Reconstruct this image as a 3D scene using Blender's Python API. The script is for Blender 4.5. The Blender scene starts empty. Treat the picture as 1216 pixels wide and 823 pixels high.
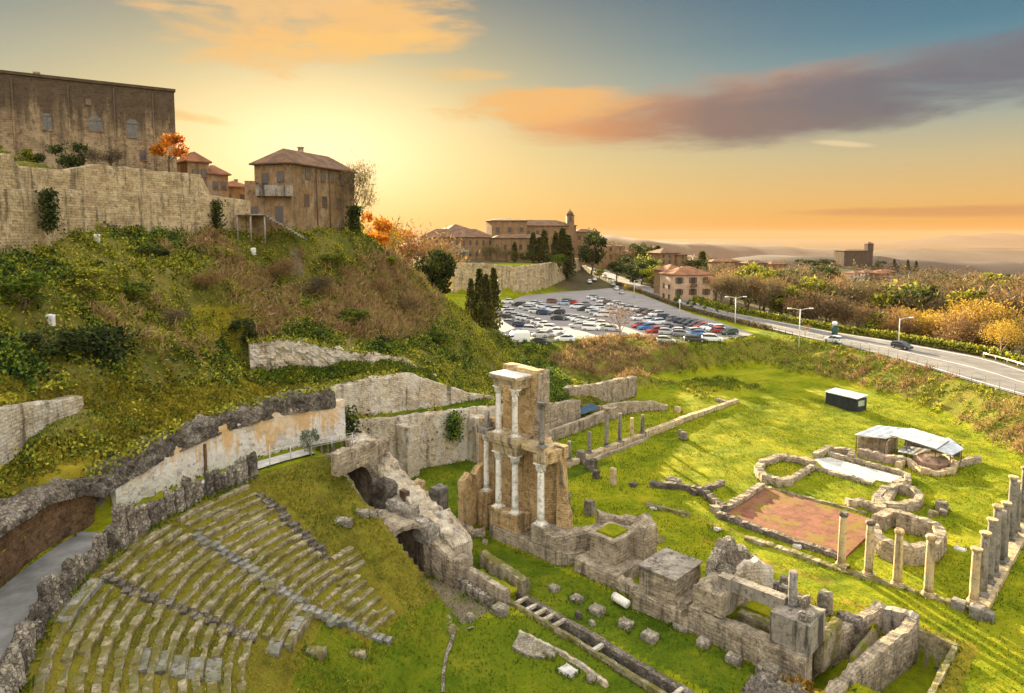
import bpy, bmesh, math, random
import numpy as np
from mathutils import Vector, Matrix, noise as mnoise
from mathutils.geometry import delaunay_2d_cdt
random.seed(7); RNG = np.random.default_rng(7)
S = bpy.context.scene
COL = S.collection
# ------------------------------------------------------------------ camera
H = 28.0; PITCH = math.radians(5.0); FPX = 800.0; CX = 608.0; CY = 348.0
cam = bpy.data.cameras.new('camera'); camo = bpy.data.objects.new('camera', cam); COL.objects.link(camo)
camo.location = (0, 0, H); camo.rotation_euler = (math.radians(90) - PITCH, 0, 0)
cam.sensor_width = 36; cam.lens = 36 * FPX / 1216; cam.shift_y = -63.5 / 1216
cam.clip_start = 0.5; cam.clip_end = 90000
S.camera = camo
# ------------------------------------------------------------------ light
SUN_AZ = math.radians(-15.6); SUN_EL = math.radians(10.5)
SUNV = Vector((math.sin(SUN_AZ) * math.cos(SUN_EL), math.cos(SUN_AZ) * math.cos(SUN_EL), math.sin(SUN_EL)))
sl = bpy.data.lights.new('sun', 'SUN'); sl.energy = 5.0; sl.angle = math.radians(0.5); sl.color = (1.0, .78, .45)
so = bpy.data.objects.new('sun', sl); COL.objects.link(so); so.rotation_euler = SUNV.to_track_quat('Z', 'Y').to_euler()
S.view_settings.view_transform = 'Standard'; S.view_settings.look = 'None'
S.view_settings.gamma = 1; S.view_settings.exposure = 2.85; S.view_settings.use_curve_mapping = False
S.render.engine = 'CYCLES'
S.cycles.use_denoising = True; S.cycles.max_bounces = 5; S.cycles.diffuse_bounces = 3; S.cycles.glossy_bounces = 2
S.cycles.transparent_max_bounces = 4; S.cycles.volume_bounces = 0

def lin(r, g, b):
    return tuple(((c / 255 / 12.92) if c / 255 <= .04045 else ((c / 255 + .055) / 1.055) ** 2.4) for c in (r, g, b))

class NT:
    """small node-tree writer"""
    def __init__(s, tree):
        s.t = tree; s.n = tree.nodes; s.n.clear()
    def new(s, typ, **k):
        nd = s.n.new(typ)
        for a, v in k.items(): setattr(nd, a, v)
        return nd
    def put(s, sock, v):
        if hasattr(v, 'is_output') or isinstance(v, bpy.types.NodeSocket): s.t.links.new(v, sock)
        elif isinstance(v, tuple) and len(v) == 3 and sock.type == 'RGBA': sock.default_value = (*v, 1)
        else: sock.default_value = v
    def math(s, op, a, b=0.0, c=0.0, clamp=False):
        nd = s.new('ShaderNodeMath', operation=op); nd.use_clamp = clamp
        s.put(nd.inputs[0], a); s.put(nd.inputs[1], b); s.put(nd.inputs[2], c)
        return nd.outputs[0]
    def mix(s, f, a, b, blend='MIX'):
        nd = s.new('ShaderNodeMix', data_type='RGBA', blend_type=blend)
        s.put(nd.inputs[0], f); s.put(nd.inputs[6], a); s.put(nd.inputs[7], b)
        return nd.outputs[2]
    def noise(s, vec, scale, detail=4, rough=.55, dist=0.0, out='Fac'):
        nd = s.new('ShaderNodeTexNoise'); nd.inputs['Scale'].default_value = scale
        nd.inputs['Detail'].default_value = detail; nd.inputs['Roughness'].default_value = rough
        nd.inputs['Distortion'].default_value = dist
        if vec is not None: s.t.links.new(vec, nd.inputs['Vector'])
        return nd.outputs[out]
    def vmap(s, vec, scale=(1, 1, 1), rot=(0, 0, 0), loc=(0, 0, 0)):
        nd = s.new('ShaderNodeMapping'); s.t.links.new(vec, nd.inputs[0])
        nd.inputs['Location'].default_value = loc; nd.inputs['Rotation'].default_value = rot; nd.inputs['Scale'].default_value = scale
        return nd.outputs[0]
    def ramp(s, f, stops, interp='LINEAR'):
        nd = s.new('ShaderNodeValToRGB'); cr = nd.color_ramp; cr.interpolation = interp
        while len(cr.elements) < len(stops): cr.elements.new(.5)
        for e, (p, c) in zip(cr.elements, stops):
            e.position = p; e.color = (*c, 1) if not isinstance(c, (int, float)) else (c, c, c, 1)
        s.put(nd.inputs[0], f); return nd.outputs[0]
    def sm(s, x, a, b):
        nd = s.new('ShaderNodeMapRange', interpolation_type='SMOOTHSTEP')
        s.put(nd.inputs[0], x); nd.inputs[1].default_value = a; nd.inputs[2].default_value = b
        return nd.outputs[0]

# ------------------------------------------------------------------ sky
def make_world():
    w = bpy.data.worlds.new('World'); S.world = w; w.use_nodes = True
    k = NT(w.node_tree)
    out = k.new('ShaderNodeOutputWorld'); bg = k.new('ShaderNodeBackground'); bg.inputs[1].default_value = .1
    k.t.links.new(bg.outputs[0], out.inputs[0])
    sky = k.new('ShaderNodeTexSky', sky_type='NISHITA'); sky.sun_disc = False
    sky.sun_elevation = SUN_EL; sky.sun_rotation = SUN_AZ; sky.altitude = 500; sky.dust_density = 3
    gen = k.new('ShaderNodeTexCoord').outputs['Generated']
    sp = k.new('ShaderNodeSeparateXYZ'); k.t.links.new(gen, sp.inputs[0]); x, y, z = sp.outputs
    az = k.math('ARCTAN2', x, y)
    hor = k.math('SQRT', k.math('ADD', k.math('MULTIPLY', x, x), k.math('MULTIPLY', y, y)))
    el = k.math('ARCTAN2', z, hor)
    dot = k.new('ShaderNodeVectorMath', operation='DOT_PRODUCT'); k.t.links.new(gen, dot.inputs[0]); dot.inputs[1].default_value = SUNV
    ang = k.math('ARCCOSINE', dot.outputs['Value'])
    t = k.math('MULTIPLY_ADD', el, 2.0, .1)      # el -.05 .. .45 -> 0 .. 1
    base = k.ramp(t, [(0, lin(232, 158, 84)), (.1, lin(238, 162, 60)), (.2, lin(224, 180, 112)), (.3, lin(200, 182, 138)), (.42, lin(152, 166, 158)),
                      (.52, lin(110, 146, 156)), (.61, lin(80, 126, 146)), (.76, lin(60, 104, 130)), (1, lin(120, 150, 165))])
    # warm glow round the low sun
    dz = k.math('MULTIPLY', k.math('SUBTRACT', el, SUN_EL - .066), 1.45)      # the glow hangs a little under the sun, in the thicker air
    da = k.math('MULTIPLY', k.math('SUBTRACT', az, SUN_AZ), .62)
    rr = k.math('SQRT', k.math('ADD', k.math('MULTIPLY', dz, dz), k.math('MULTIPLY', da, da)))
    g1 = k.math('POWER', 2.718, k.math('MULTIPLY', k.math('MULTIPLY', rr, rr), -80.0))
    g2 = k.math('POWER', 2.718, k.math('MULTIPLY', k.math('MULTIPLY', rr, rr), -12.5))
    c = k.mix(k.math('MULTIPLY', g2, .8), base, lin(255, 218, 132))
    c = k.mix(k.math("MULTIPLY", g1, .8), c, (1.25, 1.02, .58))
    nish = k.mix(1.0, sky.outputs[0], (.0025, .0025, .0025), 'MULTIPLY')
    c = k.mix(1.0, c, nish, 'ADD')
    # clouds
    cv = k.new('ShaderNodeCombineXYZ'); k.t.links.new(az, cv.inputs[0]); k.t.links.new(el, cv.inputs[1])
    n1 = k.noise(k.vmap(cv.outputs[0], (4.5, 19, 1), rot=(0, 0, .07)), 1.0, 9, .62, .35)
    n2 = k.noise(k.vmap(cv.outputs[0], (9, 40, 1), loc=(3, 1, 0)), 1.0, 6, .6, .4)
    def blob(a0, e0, wa, we, tilt=0.0):
        u = k.math('DIVIDE', k.math('SUBTRACT', az, a0), wa)
        e1 = k.math('SUBTRACT', k.math('SUBTRACT', el, e0), k.math('MULTIPLY', k.math('SUBTRACT', az, a0), tilt))
        v = k.math('DIVIDE', e1, we)
        return k.math('SUBTRACT', 1.0, k.math('ADD', k.math('MULTIPLY', u, u), k.math('MULTIPLY', v, v))), e1
    def cloud(c, a0, e0, wa, we, tilt, colour, amt, gain=1.5, th=.32, nn=None):
        b, e1 = blob(a0, e0, wa, we, tilt)
        d = k.math('ADD', k.math('MULTIPLY', k.math('MAXIMUM', b, -1.5), .55), k.math('MULTIPLY', k.math('SUBTRACT', nn or n1, .5), gain))
        m = k.math('MULTIPLY', k.sm(d, th - .3, th + .3), amt)
        return k.mix(m, c, colour(e1) if callable(colour) else colour)
    lit = k.ramp(k.math('MULTIPLY_ADD', az, 1.15, .2), [(0, lin(252, 176, 92)), (.3, lin(226, 158, 104)), (.52, lin(146, 120, 110)), (.8, lin(118, 113, 116)), (1, lin(124, 126, 132))])
    def big(e1):
        edge = k.math('MULTIPLY', k.sm(k.math('ADD', e1, k.math('MULTIPLY', k.math('SUBTRACT', n2, .5), .06)), .0, .05), .6)
        return k.mix(edge, lit, lin(204, 164, 138))
    c = cloud(c, .36, .172, .36, .048, .05, big, .95, 1.55, .12)
    c = cloud(c, .05, .185, .17, .03, .03, lin(246, 186, 112), .85, 2.1, .25)
    c = cloud(c, .74, .19, .36, .045, .0, lin(116, 116, 124), .9, 1.3, .12)
    c = cloud(c, -.27, .275, .24, .06, .1, lin(250, 196, 122), .9, 2.6, .3)
    c = cloud(c, -.33, .31, .2, .03, .05, lin(244, 196, 134), .8, 2.4, .25, n2)
    c = cloud(c, -.22, .262, .14, .026, .1, lin(252, 200, 120), .8, 2.2, .25, n2)
    c = cloud(c, -.08, .225, .1, .014, .0, lin(248, 196, 120), .5, 1.8, .3, n2)
    c = cloud(c, -.46, .155, .07, .01, -.1, lin(240, 190, 110), .6, 1.2, .3, n2)
    c = cloud(c, .6, .028, .22, .008, .0, lin(190, 128, 92), .5, .9, .2, n2)
    c = cloud(c, .45, .118, .042, .0045, -.13, lin(248, 218, 170), .55, .3, .2, n2)
    # added fill light: unseen sky overhead and behind the camera made brighter
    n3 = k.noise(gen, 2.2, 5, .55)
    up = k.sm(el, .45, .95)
    overhead_fill = k.mix(n3, (2.5, 2.4, 2.2), (4.3, 4.1, 3.8))
    c = k.mix(up, c, overhead_fill)
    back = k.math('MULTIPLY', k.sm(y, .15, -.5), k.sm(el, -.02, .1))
    c = k.mix(back, c, (1.9, 1.84, 1.72))  # sky behind the camera, brightened as added fill for the near faces
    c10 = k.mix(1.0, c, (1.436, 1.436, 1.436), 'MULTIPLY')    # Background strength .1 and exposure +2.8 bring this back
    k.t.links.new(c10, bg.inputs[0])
make_world()

# ------------------------------------------------------------------ picture geometry -> world
cp_, sp_ = math.cos(PITCH), math.sin(PITCH)
def ray(u, v):
    a = (u - CX) / FPX; b = (CY - v) / FPX
    return Vector((a, cp_ + b * sp_, -sp_ + b * cp_))
def G(u, v, z):
    d = ray(u, v); t = (z - H) / d.z
    return Vector((d.x * t, d.y * t, z))
def D(u, v, Y):
    d = ray(u, v); t = Y / d.y
    return Vector((d.x * t, Y, H + d.z * t))
def ztop(x, y, v):      # height at which the vertical through (x, y) crosses picture row v
    q = (CY - v) / FPX  # U/F
    # U = y*sp+zz*cp ; F = y*cp-zz*sp
    zz = y * (q * cp_ - sp_) / (cp_ + q * sp_)
    return H + zz
# site frame: a along the stage, b away from the seats
SA = (.719, -.695); SB = (.695, .719); SO = (-2.6, 59.9); SITE_ROT = math.atan2(SA[1], SA[0])
def W(a, b, z=0.0):
    return Vector((SO[0] + a * SA[0] + b * SB[0], SO[1] + a * SA[1] + b * SB[1], z))
def loc_ab(x, y):
    x = x - SO[0]; y = y - SO[1]
    return x * SA[0] + y * SA[1], x * SB[0] + y * SB[1]
SITE = Matrix(((SA[0], SB[0], 0, SO[0]), (SA[1], SB[1], 0, SO[1]), (0, 0, 1, 0), (0, 0, 0, 1)))
CC = (0.0, 38.5)        # centre of the seating
def POL(r, deg, z=0.0):
    t = math.radians(deg); return Vector((CC[0] + r * math.cos(t), CC[1] + r * math.sin(t), z))

# ------------------------------------------------------------------ object helpers
def tag(o, label=None, cat=None, group=None, kind=None):
    if label: o['label'] = label
    if cat: o['category'] = cat
    if group: o['group'] = group
    if kind: o['kind'] = kind
    return o
def thing(name, label, cat, loc=(0, 0, 0), rz=0.0, group=None):
    o = bpy.data.objects.new(name, None); COL.objects.link(o); o.location = loc; o.rotation_euler = (0, 0, rz)
    o.empty_display_size = .3
    return tag(o, label, cat, group)
def nz(p, sc, seed=0.0):
    return mnoise.noise(Vector((p[0] * sc + seed, p[1] * sc - seed * .7, p[2] * sc + seed * 1.3)))
def link_mesh(name, me, parent=None):
    o = bpy.data.objects.new(name, me); COL.objects.link(o)
    if parent: o.parent = parent
    return o
def copy_tree(o, parent=None):
    c = o.copy(); COL.objects.link(c)
    if parent: c.parent = parent
    for ch in list(o.children): copy_tree(ch, c)
    return c

class MB:
    """collects shapes (optionally through a matrix), builds ONE mesh object"""
    def __init__(s, M=None):
        s.v = []; s.f = []; s.uv = []; s.M = M; s.sm = []
    def add(s, vs, fs, uvs=None, smooth=False):
        o = len(s.v); s.v += [Vector(p) for p in vs]
        for i, f in enumerate(fs):
            s.f.append([o + q for q in f]); s.sm.append(smooth)
            s.uv.append(uvs[i] if uvs else None)
        return s
    def box(s, c, size, rz=0.0, tilt=(0, 0)):
        R = Matrix.Rotation(rz, 3, 'Z') @ Matrix.Rotation(tilt[0], 3, 'X') @ Matrix.Rotation(tilt[1], 3, 'Y')
        vs = [Vector(c) + R @ Vector((x * size[0] / 2, y * size[1] / 2, z * size[2] / 2)) for x in (-1, 1) for y in (-1, 1) for z in (-1, 1)]
        return s.add(vs, [(0, 1, 3, 2), (4, 6, 7, 5), (0, 4, 5, 1), (2, 3, 7, 6), (0, 2, 6, 4), (1, 5, 7, 3)])
    def bx(s, x0, x1, y0, y1, z0, z1):
        return s.box(((x0 + x1) / 2, (y0 + y1) / 2, (z0 + z1) / 2), (x1 - x0, y1 - y0, z1 - z0))
    def rough(s, x0, x1, y0, y1, z0, z1, step=.45, amp=.07, seed=0.0, top=0.0, taper=0.0):
        """rough block: subdivided box, surface worn by noise, uneven top"""
        if step < 1: step *= .62; amp *= .8
        n = [max(1, int(round((b - a) / step))) for a, b in ((x0, x1), (y0, y1), (z0, z1))]
        idx = {}; vs = []; fs = []
        def vert(i, j, k):
            key = (i, j, k)
            if key in idx: return idx[key]
            p = Vector((x0 + (x1 - x0) * i / n[0], y0 + (y1 - y0) * j / n[1], z0 + (z1 - z0) * k / n[2]))
            q = p.copy()
            d = Vector(((-1 if i == 0 else (1 if i == n[0] else 0)), (-1 if j == 0 else (1 if j == n[1] else 0)), (1 if k == n[2] else 0)))
            edges = sum(1 for t in d if t)
            a = amp * (nz(p, 1.7, seed) + .6 * nz(p, 4.3, seed + 9) + .4 * nz(p, 9.1, seed + 2))
            if edges: q += d.normalized() * (a - (amp * .9 if edges > 1 else 0))
            if k == n[2] and top: q.z += top * nz(p, .9, seed + 4) + top * .5 * nz(p, 2.9, seed)
            if taper:
                f = 1 - taper * (k / n[2]); q.x = (x0 + x1) / 2 + (q.x - (x0 + x1) / 2) * f; q.y = (y0 + y1) / 2 + (q.y - (y0 + y1) / 2) * f
            idx[key] = len(vs); vs.append(q); return idx[key]
        for k in range(n[2]):
            for i in range(n[0]):
                fs.append((vert(i, 0, k), vert(i + 1, 0, k), vert(i + 1, 0, k + 1), vert(i, 0, k + 1)))
                fs.append((vert(i + 1, n[1], k), vert(i, n[1], k), vert(i, n[1], k + 1), vert(i + 1, n[1], k + 1)))
            for j in range(n[1]):
                fs.append((vert(0, j + 1, k), vert(0, j, k), vert(0, j, k + 1), vert(0, j + 1, k + 1)))
                fs.append((vert(n[0], j, k), vert(n[0], j + 1, k), vert(n[0], j + 1, k + 1), vert(n[0], j, k + 1)))
        for i in range(n[0]):
            for j in range(n[1]):
                fs.append((vert(i, j, n[2]), vert(i + 1, j, n[2]), vert(i + 1, j + 1, n[2]), vert(i, j + 1, n[2])))
                fs.append((vert(i, j + 1, 0), vert(i + 1, j + 1, 0), vert(i + 1, j, 0), vert(i, j, 0)))
        return s.add(vs, fs)
    def wall(s, pts, thick, jag=.25, step=.4, amp=.06, seed=0.0, closed=False, lean=0.0, blocky=0.0):
        """ruined wall along a path of (x, y, z0, z1)"""
        if step < .55: step *= .6; amp *= .9
        P = [Vector(p[:2]) for p in pts]; n = len(P)
        seg = [(P[i + 1] - P[i]).length for i in range(n - 1)]
        smp = []; L = 0
        for i in range(n - 1):
            m = max(1, int(round(seg[i] / step)))
            for j in range(m + (1 if i == n - 2 else 0)):
                t = j / m
                smp.append((P[i].lerp(P[i + 1], t), pts[i][2] * (1 - t) + pts[i + 1][2] * t, pts[i][3] * (1 - t) + pts[i + 1][3] * t, L + seg[i] * t))
            L += seg[i]
        N = len(smp); hmax = max(q[3] if False else q[2] - q[1] for q in smp); nzr = max(1, int(round(hmax / (.3 if step < .35 else .5))))
        rows = []
        vs = []; 
        bl = None
        for i in range(N):
            p, z0, z1, l = smp[i]
            a = smp[max(0, i - 1)][0]; b = smp[min(N - 1, i + 1)][0]
            if closed and (i == 0 or i == N - 1): a = smp[N - 2][0]; b = smp[1][0]
            t = (b - a).normalized(); nr = Vector((-t.y, t.x))
            q = (p.x, p.y, 0)
            if blocky:
                if bl is None or random.random() < step / blocky: bl = random.uniform(-1, 1)
                zj = jag * bl
            else: zj = jag * (nz(q, .55, seed) + .7 * nz(q, 1.7, seed + 3) + .45 * nz(q, 4.1, seed + 6))
            zt = max(z0 + .08, z1 + zj)
            prof = []
            for sgn in (1, -1):
                ks = range(nzr + 1) if sgn == 1 else range(nzr, -1, -1)
                for k in ks:
                    zz = z0 + (zt - z0) * k / nzr
                    o = thick / 2 * sgn
                    pp = p + nr * o
                    w = amp * (nz((pp.x, pp.y, zz), 1.3, seed) + .7 * nz((pp.x, pp.y, zz), 3.7, seed + 5) + .5 * nz((pp.x, pp.y, zz), 8.3, seed + 8)) - (amp * .7 if k == nzr else 0)
                    pp = pp + nr * (w * sgn + lean * (zz - z0))
                    z2 = zz + (amp * nz((pp.x, pp.y, 3), 2.1, seed) * 1.5 if k == nzr else 0)
                    prof.append(len(vs)); vs.append(Vector((pp.x, pp.y, z2)))
            rows.append((prof, l))
        fs = []; uvs = []; m = len(rows[0][0])
        for i in range(N - 1):
            A, la = rows[i]; B, lb = rows[i + 1]
            for k in range(m - 1):
                fs.append((A[k], A[k + 1], B[k + 1], B[k]))
                if k == nzr: uvs.append([(la, 0), (la, thick), (lb, thick), (lb, 0)])
                else:
                    za, zb = vs[A[k]].z, vs[A[k + 1]].z; zc, zd = vs[B[k + 1]].z, vs[B[k]].z
                    uvs.append([(la, za), (la, zb), (lb, zc), (lb, zd)])
        if not closed:
            for R, rev in ((rows[0][0], True), (rows[-1][0], False)):
                for k in range(nzr):
                    f = [R[k], R[k + 1], R[m - 2 - k], R[m - 1 - k]]
                    if not rev: f.reverse()
                    fs.append(tuple(f)); z_ = [vs[q].z for q in f]
                    uvs.append([(0, z_[0]), (0 if rev else thick, z_[1]), (thick, z_[2]), (thick if rev else 0, z_[3])] if False else [((0 if q in R[:nzr + 1] else thick), vs[q].z) for q in f])
        return s.add(vs, fs, uvs)
    def lathe(s, c, prof, n=14, smooth=True, sq=0.0, phase=0.0):
        vs = []; fs = []
        for r, z in prof:
            for i in range(n):
                t = 2 * math.pi * i / n + phase; vs.append((c[0] + r * math.cos(t), c[1] + r * math.sin(t), c[2] + z))
        m = len(prof)
        for k in range(m - 1):
            for i in range(n):
                fs.append((k * n + i, k * n + (i + 1) % n, (k + 1) * n + (i + 1) % n, (k + 1) * n + i))
        o = len(s.v)
        s.add(vs, fs, smooth=smooth)
        s.f.append([o + (m - 1) * n + i for i in range(n)]); s.uv.append(None); s.sm.append(False)
        s.f.append([o + i for i in reversed(range(n))]); s.uv.append(None); s.sm.append(False)
        return s
    def tube(s, pts, radii, n=6, smooth=True):
        P = [Vector(p) for p in pts]; vs = []; fs = []
        up = Vector((.31, .22, .92))
        for i, p in enumerate(P):
            t = (P[min(i + 1, len(P) - 1)] - P[max(i - 1, 0)]).normalized()
            x = t.cross(up)
            if x.length < .1: x = t.cross(Vector((1, 0, 0)))
            x.normalize(); y = t.cross(x)
            r = radii[i] if isinstance(radii, (list, tuple)) else radii
            for q in range(n):
                a = 2 * math.pi * q / n; vs.append(p + x * (r * math.cos(a)) + y * (r * math.sin(a)))
        for i in range(len(P) - 1):
            for q in range(n): fs.append((i * n + q, i * n + (q + 1) % n, (i + 1) * n + (q + 1) % n, (i + 1) * n + q))
        fs.append(tuple(range(n - 1, -1, -1))); fs.append(tuple((len(P) - 1) * n + q for q in range(n)))
        return s.add(vs, fs, smooth=smooth)
    def prism(s, poly, z0, z1):
        n = len(poly); vs = [(x, y, z0) for x, y in poly] + [(x, y, z1) for x, y in poly]
        fs = [tuple(range(n - 1, -1, -1)), tuple(range(n, 2 * n))] + [(i, (i + 1) % n, n + (i + 1) % n, n + i) for i in range(n)]
        return s.add(vs, fs)
    def hip(s, x0, x1, y0, y1, z0, h, ov=.5, ridge=None, t=.18):
        """tiled hip roof with an eave slab"""
        X0, X1, Y0, Y1 = x0 - ov, x1 + ov, y0 - ov, y1 + ov
        s.bx(X0, X1, Y0, Y1, z0, z0 + t)
        z = z0 + t + .002
        if (X1 - X0) >= (Y1 - Y0):
            r = (Y1 - Y0) / 2 if ridge is None else ridge; ym = (Y0 + Y1) / 2
            a, b = (X0 + r, ym, z + h), (X1 - r, ym, z + h)
            s.add([(X0, Y0, z), (X1, Y0, z), (X1, Y1, z), (X0, Y1, z), a, b], [(0, 1, 5, 4), (1, 2, 5), (2, 3, 4, 5), (3, 0, 4)])
        else:
            r = (X1 - X0) / 2 if ridge is None else ridge; xm = (X0 + X1) / 2
            a, b = (xm, Y0 + r, z + h), (xm, Y1 - r, z + h)
            s.add([(X0, Y0, z), (X1, Y0, z), (X1, Y1, z), (X0, Y1, z), a, b], [(0, 1, 4), (1, 2, 5, 4), (2, 3, 5), (3, 0, 4, 5)])
        return s
    def build(s, name, mat, parent=None, local=False, origin=None):
        """verts are world (or local when local=True); a parent's own placement is taken out"""
        vs = [(s.M @ p) if s.M is not None else p for p in s.v]
        me = bpy.data.meshes.new(name)
        off = Vector((0, 0, 0)); R = None
        if not local:
            if parent is not None:
                off = Vector(parent.location)
                if parent.parent: off = off + Vector(parent.parent.location)
            elif vs:
                A = np.array([tuple(p) for p in vs]); mn, mx = A.min(0), A.max(0)
                off = Vector(((mn[0] + mx[0]) / 2, (mn[1] + mx[1]) / 2, mn[2])) if origin is None else Vector(origin)
        me.from_pydata([p - off for p in vs], [], s.f)
        uvl = me.uv_layers.new(name='UVMap')
        buf = np.empty(len(me.loops) * 2, dtype=np.float32); q = 0
        for fi, f in enumerate(s.f):
            u = s.uv[fi]
            if u is None:
                P = [s.v[i] for i in f]
                nn = Vector((0, 0, 0))
                for i in range(len(P)):
                    a, b = P[i], P[(i + 1) % len(P)]
                    nn += Vector(((a.y - b.y) * (a.z + b.z), (a.z - b.z) * (a.x + b.x), (a.x - b.x) * (a.y + b.y)))
                if nn.length > 1e-9: nn.normalize()
                if abs(nn.z) < .75:
                    ax = 1 if abs(nn.x) > abs(nn.y) else 0
                    u = [(p[ax], p.z) for p in P]
                else: u = [(p.x, p.y) for p in P]
            for a, b in u:
                buf[q] = a; buf[q + 1] = b; q += 2
        uvl.data.foreach_set('uv', buf)
        if any(s.sm): me.polygons.foreach_set('use_smooth', np.array(s.sm, dtype=bool))
        if mat: me.materials.append(mat)
        o = link_mesh(name, me, parent)
        if not local and parent is None: o.location = off
        return o
# ------------------------------------------------------------------ materials
MATS = {}
def newmat(name):
    m = bpy.data.materials.new(name); m.use_nodes = True
    k = NT(m.node_tree); out = k.new('ShaderNodeOutputMaterial'); b = k.new('ShaderNodeBsdfPrincipled')
    k.t.links.new(b.outputs[0], out.inputs[0]); b.inputs['Roughness'].default_value = .9
    b.inputs['Specular IOR Level'].default_value = .15
    MATS[name] = m
    return m, k, b
def bump(k, b, h, strength=.5, dist=.05):
    n = k.new('ShaderNodeBump'); n.inputs['Strength'].default_value = strength; n.inputs['Distance'].default_value = dist
    k.t.links.new(h, n.inputs['Height']); k.t.links.new(n.outputs[0], b.inputs['Normal'])
def stone(name, c1, c2, c3, bw=.55, bh=.22, mortar=.02, joint=.45, stain=.55, moss=0.0, white=0.0, bs=.8, dark=(.045, .04, .035), topstain=None):
    """masonry: uneven courses by UV, tone per stone, pits, weather streaks, lichen"""
    m, k, b = newmat(name)
    tc = k.new('ShaderNodeTexCoord'); uv = tc.outputs['UV']
    geo = k.new('ShaderNodeNewGeometry'); pos = geo.outputs['Position']
    wob = k.noise(uv, 1.3, 5, .7, out='Color')
    uv2 = k.new('ShaderNodeVectorMath', operation='MULTIPLY_ADD'); k.t.links.new(wob, uv2.inputs[0]); uv2.inputs[1].default_value = (bh * 1.5,) * 3; k.t.links.new(uv, uv2.inputs[2])
    br = k.new('ShaderNodeTexBrick'); k.t.links.new(uv2.outputs[0], br.inputs['Vector'])
    br.inputs['Color1'].default_value = (*c1, 1); br.inputs['Color2'].default_value = (*c2, 1)
    br.inputs['Mortar'].default_value = (*[x * joint for x in c1], 1)
    br.inputs['Scale'].default_value = 1; br.inputs['Mortar Size'].default_value = mortar; br.inputs['Mortar Smooth'].default_value = 1.0
    br.inputs['Brick Width'].default_value = bw; br.inputs['Row Height'].default_value = bh; br.inputs['Bias'].default_value = -.1
    br.offset_frequency = 2; br.squash = 1.6; br.squash_frequency = 3
    n1 = k.noise(pos, .7, 6, .65); n2 = k.noise(pos, 2.3, 7, .72); n4 = k.noise(pos, 9.0, 4, .7); n3 = k.noise(k.vmap(pos, (1.3, 1.3, .13)), 1.0, 5, .65)
    big = k.noise(k.vmap(pos, loc=(13, 7, 2)), 1.6, 6, .7)
    c = k.mix(k.math('MULTIPLY', k.sm(big, .35, .65), .55), br.outputs['Color'], k.mix(n2, c2, c3))
    c = k.mix(k.math('MULTIPLY', k.sm(n1, .42, .66), .7), c, c3)
    c = k.mix(k.math('MULTIPLY', k.sm(n2, .5, .64), .72), c, tuple(x * .27 for x in c1))
    c = k.mix(k.math('MULTIPLY', k.sm(n4, .58, .7), .55), c, tuple(x * .2 for x in c1))
    c = k.mix(k.math('MULTIPLY', k.sm(n4, .44, .3), .55), c, tuple(min(1, x * 1.35) for x in c3))
    st = k.math('MULTIPLY', k.sm(n3, .50, .66), stain)
    if topstain:
        sz0 = k.new('ShaderNodeSeparateXYZ'); k.t.links.new(pos, sz0.inputs[0])
        zz = k.math('ADD', sz0.outputs[2], k.math('MULTIPLY', k.math('SUBTRACT', n3, .5), 14.0))
        st = k.math('MAXIMUM', st, k.math('MULTIPLY', k.sm(zz, topstain[0], topstain[1]), .8))
    c = k.mix(st, c, dark)
    if white: c = k.mix(k.math('MULTIPLY', k.sm(k.noise(k.vmap(pos, (1, 1, .6), loc=(5, 3, 9)), .5, 6, .65), .46, .62), white), c, (.72, .68, .6))
    nzz = k.new('ShaderNodeSeparateXYZ'); k.t.links.new(geo.outputs['True Normal'], nzz.inputs[0])
    flat = k.sm(nzz.outputs[2], .55, .9)
    mo = k.noise(pos, 1.1, 5, .65)
    c = k.mix(k.math('MULTIPLY', k.math('MULTIPLY', flat, k.sm(mo, .38, .56)), .45 + moss * .5), c, (.10, .10, .022) if moss else (.12, .105, .075))
    if moss: c = k.mix(k.math('MULTIPLY', k.sm(k.noise(pos, .8, 6, .7), .46, .62), moss), c, (.12, .10, .018))
    k.t.links.new(c, b.inputs['Base Color'])
    hgt = k.math('ADD', k.math('MULTIPLY', br.outputs['Fac'], -.5), k.math('ADD', k.math('MULTIPLY', n2, 1.2), k.math('MULTIPLY', n4, .7)))
    bump(k, b, hgt, bs, .1)
    return m
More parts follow.
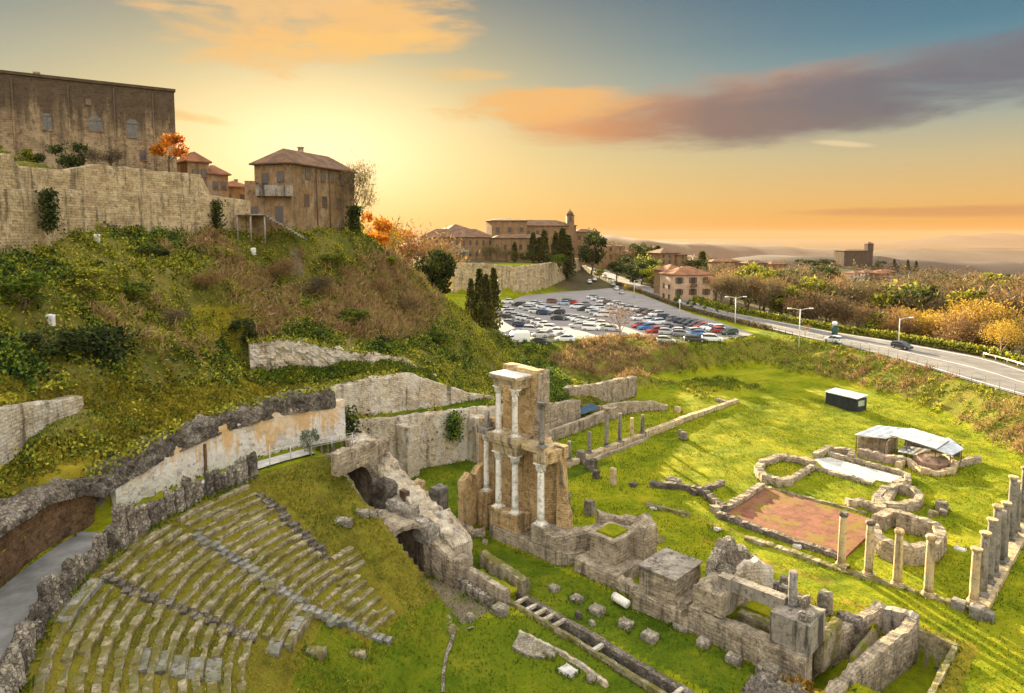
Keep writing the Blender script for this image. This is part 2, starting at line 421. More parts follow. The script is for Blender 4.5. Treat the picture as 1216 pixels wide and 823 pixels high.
def rock(name, c1, c2, c3, sc=2.6, stain=.5, moss=.3, bs=.9):
    m, k, b = newmat(name)
    geo = k.new('ShaderNodeNewGeometry'); pos = geo.outputs['Position']
    w = k.noise(pos, 1.4, 4, .6, out='Color')
    wv = k.new('ShaderNodeVectorMath', operation='MULTIPLY_ADD'); k.t.links.new(w, wv.inputs[0]); wv.inputs[1].default_value = (.9,) * 3; k.t.links.new(pos, wv.inputs[2])
    vo = k.new('ShaderNodeTexVoronoi', feature='F1'); vo.inputs['Scale'].default_value = sc; k.t.links.new(wv.outputs[0], vo.inputs['Vector'])
    ve = k.new('ShaderNodeTexVoronoi', feature='DISTANCE_TO_EDGE'); ve.inputs['Scale'].default_value = sc; k.t.links.new(wv.outputs[0], ve.inputs['Vector'])
    sp = k.new('ShaderNodeSeparateColor'); k.t.links.new(vo.outputs['Color'], sp.inputs[0])
    c = k.mix(sp.outputs[0], c1, c2); n = k.noise(pos, .8, 5, .65); n2 = k.noise(pos, 6, 4, .65)
    c = k.mix(k.math('MULTIPLY', k.sm(n, .45, .65), .8), c, c3)
    c = k.mix(k.math('MULTIPLY', k.sm(n2, .48, .72), .6), c, tuple(x * .35 for x in c2))
    c = k.mix(k.math('MULTIPLY', k.sm(k.noise(k.vmap(pos, (1.6, 1.6, .3)), 1.0, 4, .6), .52, .68), stain), c, (.035, .03, .026))
    c = k.mix(k.math('MULTIPLY', k.sm(k.math('ADD', ve.outputs['Distance'], k.math('MULTIPLY', k.math('SUBTRACT', n2, .5), .12)), .06, .0), .55), c, (.04, .034, .028))
    sz = k.new('ShaderNodeSeparateXYZ'); k.t.links.new(geo.outputs['True Normal'], sz.inputs[0])
    c = k.mix(k.math('MULTIPLY', k.math('MULTIPLY', k.sm(sz.outputs[2], .4, .9), k.sm(k.noise(pos, 1.3, 5, .65), .45, .6)), moss), c, (.13, .11, .025))
    k.t.links.new(c, b.inputs['Base Color'])
    bump(k, b, k.math('ADD', k.math('MULTIPLY', k.sm(ve.outputs['Distance'], 0, .12), .8), k.math('MULTIPLY', n2, .8)), bs, .12)
    return m
GREY = stone('grey_masonry', (.37, .32, .26), (.25, .21, .165), (.45, .38, .29), .5, .2)
RUB = stone('rubble_masonry', (.40, .32, .22), (.20, .155, .11), (.52, .43, .31), .6, .28, .035, .25, .6)
WARM = stone('ochre_brick', (.58, .38, .17), (.38, .23, .10), (.68, .51, .28), .62, .22, .035, .3, .6)
GOLD = stone('warm_city_wall', (.52, .39, .22), (.30, .22, .12), (.62, .50, .31), .6, .28, .03, .4, .6)
DARKW = stone('weathered_fortress_stone', (.36, .26, .15), (.20, .14, .085), (.46, .35, .21), .7, .3, .03, .5, .6, 0, 0, .9, (.045, .033, .024), (39.5, 45))
WHITE = stone('pale_limestone', (.56, .47, .35), (.36, .295, .215), (.62, .50, .34), .5, .25, .03, .35, .7, 0, .5)
PLAST = stone('ochre_white_plaster', (.66, .60, .52), (.46, .43, .40), (.74, .68, .58), 1.6, .9, .004, .9, .2, 0, .5, .5, (.56, .33, .11), (10.0, 11.8))
BROWN = stone('brown_brick', (.20, .115, .06), (.11, .065, .035), (.26, .16, .09), .5, .2, .025, .4, .6)
DRUB = rock('dark_rubble', (.19, .16, .13), (.10, .085, .07), (.36, .31, .26), 4.6, .5, .4)
PLUMP = rock('pale_rubble_core', (.46, .41, .34), (.28, .24, .19), (.58, .52, .44), 4.6, .4, .3, 1.0)
ROCK = rock('pale_field_rock', (.30, .26, .20), (.18, .155, .12), (.42, .37, .30), 3.4, .45, .4, .7)
LUMP = rock('rubble_core_rock', (.36, .31, .25), (.20, .165, .13), (.5, .45, .37), 4.2, .5, .35, 1.0)
MOSSY = stone('mossy_bench_stone', (.33, .27, .17), (.17, .14, .09), (.42, .36, .25), 1.3, .5, .02, .4, .55, .85)
SLAB = stone('bare_bench_stone', (.21, .20, .19), (.13, .125, .12), (.36, .34, .31), 1.3, .8, .015, .5, .6, .12)
MARB = stone('white_marble', (.80, .77, .70), (.76, .73, .66), (.72, .66, .54), 3, 1.6, .004, .8, .12, 0, 0, .15)
COLST = stone('lichened_column_stone', (.50, .40, .26), (.40, .31, .19), (.58, .43, .21), 3, .9, .02, .5, .65)
COLG = stone('grey_column_stone', (.24, .22, .19), (.15, .14, .125), (.34, .30, .25), 3, .8, .02, .5, .7)
CONC = stone('old_concrete', (.27, .235, .195), (.22, .19, .155), (.38, .33, .27), 2.6, 1.3, .003, .8, .9, 0, 0, .5)
def plain(name, col, rough=.85, var=.25, sc=1.2, metal=0.0, spec=.2, c2=None):
    m, k, b = newmat(name)
    pos = k.new('ShaderNodeNewGeometry').outputs['Position']
    n = k.noise(pos, sc, 5, .6)
    c = k.mix(k.sm(n, .3, .7), tuple(x * (1 - var) for x in col), c2 or tuple(min(1, x * (1 + var * .6)) for x in col))
    k.t.links.new(c, b.inputs['Base Color']); b.inputs['Roughness'].default_value = rough; b.inputs['Metallic'].default_value = metal
    b.inputs['Specular IOR Level'].default_value = spec
    return m
def roofmat(name, c1, c2):
    m, k, b = newmat(name)
    tc = k.new('ShaderNodeTexCoord'); geo = k.new('ShaderNodeNewGeometry')
    br = k.new('ShaderNodeTexBrick'); k.t.links.new(tc.outputs['UV'], br.inputs['Vector'])
    br.inputs['Color1'].default_value = (*c1, 1); br.inputs['Color2'].default_value = (*c2, 1); br.inputs['Mortar'].default_value = (*[x * .4 for x in c1], 1)
    br.inputs['Scale'].default_value = 1; br.inputs['Brick Width'].default_value = .3; br.inputs['Row Height'].default_value = .45; br.inputs['Mortar Size'].default_value = .04
    c = k.mix(k.sm(k.noise(geo.outputs['Position'], .5, 5, .6), .4, .65), br.outputs['Color'], tuple(x * .6 for x in c2))
    k.t.links.new(c, b.inputs['Base Color']); bump(k, b, br.outputs['Fac'], .4, .05)
    return m
ROOF = roofmat('terracotta_roof', (.34, .16, .08), (.26, .12, .065))
ROOFD = roofmat('old_brown_roof', (.24, .14, .085), (.17, .10, .06))
GLASS = plain('dark_window_glass', (.05, .055, .06), .15, .2, 2, 0, .6)
PALEGL = plain('sky_pale_glass', (.12, .12, .11), .45, .3, 2, 0, .4)  # reflected sky put into the paler base colour
WOODD = plain('dark_wood', (.10, .06, .035), .8)
SHUT = plain('brown_shutter', (.16, .09, .05), .8)
METAL = plain('galvanised_metal', (.52, .53, .54), .5, .12, 3, .3, .4)
RAILM = plain('dark_rail_metal', (.13, .14, .15), .6, .1, 3, .3)
POSTM = plain('painted_lamp_post', (.62, .62, .6), .5, .08)
LAMPH = plain('lamp_head_plastic', (.75, .75, .72), .4, .08)
SHEET = plain('zinc_roof_sheet', (.42, .44, .46), .5, .3, .9, .2, .4)
PAVE = plain('pale_path_paving', (.40, .38, .35), .9, .3, 1.5)
CRYPT = plain('grey_corridor_paving', (.17, .165, .16), .9, .35, .6)
ASPH = plain('pale_asphalt', (.19, .175, .17), .9, .15, .25)
ROADM = plain('road_asphalt', (.135, .128, .125), .85, .3, .35)
LINE = plain('road_paint', (.72, .72, .7), .7, .1)
TRUNK = plain('bark', (.13, .095, .06), .95, .35, 2)
TRUNKL = plain('pale_bark', (.26, .2, .14), .95, .3, 2)
REDF = None
def mk_red():
    m, k, b = newmat('red_cocciopesto_floor')
    pos = k.new('ShaderNodeNewGeometry').outputs['Position']
    n = k.noise(pos, .6, 6, .65); n2 = k.noise(pos, 2.2, 6, .7); n3 = k.noise(k.vmap(pos, (1, 1, 1), loc=(7, 2, 0)), .35, 6, .7)
    c = k.mix(k.sm(n, .38, .62), (.125, .048, .03), (.19, .08, .05))
    c = k.mix(k.math('MULTIPLY', k.sm(n2, .58, .70), .6), c, (.28, .18, .14))
    c = k.mix(k.math('MULTIPLY', k.sm(n3, .47, .62), .85), c, (.15, .11, .015))
    c = k.mix(k.math('MULTIPLY', k.sm(k.noise(pos, 1.4, 6, .7), .55, .66), .8), c, (.075, .03, .02))
    k.t.links.new(c, b.inputs['Base Color']); bump(k, b, n2, .3, .05)
    return m
REDF = mk_red()
def leafmat(name, cols, sc=.5, per=.5, trans=.25):
    """foliage: hue by place and per leaf, a little light through the leaf"""
    m, k, b = newmat(name)
    geo = k.new('ShaderNodeNewGeometry'); oi = k.new('ShaderNodeObjectInfo')
    n = k.noise(geo.outputs['Position'], sc, 4, .6)
    f = k.math('ADD', k.math('MULTIPLY', k.math('SUBTRACT', n, .5), 1.7), k.math('ADD', k.math('MULTIPLY', k.math('SUBTRACT', geo.outputs['Random Per Island'], .5), per), .5))
    f = k.math('ADD', f, k.math('MULTIPLY', k.math('SUBTRACT', oi.outputs['Random'], .5), .3))
    c = k.ramp(f, [(i / (len(cols) - 1), q) for i, q in enumerate(cols)])
    k.t.links.new(c, b.inputs['Base Color']); b.inputs['Roughness'].default_value = .75
    if trans:
        out = [x for x in k.n if x.type == 'OUTPUT_MATERIAL'][0]
        t = k.new('ShaderNodeBsdfTranslucent'); k.t.links.new(c, t.inputs[0])
        mx = k.new('ShaderNodeMixShader'); mx.inputs[0].default_value = trans
        k.t.links.new(b.outputs[0], mx.inputs[1]); k.t.links.new(t.outputs[0], mx.inputs[2]); k.t.links.new(mx.outputs[0], out.inputs[0])
    return m
L_IVY = leafmat('ivy_leaves', [(.009, .024, .008), (.045, .09, .014), (.14, .20, .02), (.30, .33, .03)], .45, 1.0)
L_OLIVE = leafmat('olive_scrub_leaves', [(.032, .038, .010), (.13, .155, .016), (.27, .275, .022), (.44, .38, .04)], .45, 1.0)
L_BRAM = leafmat('dry_bramble_stems', [(.10, .055, .03), (.24, .14, .06), (.38, .25, .12), (.24, .2, .05)], .4, .8)
L_MOSS = leafmat('yellow_moss_tufts', [(.07, .075, .012), (.16, .145, .014), (.27, .225, .018), (.36, .29, .03)], .5, .6)
L_GRASS = leafmat('grass_blades', [(.02, .04, .004), (.055, .09, .006), (.115, .145, .008), (.2, .19, .012)], .25, .6, .4)
L_CYP = leafmat('cypress_needles', [(.02, .028, .010), (.045, .055, .015), (.09, .085, .02), (.14, .11, .022)], .4, .7)
L_EVER = leafmat('evergreen_leaves', [(.012, .02, .009), (.03, .045, .012), (.06, .08, .016), (.09, .11, .02)], .4, .7)
L_RUST = leafmat('rusty_twigs', [(.07, .045, .028), (.15, .09, .045), (.25, .14, .055), (.30, .19, .07)], .12, .8)
L_DULL = leafmat('dull_twigs', [(.055, .045, .03), (.12, .085, .045), (.17, .12, .055), (.14, .13, .04)], .12, .7)
L_YEL = leafmat('golden_leaves', [(.16, .085, .02), (.32, .19, .025), (.48, .31, .035), (.56, .42, .06)], .3, .8)
L_FLAME = leafmat('orange_leaves', [(.25, .05, .010), (.42, .12, .012), (.52, .22, .016), (.55, .31, .03)], .3, .8)
L_SPRING = leafmat('fresh_green_leaves', [(.025, .05, .007), (.06, .10, .010), (.12, .15, .012), (.2, .2, .02)], .3, .7)
L_GREY = leafmat('grey_olive_leaves', [(.07, .085, .05), (.16, .18, .12), (.30, .32, .24), (.45, .46, .38)], .6, .8)
# ground: attribute-driven cover (where each kind of ground lies), noise for its own patchiness
def mk_ground():
    m, k, b = newmat('ground_cover')
    geo = k.new('ShaderNodeNewGeometry'); pos = geo.outputs['Position']
    def attr(n):
        a = k.new('ShaderNodeAttribute'); a.attribute_name = n; return a.outputs['Fac']
    nA = k.noise(pos, .16, 5, .6); nB = k.noise(pos, .9, 6, .65); nC = k.noise(pos, 5.5, 5, .7); nD = k.noise(pos, .06, 4, .6)
    f = k.math('ADD', k.math('MULTIPLY', nA, .5), k.math('ADD', k.math('MULTIPLY', nB, .35), k.math('MULTIPLY', nC, .25)))
    lawn = k.ramp(f, [(.34, (.03, .05, .003)), (.45, (.08, .11, .004)), (.55, (.15, .17, .005)), (.66, (.25, .225, .012))])
    lawn = k.mix(k.math('MULTIPLY', k.sm(k.noise(k.vmap(pos, loc=(9, 4, 0)), .33, 6, .7), .55, .68), .45), lawn, (.19, .15, .02))
    lawn = k.mix(k.math('MULTIPLY', k.sm(k.noise(k.vmap(pos, loc=(2, 14, 0)), 1.7, 6, .75), .58, .70), .5), lawn, (.05, .085, .006))
    seat = k.ramp(f, [(.36, (.03, .034, .007)), (.48, (.075, .07, .01)), (.58, (.14, .115, .014)), (.7, (.2, .165, .025))])
    seat = k.mix(k.math('MULTIPLY', k.sm(nB, .5, .68), .5), seat, (.08, .11, .01))
    hill = k.ramp(f, [(.36, (.035, .045, .012)), (.48, (.075, .085, .015)), (.58, (.14, .125, .025)), (.7, (.2, .15, .06))])
    moss = k.ramp(f, [(.36, (.04, .04, .01)), (.46, (.10, .09, .012)), (.56, (.2, .16, .014)), (.7, (.28, .22, .025))])
    dirt = k.ramp(f, [(.36, (.06, .048, .03)), (.5, (.13, .105, .07)), (.7, (.22, .18, .12))])
    far = k.ramp(k.math('ADD', k.math('MULTIPLY', nD, .7), k.math('MULTIPLY', nA, .3)), [(.3, (.03, .028, .016)), (.45, (.06, .05, .026)), (.6, (.09, .07, .03)), (.7, (.05, .055, .02))])
    def edge(a, w=.5): return k.sm(k.math('ADD', a, k.math('MULTIPLY', k.math('SUBTRACT', nB, .5), w)), .35, .65)
    lawn = k.mix(k.math('MULTIPLY', k.sm(k.noise(k.vmap(pos, loc=(22, 4, 0)), .8, 7, .8), .60, .70), .55), lawn, (.15, .10, .03))
    lush_or_shade = k.ramp(f, [(.34, (.014, .03, .003)), (.46, (.036, .066, .004)), (.56, (.075, .105, .005)), (.68, (.14, .14, .01))])  # lusher grass, its ramp also darkened for the hill's shade
    lawn = k.mix(edge(attr('lush_or_shade'), .7), lawn, lush_or_shade)
    c = k.mix(edge(attr('hill')), lawn, hill)
    c = k.mix(edge(attr('seat')), c, seat)
    c = k.mix(edge(attr('moss')), c, moss)
    c = k.mix(edge(attr('dirt'), .9), c, dirt)
    c = k.mix(edge(attr('far')), c, far)
    k.t.links.new(c, b.inputs['Base Color']); b.inputs['Roughness'].default_value = 1; b.inputs['Specular IOR Level'].default_value = .05
    bump(k, b, k.math('ADD', k.math('MULTIPLY', nB, 1.0), k.math('MULTIPLY', nC, .5)), .9, .22)
    return m
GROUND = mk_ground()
FARHILL = plain('far_hill_cover', (.030, .028, .030), 1, .3, .0006)
USE_HAZE = True
# ------------------------------------------------------------------ terrain
def tup(p): return (p[0], p[1], p[2])
LINES = []
def line(*pts): LINES.append([tup(p) for p in pts])
def step(pts, off, zt):
    """a cliff: foot line and a head line `off` to its left, at heights zt"""
    line(*pts); n = len(pts); top = []
    for i, p in enumerate(pts):
        a = Vector(pts[max(0, i - 1)][:2]); b = Vector(pts[min(n - 1, i + 1)][:2]); t = (b - a).normalized()
        top.append((p[0] - t.y * off, p[1] + t.x * off, zt[i] if isinstance(zt, (list, tuple)) else zt))
    line(*top); return top
# the flat excavation
for a, b in ((0, 10), (30, 5), (50, 10), (10, 25), (0, 45), (20, 60), (40, 40), (55, 25), (-8, 20), (-8, 5), (-12, 12), (-10, 40), (10, 75), (30, 60), (45, 0), (2, -2), (25, -8), (-14, 2)):
    line(W(a, b, 0))
line((0, 14, 0)); line((40, 18, 0)); line((90, 25, 0)); line((65, 45, 0)); line((95, 60, 0.5)); line((-14, 20, 1))
# embankment below the road (foot, head) and below the car park
PZ = 5.0
line((95, 48, 0.3), (77, 58, 0), (66, 71, 0), (61.8, 80, 0), (65.5, 99, 0), (62, 124, 0), (54, 134, 0.2), G(900, 434, 0), G(850, 442, 0), G(800, 448, 0), G(750, 456, 0), G(700, 468, 0), (11, 112, 0))
EDGE = [G(u, v, PZ) for u, v in ((905, 399), (880, 403), (840, 409), (800, 411), (770, 404), (745, 400), (700, 405), (660, 409), (620, 414), (592, 417))]
line((112, 54, 5.2), (82, 64, 5), (76.4, 74, 5), (72.4, 84, 5), (71.2, 94, 5), (70.3, 104, 5), (70.2, 114, 5), (69.4, 126, 5), (67.3, 137, 5), *EDGE)
line(G(745, 430, 2.6), G(700, 436, 2.6), G(650, 440, 2.8))
# car park and road
line((-8, 155, PZ), (-8, 205, PZ + .2), (4, 246, PZ + .8), (18, 262, PZ + .6), (37, 275, PZ + .6)); line((20, 185, PZ)); line((35, 225, PZ)); line((50, 170, PZ)); line((10, 220, PZ))
line((120, 64, 5.2), (98, 80, 5.2), (89, 95, 5.2), (88, 107, 5.2), (90.5, 123, 5.2), (86, 136, 5.2), (82.5, 146, 5.2), (77, 155, 5.2), (73, 165, 5.4), (68.3, 180, 5.4), (64, 194, 5.4), (62, 216, 5.5), (62, 245, 5.6), (59, 291, 6.3), (54, 331, 8), (52, 381, 11))
line((51, 190, 5.3), (50, 216, 5.4), (47.5, 245, 5.6), (43.5, 290, 6.3), (38.5, 330, 8), (36, 380, 11)); line((60, 460, 13))
# the land falling away east of the road
line((140, 70, 2), (112, 88, 2), (104, 112, 1), (104, 130, .5), (98, 152, 0), (90, 172, 0.5), (78, 200, 2.5), (75, 225, 2.5), (76, 265, 2), (72, 300, 3), (68, 340, 5), (70, 400, 8))
line((160, 90, -7), (145, 150, -11), (125, 185, -10), (112, 230, -6), (110, 290, -3), (105, 360, 0), (110, 450, 3))
line((260, 150, -22), (230, 230, -22), (200, 310, -18), (180, 400, -10), (170, 500, -4))
line((400, 250, -30), (340, 350, -26), (300, 460, -16), (260, 560, -6), (230, 620, -4), (320, 640, -6), (420, 620, -12), (560, 560, -24))
line((120, 560, 6), (60, 640, 14), (-60, 660, 18)); line((150, 760, -14), (320, 800, -24), (520, 760, -34), (-80, 820, -10)); line((700, 450, -50)); line((500, 300, -45))
line((1500, 900, -150)); line((900, 1400, -170)); line((0, 1500, -150)); line((-900, 1500, -120)); line((2500, 3000, -330)); line((0, 3500, -350)); line((-2500, 3000, -330)); line((3000, 500, -250))
# medieval city wall beyond the car park: foot and terrace
MW = [(-34, 228, 8), (-20, 234, 7.6), (2, 244, 7.2), (13, 260, 7.6), (22, 280, 9.6), (30, 300, 12.5)]
step(MW, 1.6, [15, 15.5, 16, 16.2, 16.6, 17])
for q in ((0, 275, 17), (-40, 280, 17.5), (-60, 330, 19), (0, 330, 17.5), (25, 340, 17), (-80, 420, 20), (10, 420, 18), (30, 480, 17), (-120, 300, 24), (-200, 500, 24), (20, 540, 17)): line(q)
# the fortress hill
FW = [(-45.4, 40, 24), (-45.6, 55, 26.3), (-46, 62, 27.0), (-46.6, 70, 28.2), (-46.4, 76, 28.6), (-43.5, 84, 28.5), (-39.5, 91, 28.5), (-36.6, 95.5, 28.4), (-31.2, 95.5, 28.3), (-27.5, 102, 28.1), (-24.2, 108.5, 27.6)]
line(*FW)
line((-48.6, 40, 34), (-48.8, 55, 34.5), (-49.2, 62, 35), (-49.8, 70, 35.3), (-49.4, 77, 35.5), (-46.6, 86, 35), (-42.6, 94, 33), (-39, 99, 29))
for q in ((-70, 60, 36), (-60, 85, 36), (-56, 110, 34), (-80, 140, 34), (-45, 120, 29), (-33, 108, 28.3), (-40, 160, 27), (-70, 200, 27), (-100, 100, 36), (-130, 60, 36), (-120, 200, 30), (-140, 400, 26), (-300, 300, 20), (-300, 100, 20)): line(q)
line(D(425, 281, 106), D(460, 303, 110), D(500, 338, 114), D(540, 376, 119), D(575, 411, 123), D(603, 434, 121))     # the shoulder that meets the lawn
line((-20, 122, 22), (-12, 126, 15), (-4, 133, 8)); line((-22, 140, 15), (-12, 146, 8)); line((-26, 165, 12)); line((-28, 200, 11))
line(D(330, 330, 92), D(420, 345, 97), D(480, 385, 101), D(530, 420, 104), D(575, 450, 106))
line(D(230, 320, 78), D(120, 320, 66), D(40, 330, 56))
line(D(200, 375, 70), D(100, 390, 59), D(20, 400, 51))
# rubble shelf and its pale wall (third wall up)
line(D(294, 441, 75), D(340, 441, 77), D(390, 440, 79), D(430, 437, 81), D(475, 432, 84), D(515, 447, 87), D(560, 462, 92))
line(D(300, 404, 77.2), D(330, 399, 79), D(375, 410, 81), D(430, 420, 83), D(475, 424, 86), D(515, 440, 89))
# second wall: foot and head
W2 = [W(-22.6, -4.6, 8.4), W(-22.9, -1, 7.6), W(-22.5, 1.8, 7.0), W(-21.6, 8, 6.8), W(-20.6, 15, 6.6), W(-20.3, 22, 6.2), W(-20.2, 27, 5.6)]
def head(pts, vs, off=1.0):
    out = []
    for i, p in enumerate(pts):
        a = Vector(pts[max(0, i - 1)][:2]); b = Vector(pts[min(len(pts) - 1, i + 1)][:2]); t = (b - a).normalized()
        x, y = p[0] - t.y * off, p[1] + t.x * off
        out.append((x, y, ztop(x, y, vs[i])))
    return out
W2V = [float(np.interp(CX + FPX * p[0] / p[1], [345, 375, 405, 440, 480, 520, 575, 640], [468, 464, 455, 446, 441, 455, 474, 468])) for p in W2]
line(*W2); line(*head(W2, [v + 4 for v in W2V], 1.1))
# back wall of the portico: z 0 foot, ledge on top
BW = [W(-20.9, .2, 0), W(-20.6, 1.8, 0), W(-19.2, 8, 0), W(-17.6, 15, 0), W(-17.0, 22, 0), W(-17.0, 27, 0)]
line(*BW); line(*[(p[0] - SA[0] * 1.0, p[1] - SA[1] * 1.0, z) for p, z in zip(BW, (7.2, 6.8, 6.5, 6.3, 5.6, 4.6))])
# low terraces right of the tower
BW2 = [W(-17.0, 29.5, 0), W(-17.4, 36, 0), W(-19.5, 47, 0), W(-21, 57, 0)]
line(*BW2); line(*[(p[0] - SA[0] * 1.2, p[1] - SA[1] * 1.2, z) for p, z in zip(BW2, (4.2, 3.6, 3.0, 2.6))])
line(W(-27, 30, 5), W(-28, 45, 4.4), W(-25, 60, 3.0), W(-18, 70, .8))
# left ledge and its wall
LW = [(-29.5, 33, 14.0), (-32.4, 40, 14), (-33.4, 45, 14), (-33.0, 50.3, 14)]
line(*LW); line((-31.2, 32.5, 17.5), (-34.0, 40, 17.4), (-35.0, 45, 17.2), (-34.6, 51, 16.6))
line((-30, 36, 13.8), (-31, 44, 13.8)); line((-31, 55, 15), (-33, 60, 18)); line(D(180, 470, 58), D(260, 455, 66)); line((-40, 48, 20.5), (-40, 60, 22))
# ring of the upper corridor
line(*[POL(28.0, t, 9) for t in range(136, 216, 6)]); line(*[POL(28.9, t, 12.2 + .5 * math.sin(t)) for t in range(136, 216, 6)])
line(W(-20.8, .1, 0), W(-20.2, -2.6, 0), W(-16, -3.8, 0), W(-12, -4.3, 0), W(-8, -4.3, 0), W(-3, -4.3, 0)); line(W(-21.8, .1, 7.4), W(-21.4, -3.6, 8.0), W(-16, -5.6, 8.8), W(-12.5, -6.2, 9))
line(*[POL(31.5, t, 13.4) for t in range(140, 216, 7)])
line((-40, 20, 18), (-30, 12, 16)); line((-60, 20, 30))
for q in ((-46000, 10, -380), (46000, 10, -380), (46000, 60000, -380), (-46000, 60000, -380), (-5000, 14000, -380), (6000, 14000, -380), (8000, 3000, -380), (-400, -60, 10), (400, -60, -20), (0, -60, 10), (-60, -20, 22)): line(q)

def build_tin():
    V = []; E = []; key = {}
    for L in LINES:
        prev = None
        for p in L:
            kk = (round(p[0], 2), round(p[1], 2))
            if kk not in key: key[kk] = len(V); V.append(p)
            i = key[kk]
            if prev is not None and prev != i: E.append((prev, i))
            prev = i
    co, ed, fa, ov, oe, of = delaunay_2d_cdt([Vector(p[:2]) for p in V], E, [], 0, 1e-4, True)
    zz = []
    for i, c in enumerate(co):
        src = ov[i]
        if src: zz.append(V[src[0]][2])
        else:   # an intersection: take the nearest given point
            d = min(range(len(V)), key=lambda q: (V[q][0] - c.x) ** 2 + (V[q][1] - c.y) ** 2); zz.append(V[d][2])
    return np.array([tuple(c) for c in co]), np.array(zz), [tuple(f) for f in fa]
def axis(lo, hi, d, out, g=1.13, mx=4000):
    a = list(np.arange(lo, hi + 1e-6, d)); x = hi; s = d
    while x < out: s = min(s * (1.022 if s < 3.5 else g), mx); x += s; a.append(x)
    x = lo; s = d; left = []
    return a
def axis2(lo, hi, d, lo2, hi2, g=1.12, mx=4000):
    a = axis(lo, hi, d, hi2, g, mx); b = [-q for q in axis(-lo, -lo, d, -lo2, g, mx)][1:]
    return np.array(sorted(set([round(q, 3) for q in b + a])))
GXS = axis2(-52, 86, .45, -45000, 45000); GYS = axis2(24, 150, .45, -50, 55000, 1.08)
def tin_grid():
    co, zz, fa = build_tin()
    X, Y = np.meshgrid(GXS, GYS); Z = np.full(X.shape, np.nan)
    for f in fa:
        p = co[list(f)]; z = zz[list(f)]
        x0, x1 = p[:, 0].min(), p[:, 0].max(); y0, y1 = p[:, 1].min(), p[:, 1].max()
        i0, i1 = np.searchsorted(GXS, [x0, x1 + 1e-6]); j0, j1 = np.searchsorted(GYS, [y0, y1 + 1e-6])
        if i0 >= i1 or j0 >= j1: continue
        sx = X[j0:j1, i0:i1]; sy = Y[j0:j1, i0:i1]
        d = (p[1, 1] - p[2, 1]) * (p[0, 0] - p[2, 0]) + (p[2, 0] - p[1, 0]) * (p[0, 1] - p[2, 1])
        if abs(d) < 1e-12: continue
        l0 = ((p[1, 1] - p[2, 1]) * (sx - p[2, 0]) + (p[2, 0] - p[1, 0]) * (sy - p[2, 1])) / d
        l1 = ((p[2, 1] - p[0, 1]) * (sx - p[2, 0]) + (p[0, 0] - p[2, 0]) * (sy - p[2, 1])) / d
        l2 = 1 - l0 - l1; ok = (l0 > -1e-7) & (l1 > -1e-7) & (l2 > -1e-7)
        zs = l0 * z[0] + l1 * z[1] + l2 * z[2]
        sub = Z[j0:j1, i0:i1]; sub[ok] = zs[ok]
    Z[np.isnan(Z)] = -380
    return X, Y, Z
def sstep(x, a, b):
    t = np.clip((x - a) / (b - a), 0, 1); return t * t * (3 - 2 * t)
def vnoise(x, y, s, seed=0):
    """smooth value noise on arrays"""
    rs = np.random.default_rng(seed); T = rs.random((256, 256))
    x = x * s + 1000.3; y = y * s + 1000.7; i = np.floor(x).astype(int); j = np.floor(y).astype(int); u = x - i; v = y - j
    u = u * u * (3 - 2 * u); v = v * v * (3 - 2 * v)
    g = lambda a, b: T[a % 256, b % 256]
    return (g(i, j) * (1 - u) + g(i + 1, j) * u) * (1 - v) + (g(i, j + 1) * (1 - u) + g(i + 1, j + 1) * u) * v - .5
TX, TY, TZ = tin_grid()
la = (TX - SO[0]) * SA[0] + (TY - SO[1]) * SA[1]; lb = (TX - SO[0]) * SB[0] + (TY - SO[1]) * SB[1]
rC = np.hypot(TX - CC[0], TY - CC[1]); tC = np.degrees(np.arctan2(TY - CC[1], TX - CC[0])) % 360
def cone_z(r):
    return np.clip(1.0 + (r - 7.2) * .49, 0, None)
# the seating: a stone cone cut off at the passage; upper corridor round it
seatm = (rC < 24.3) & (lb < -11.3) & (tC > 110) & (tC < 235)
cz = np.where(rC > 7.2, cone_z(rC), np.clip(1.0 - (7.2 - rC) * .9, 0.0, None))
cz = np.where(rC > 23.6, 9.0, cz)
# the collapsed middle of the seats, grown over
hole = sstep(tC, 172, 180) * sstep(tC, 216, 205) * 0 + sstep(rC, 13.4, 12.6) * (tC > 166)
cz = cz - hole * .35 * sstep(rC, 8, 9.5)
TZ = np.where(seatm, cz, TZ)
corr = (rC >= 24.3) & (rC < 27.9) & (tC > 122) & (tC < 216) & (lb < -5.0)
TZ = np.where(corr, 9.0, TZ)
# the sunken passage between the seats and the ruin with the vaults
passm = (lb >= -11.3) & (lb < -4.6) & (rC < 27.9) & (la < 9) & (la > -11)
TZ = np.where(passm, np.clip(.0 - la * .36, 0, 5.0), TZ)
core = (lb >= -11.3) & (lb < -5.0) & (la <= -10.6) & (rC < 27.9)
TZ = np.where(core, 9.0, TZ)
orch = (rC < 24) & (la > 8) & (lb < -4) & ~seatm
TZ = np.where(orch, 0, TZ)
TZ = np.where((lb > -13) & (lb < 0) & (la > 9) & (rC < 24) & ~seatm, 0, TZ)
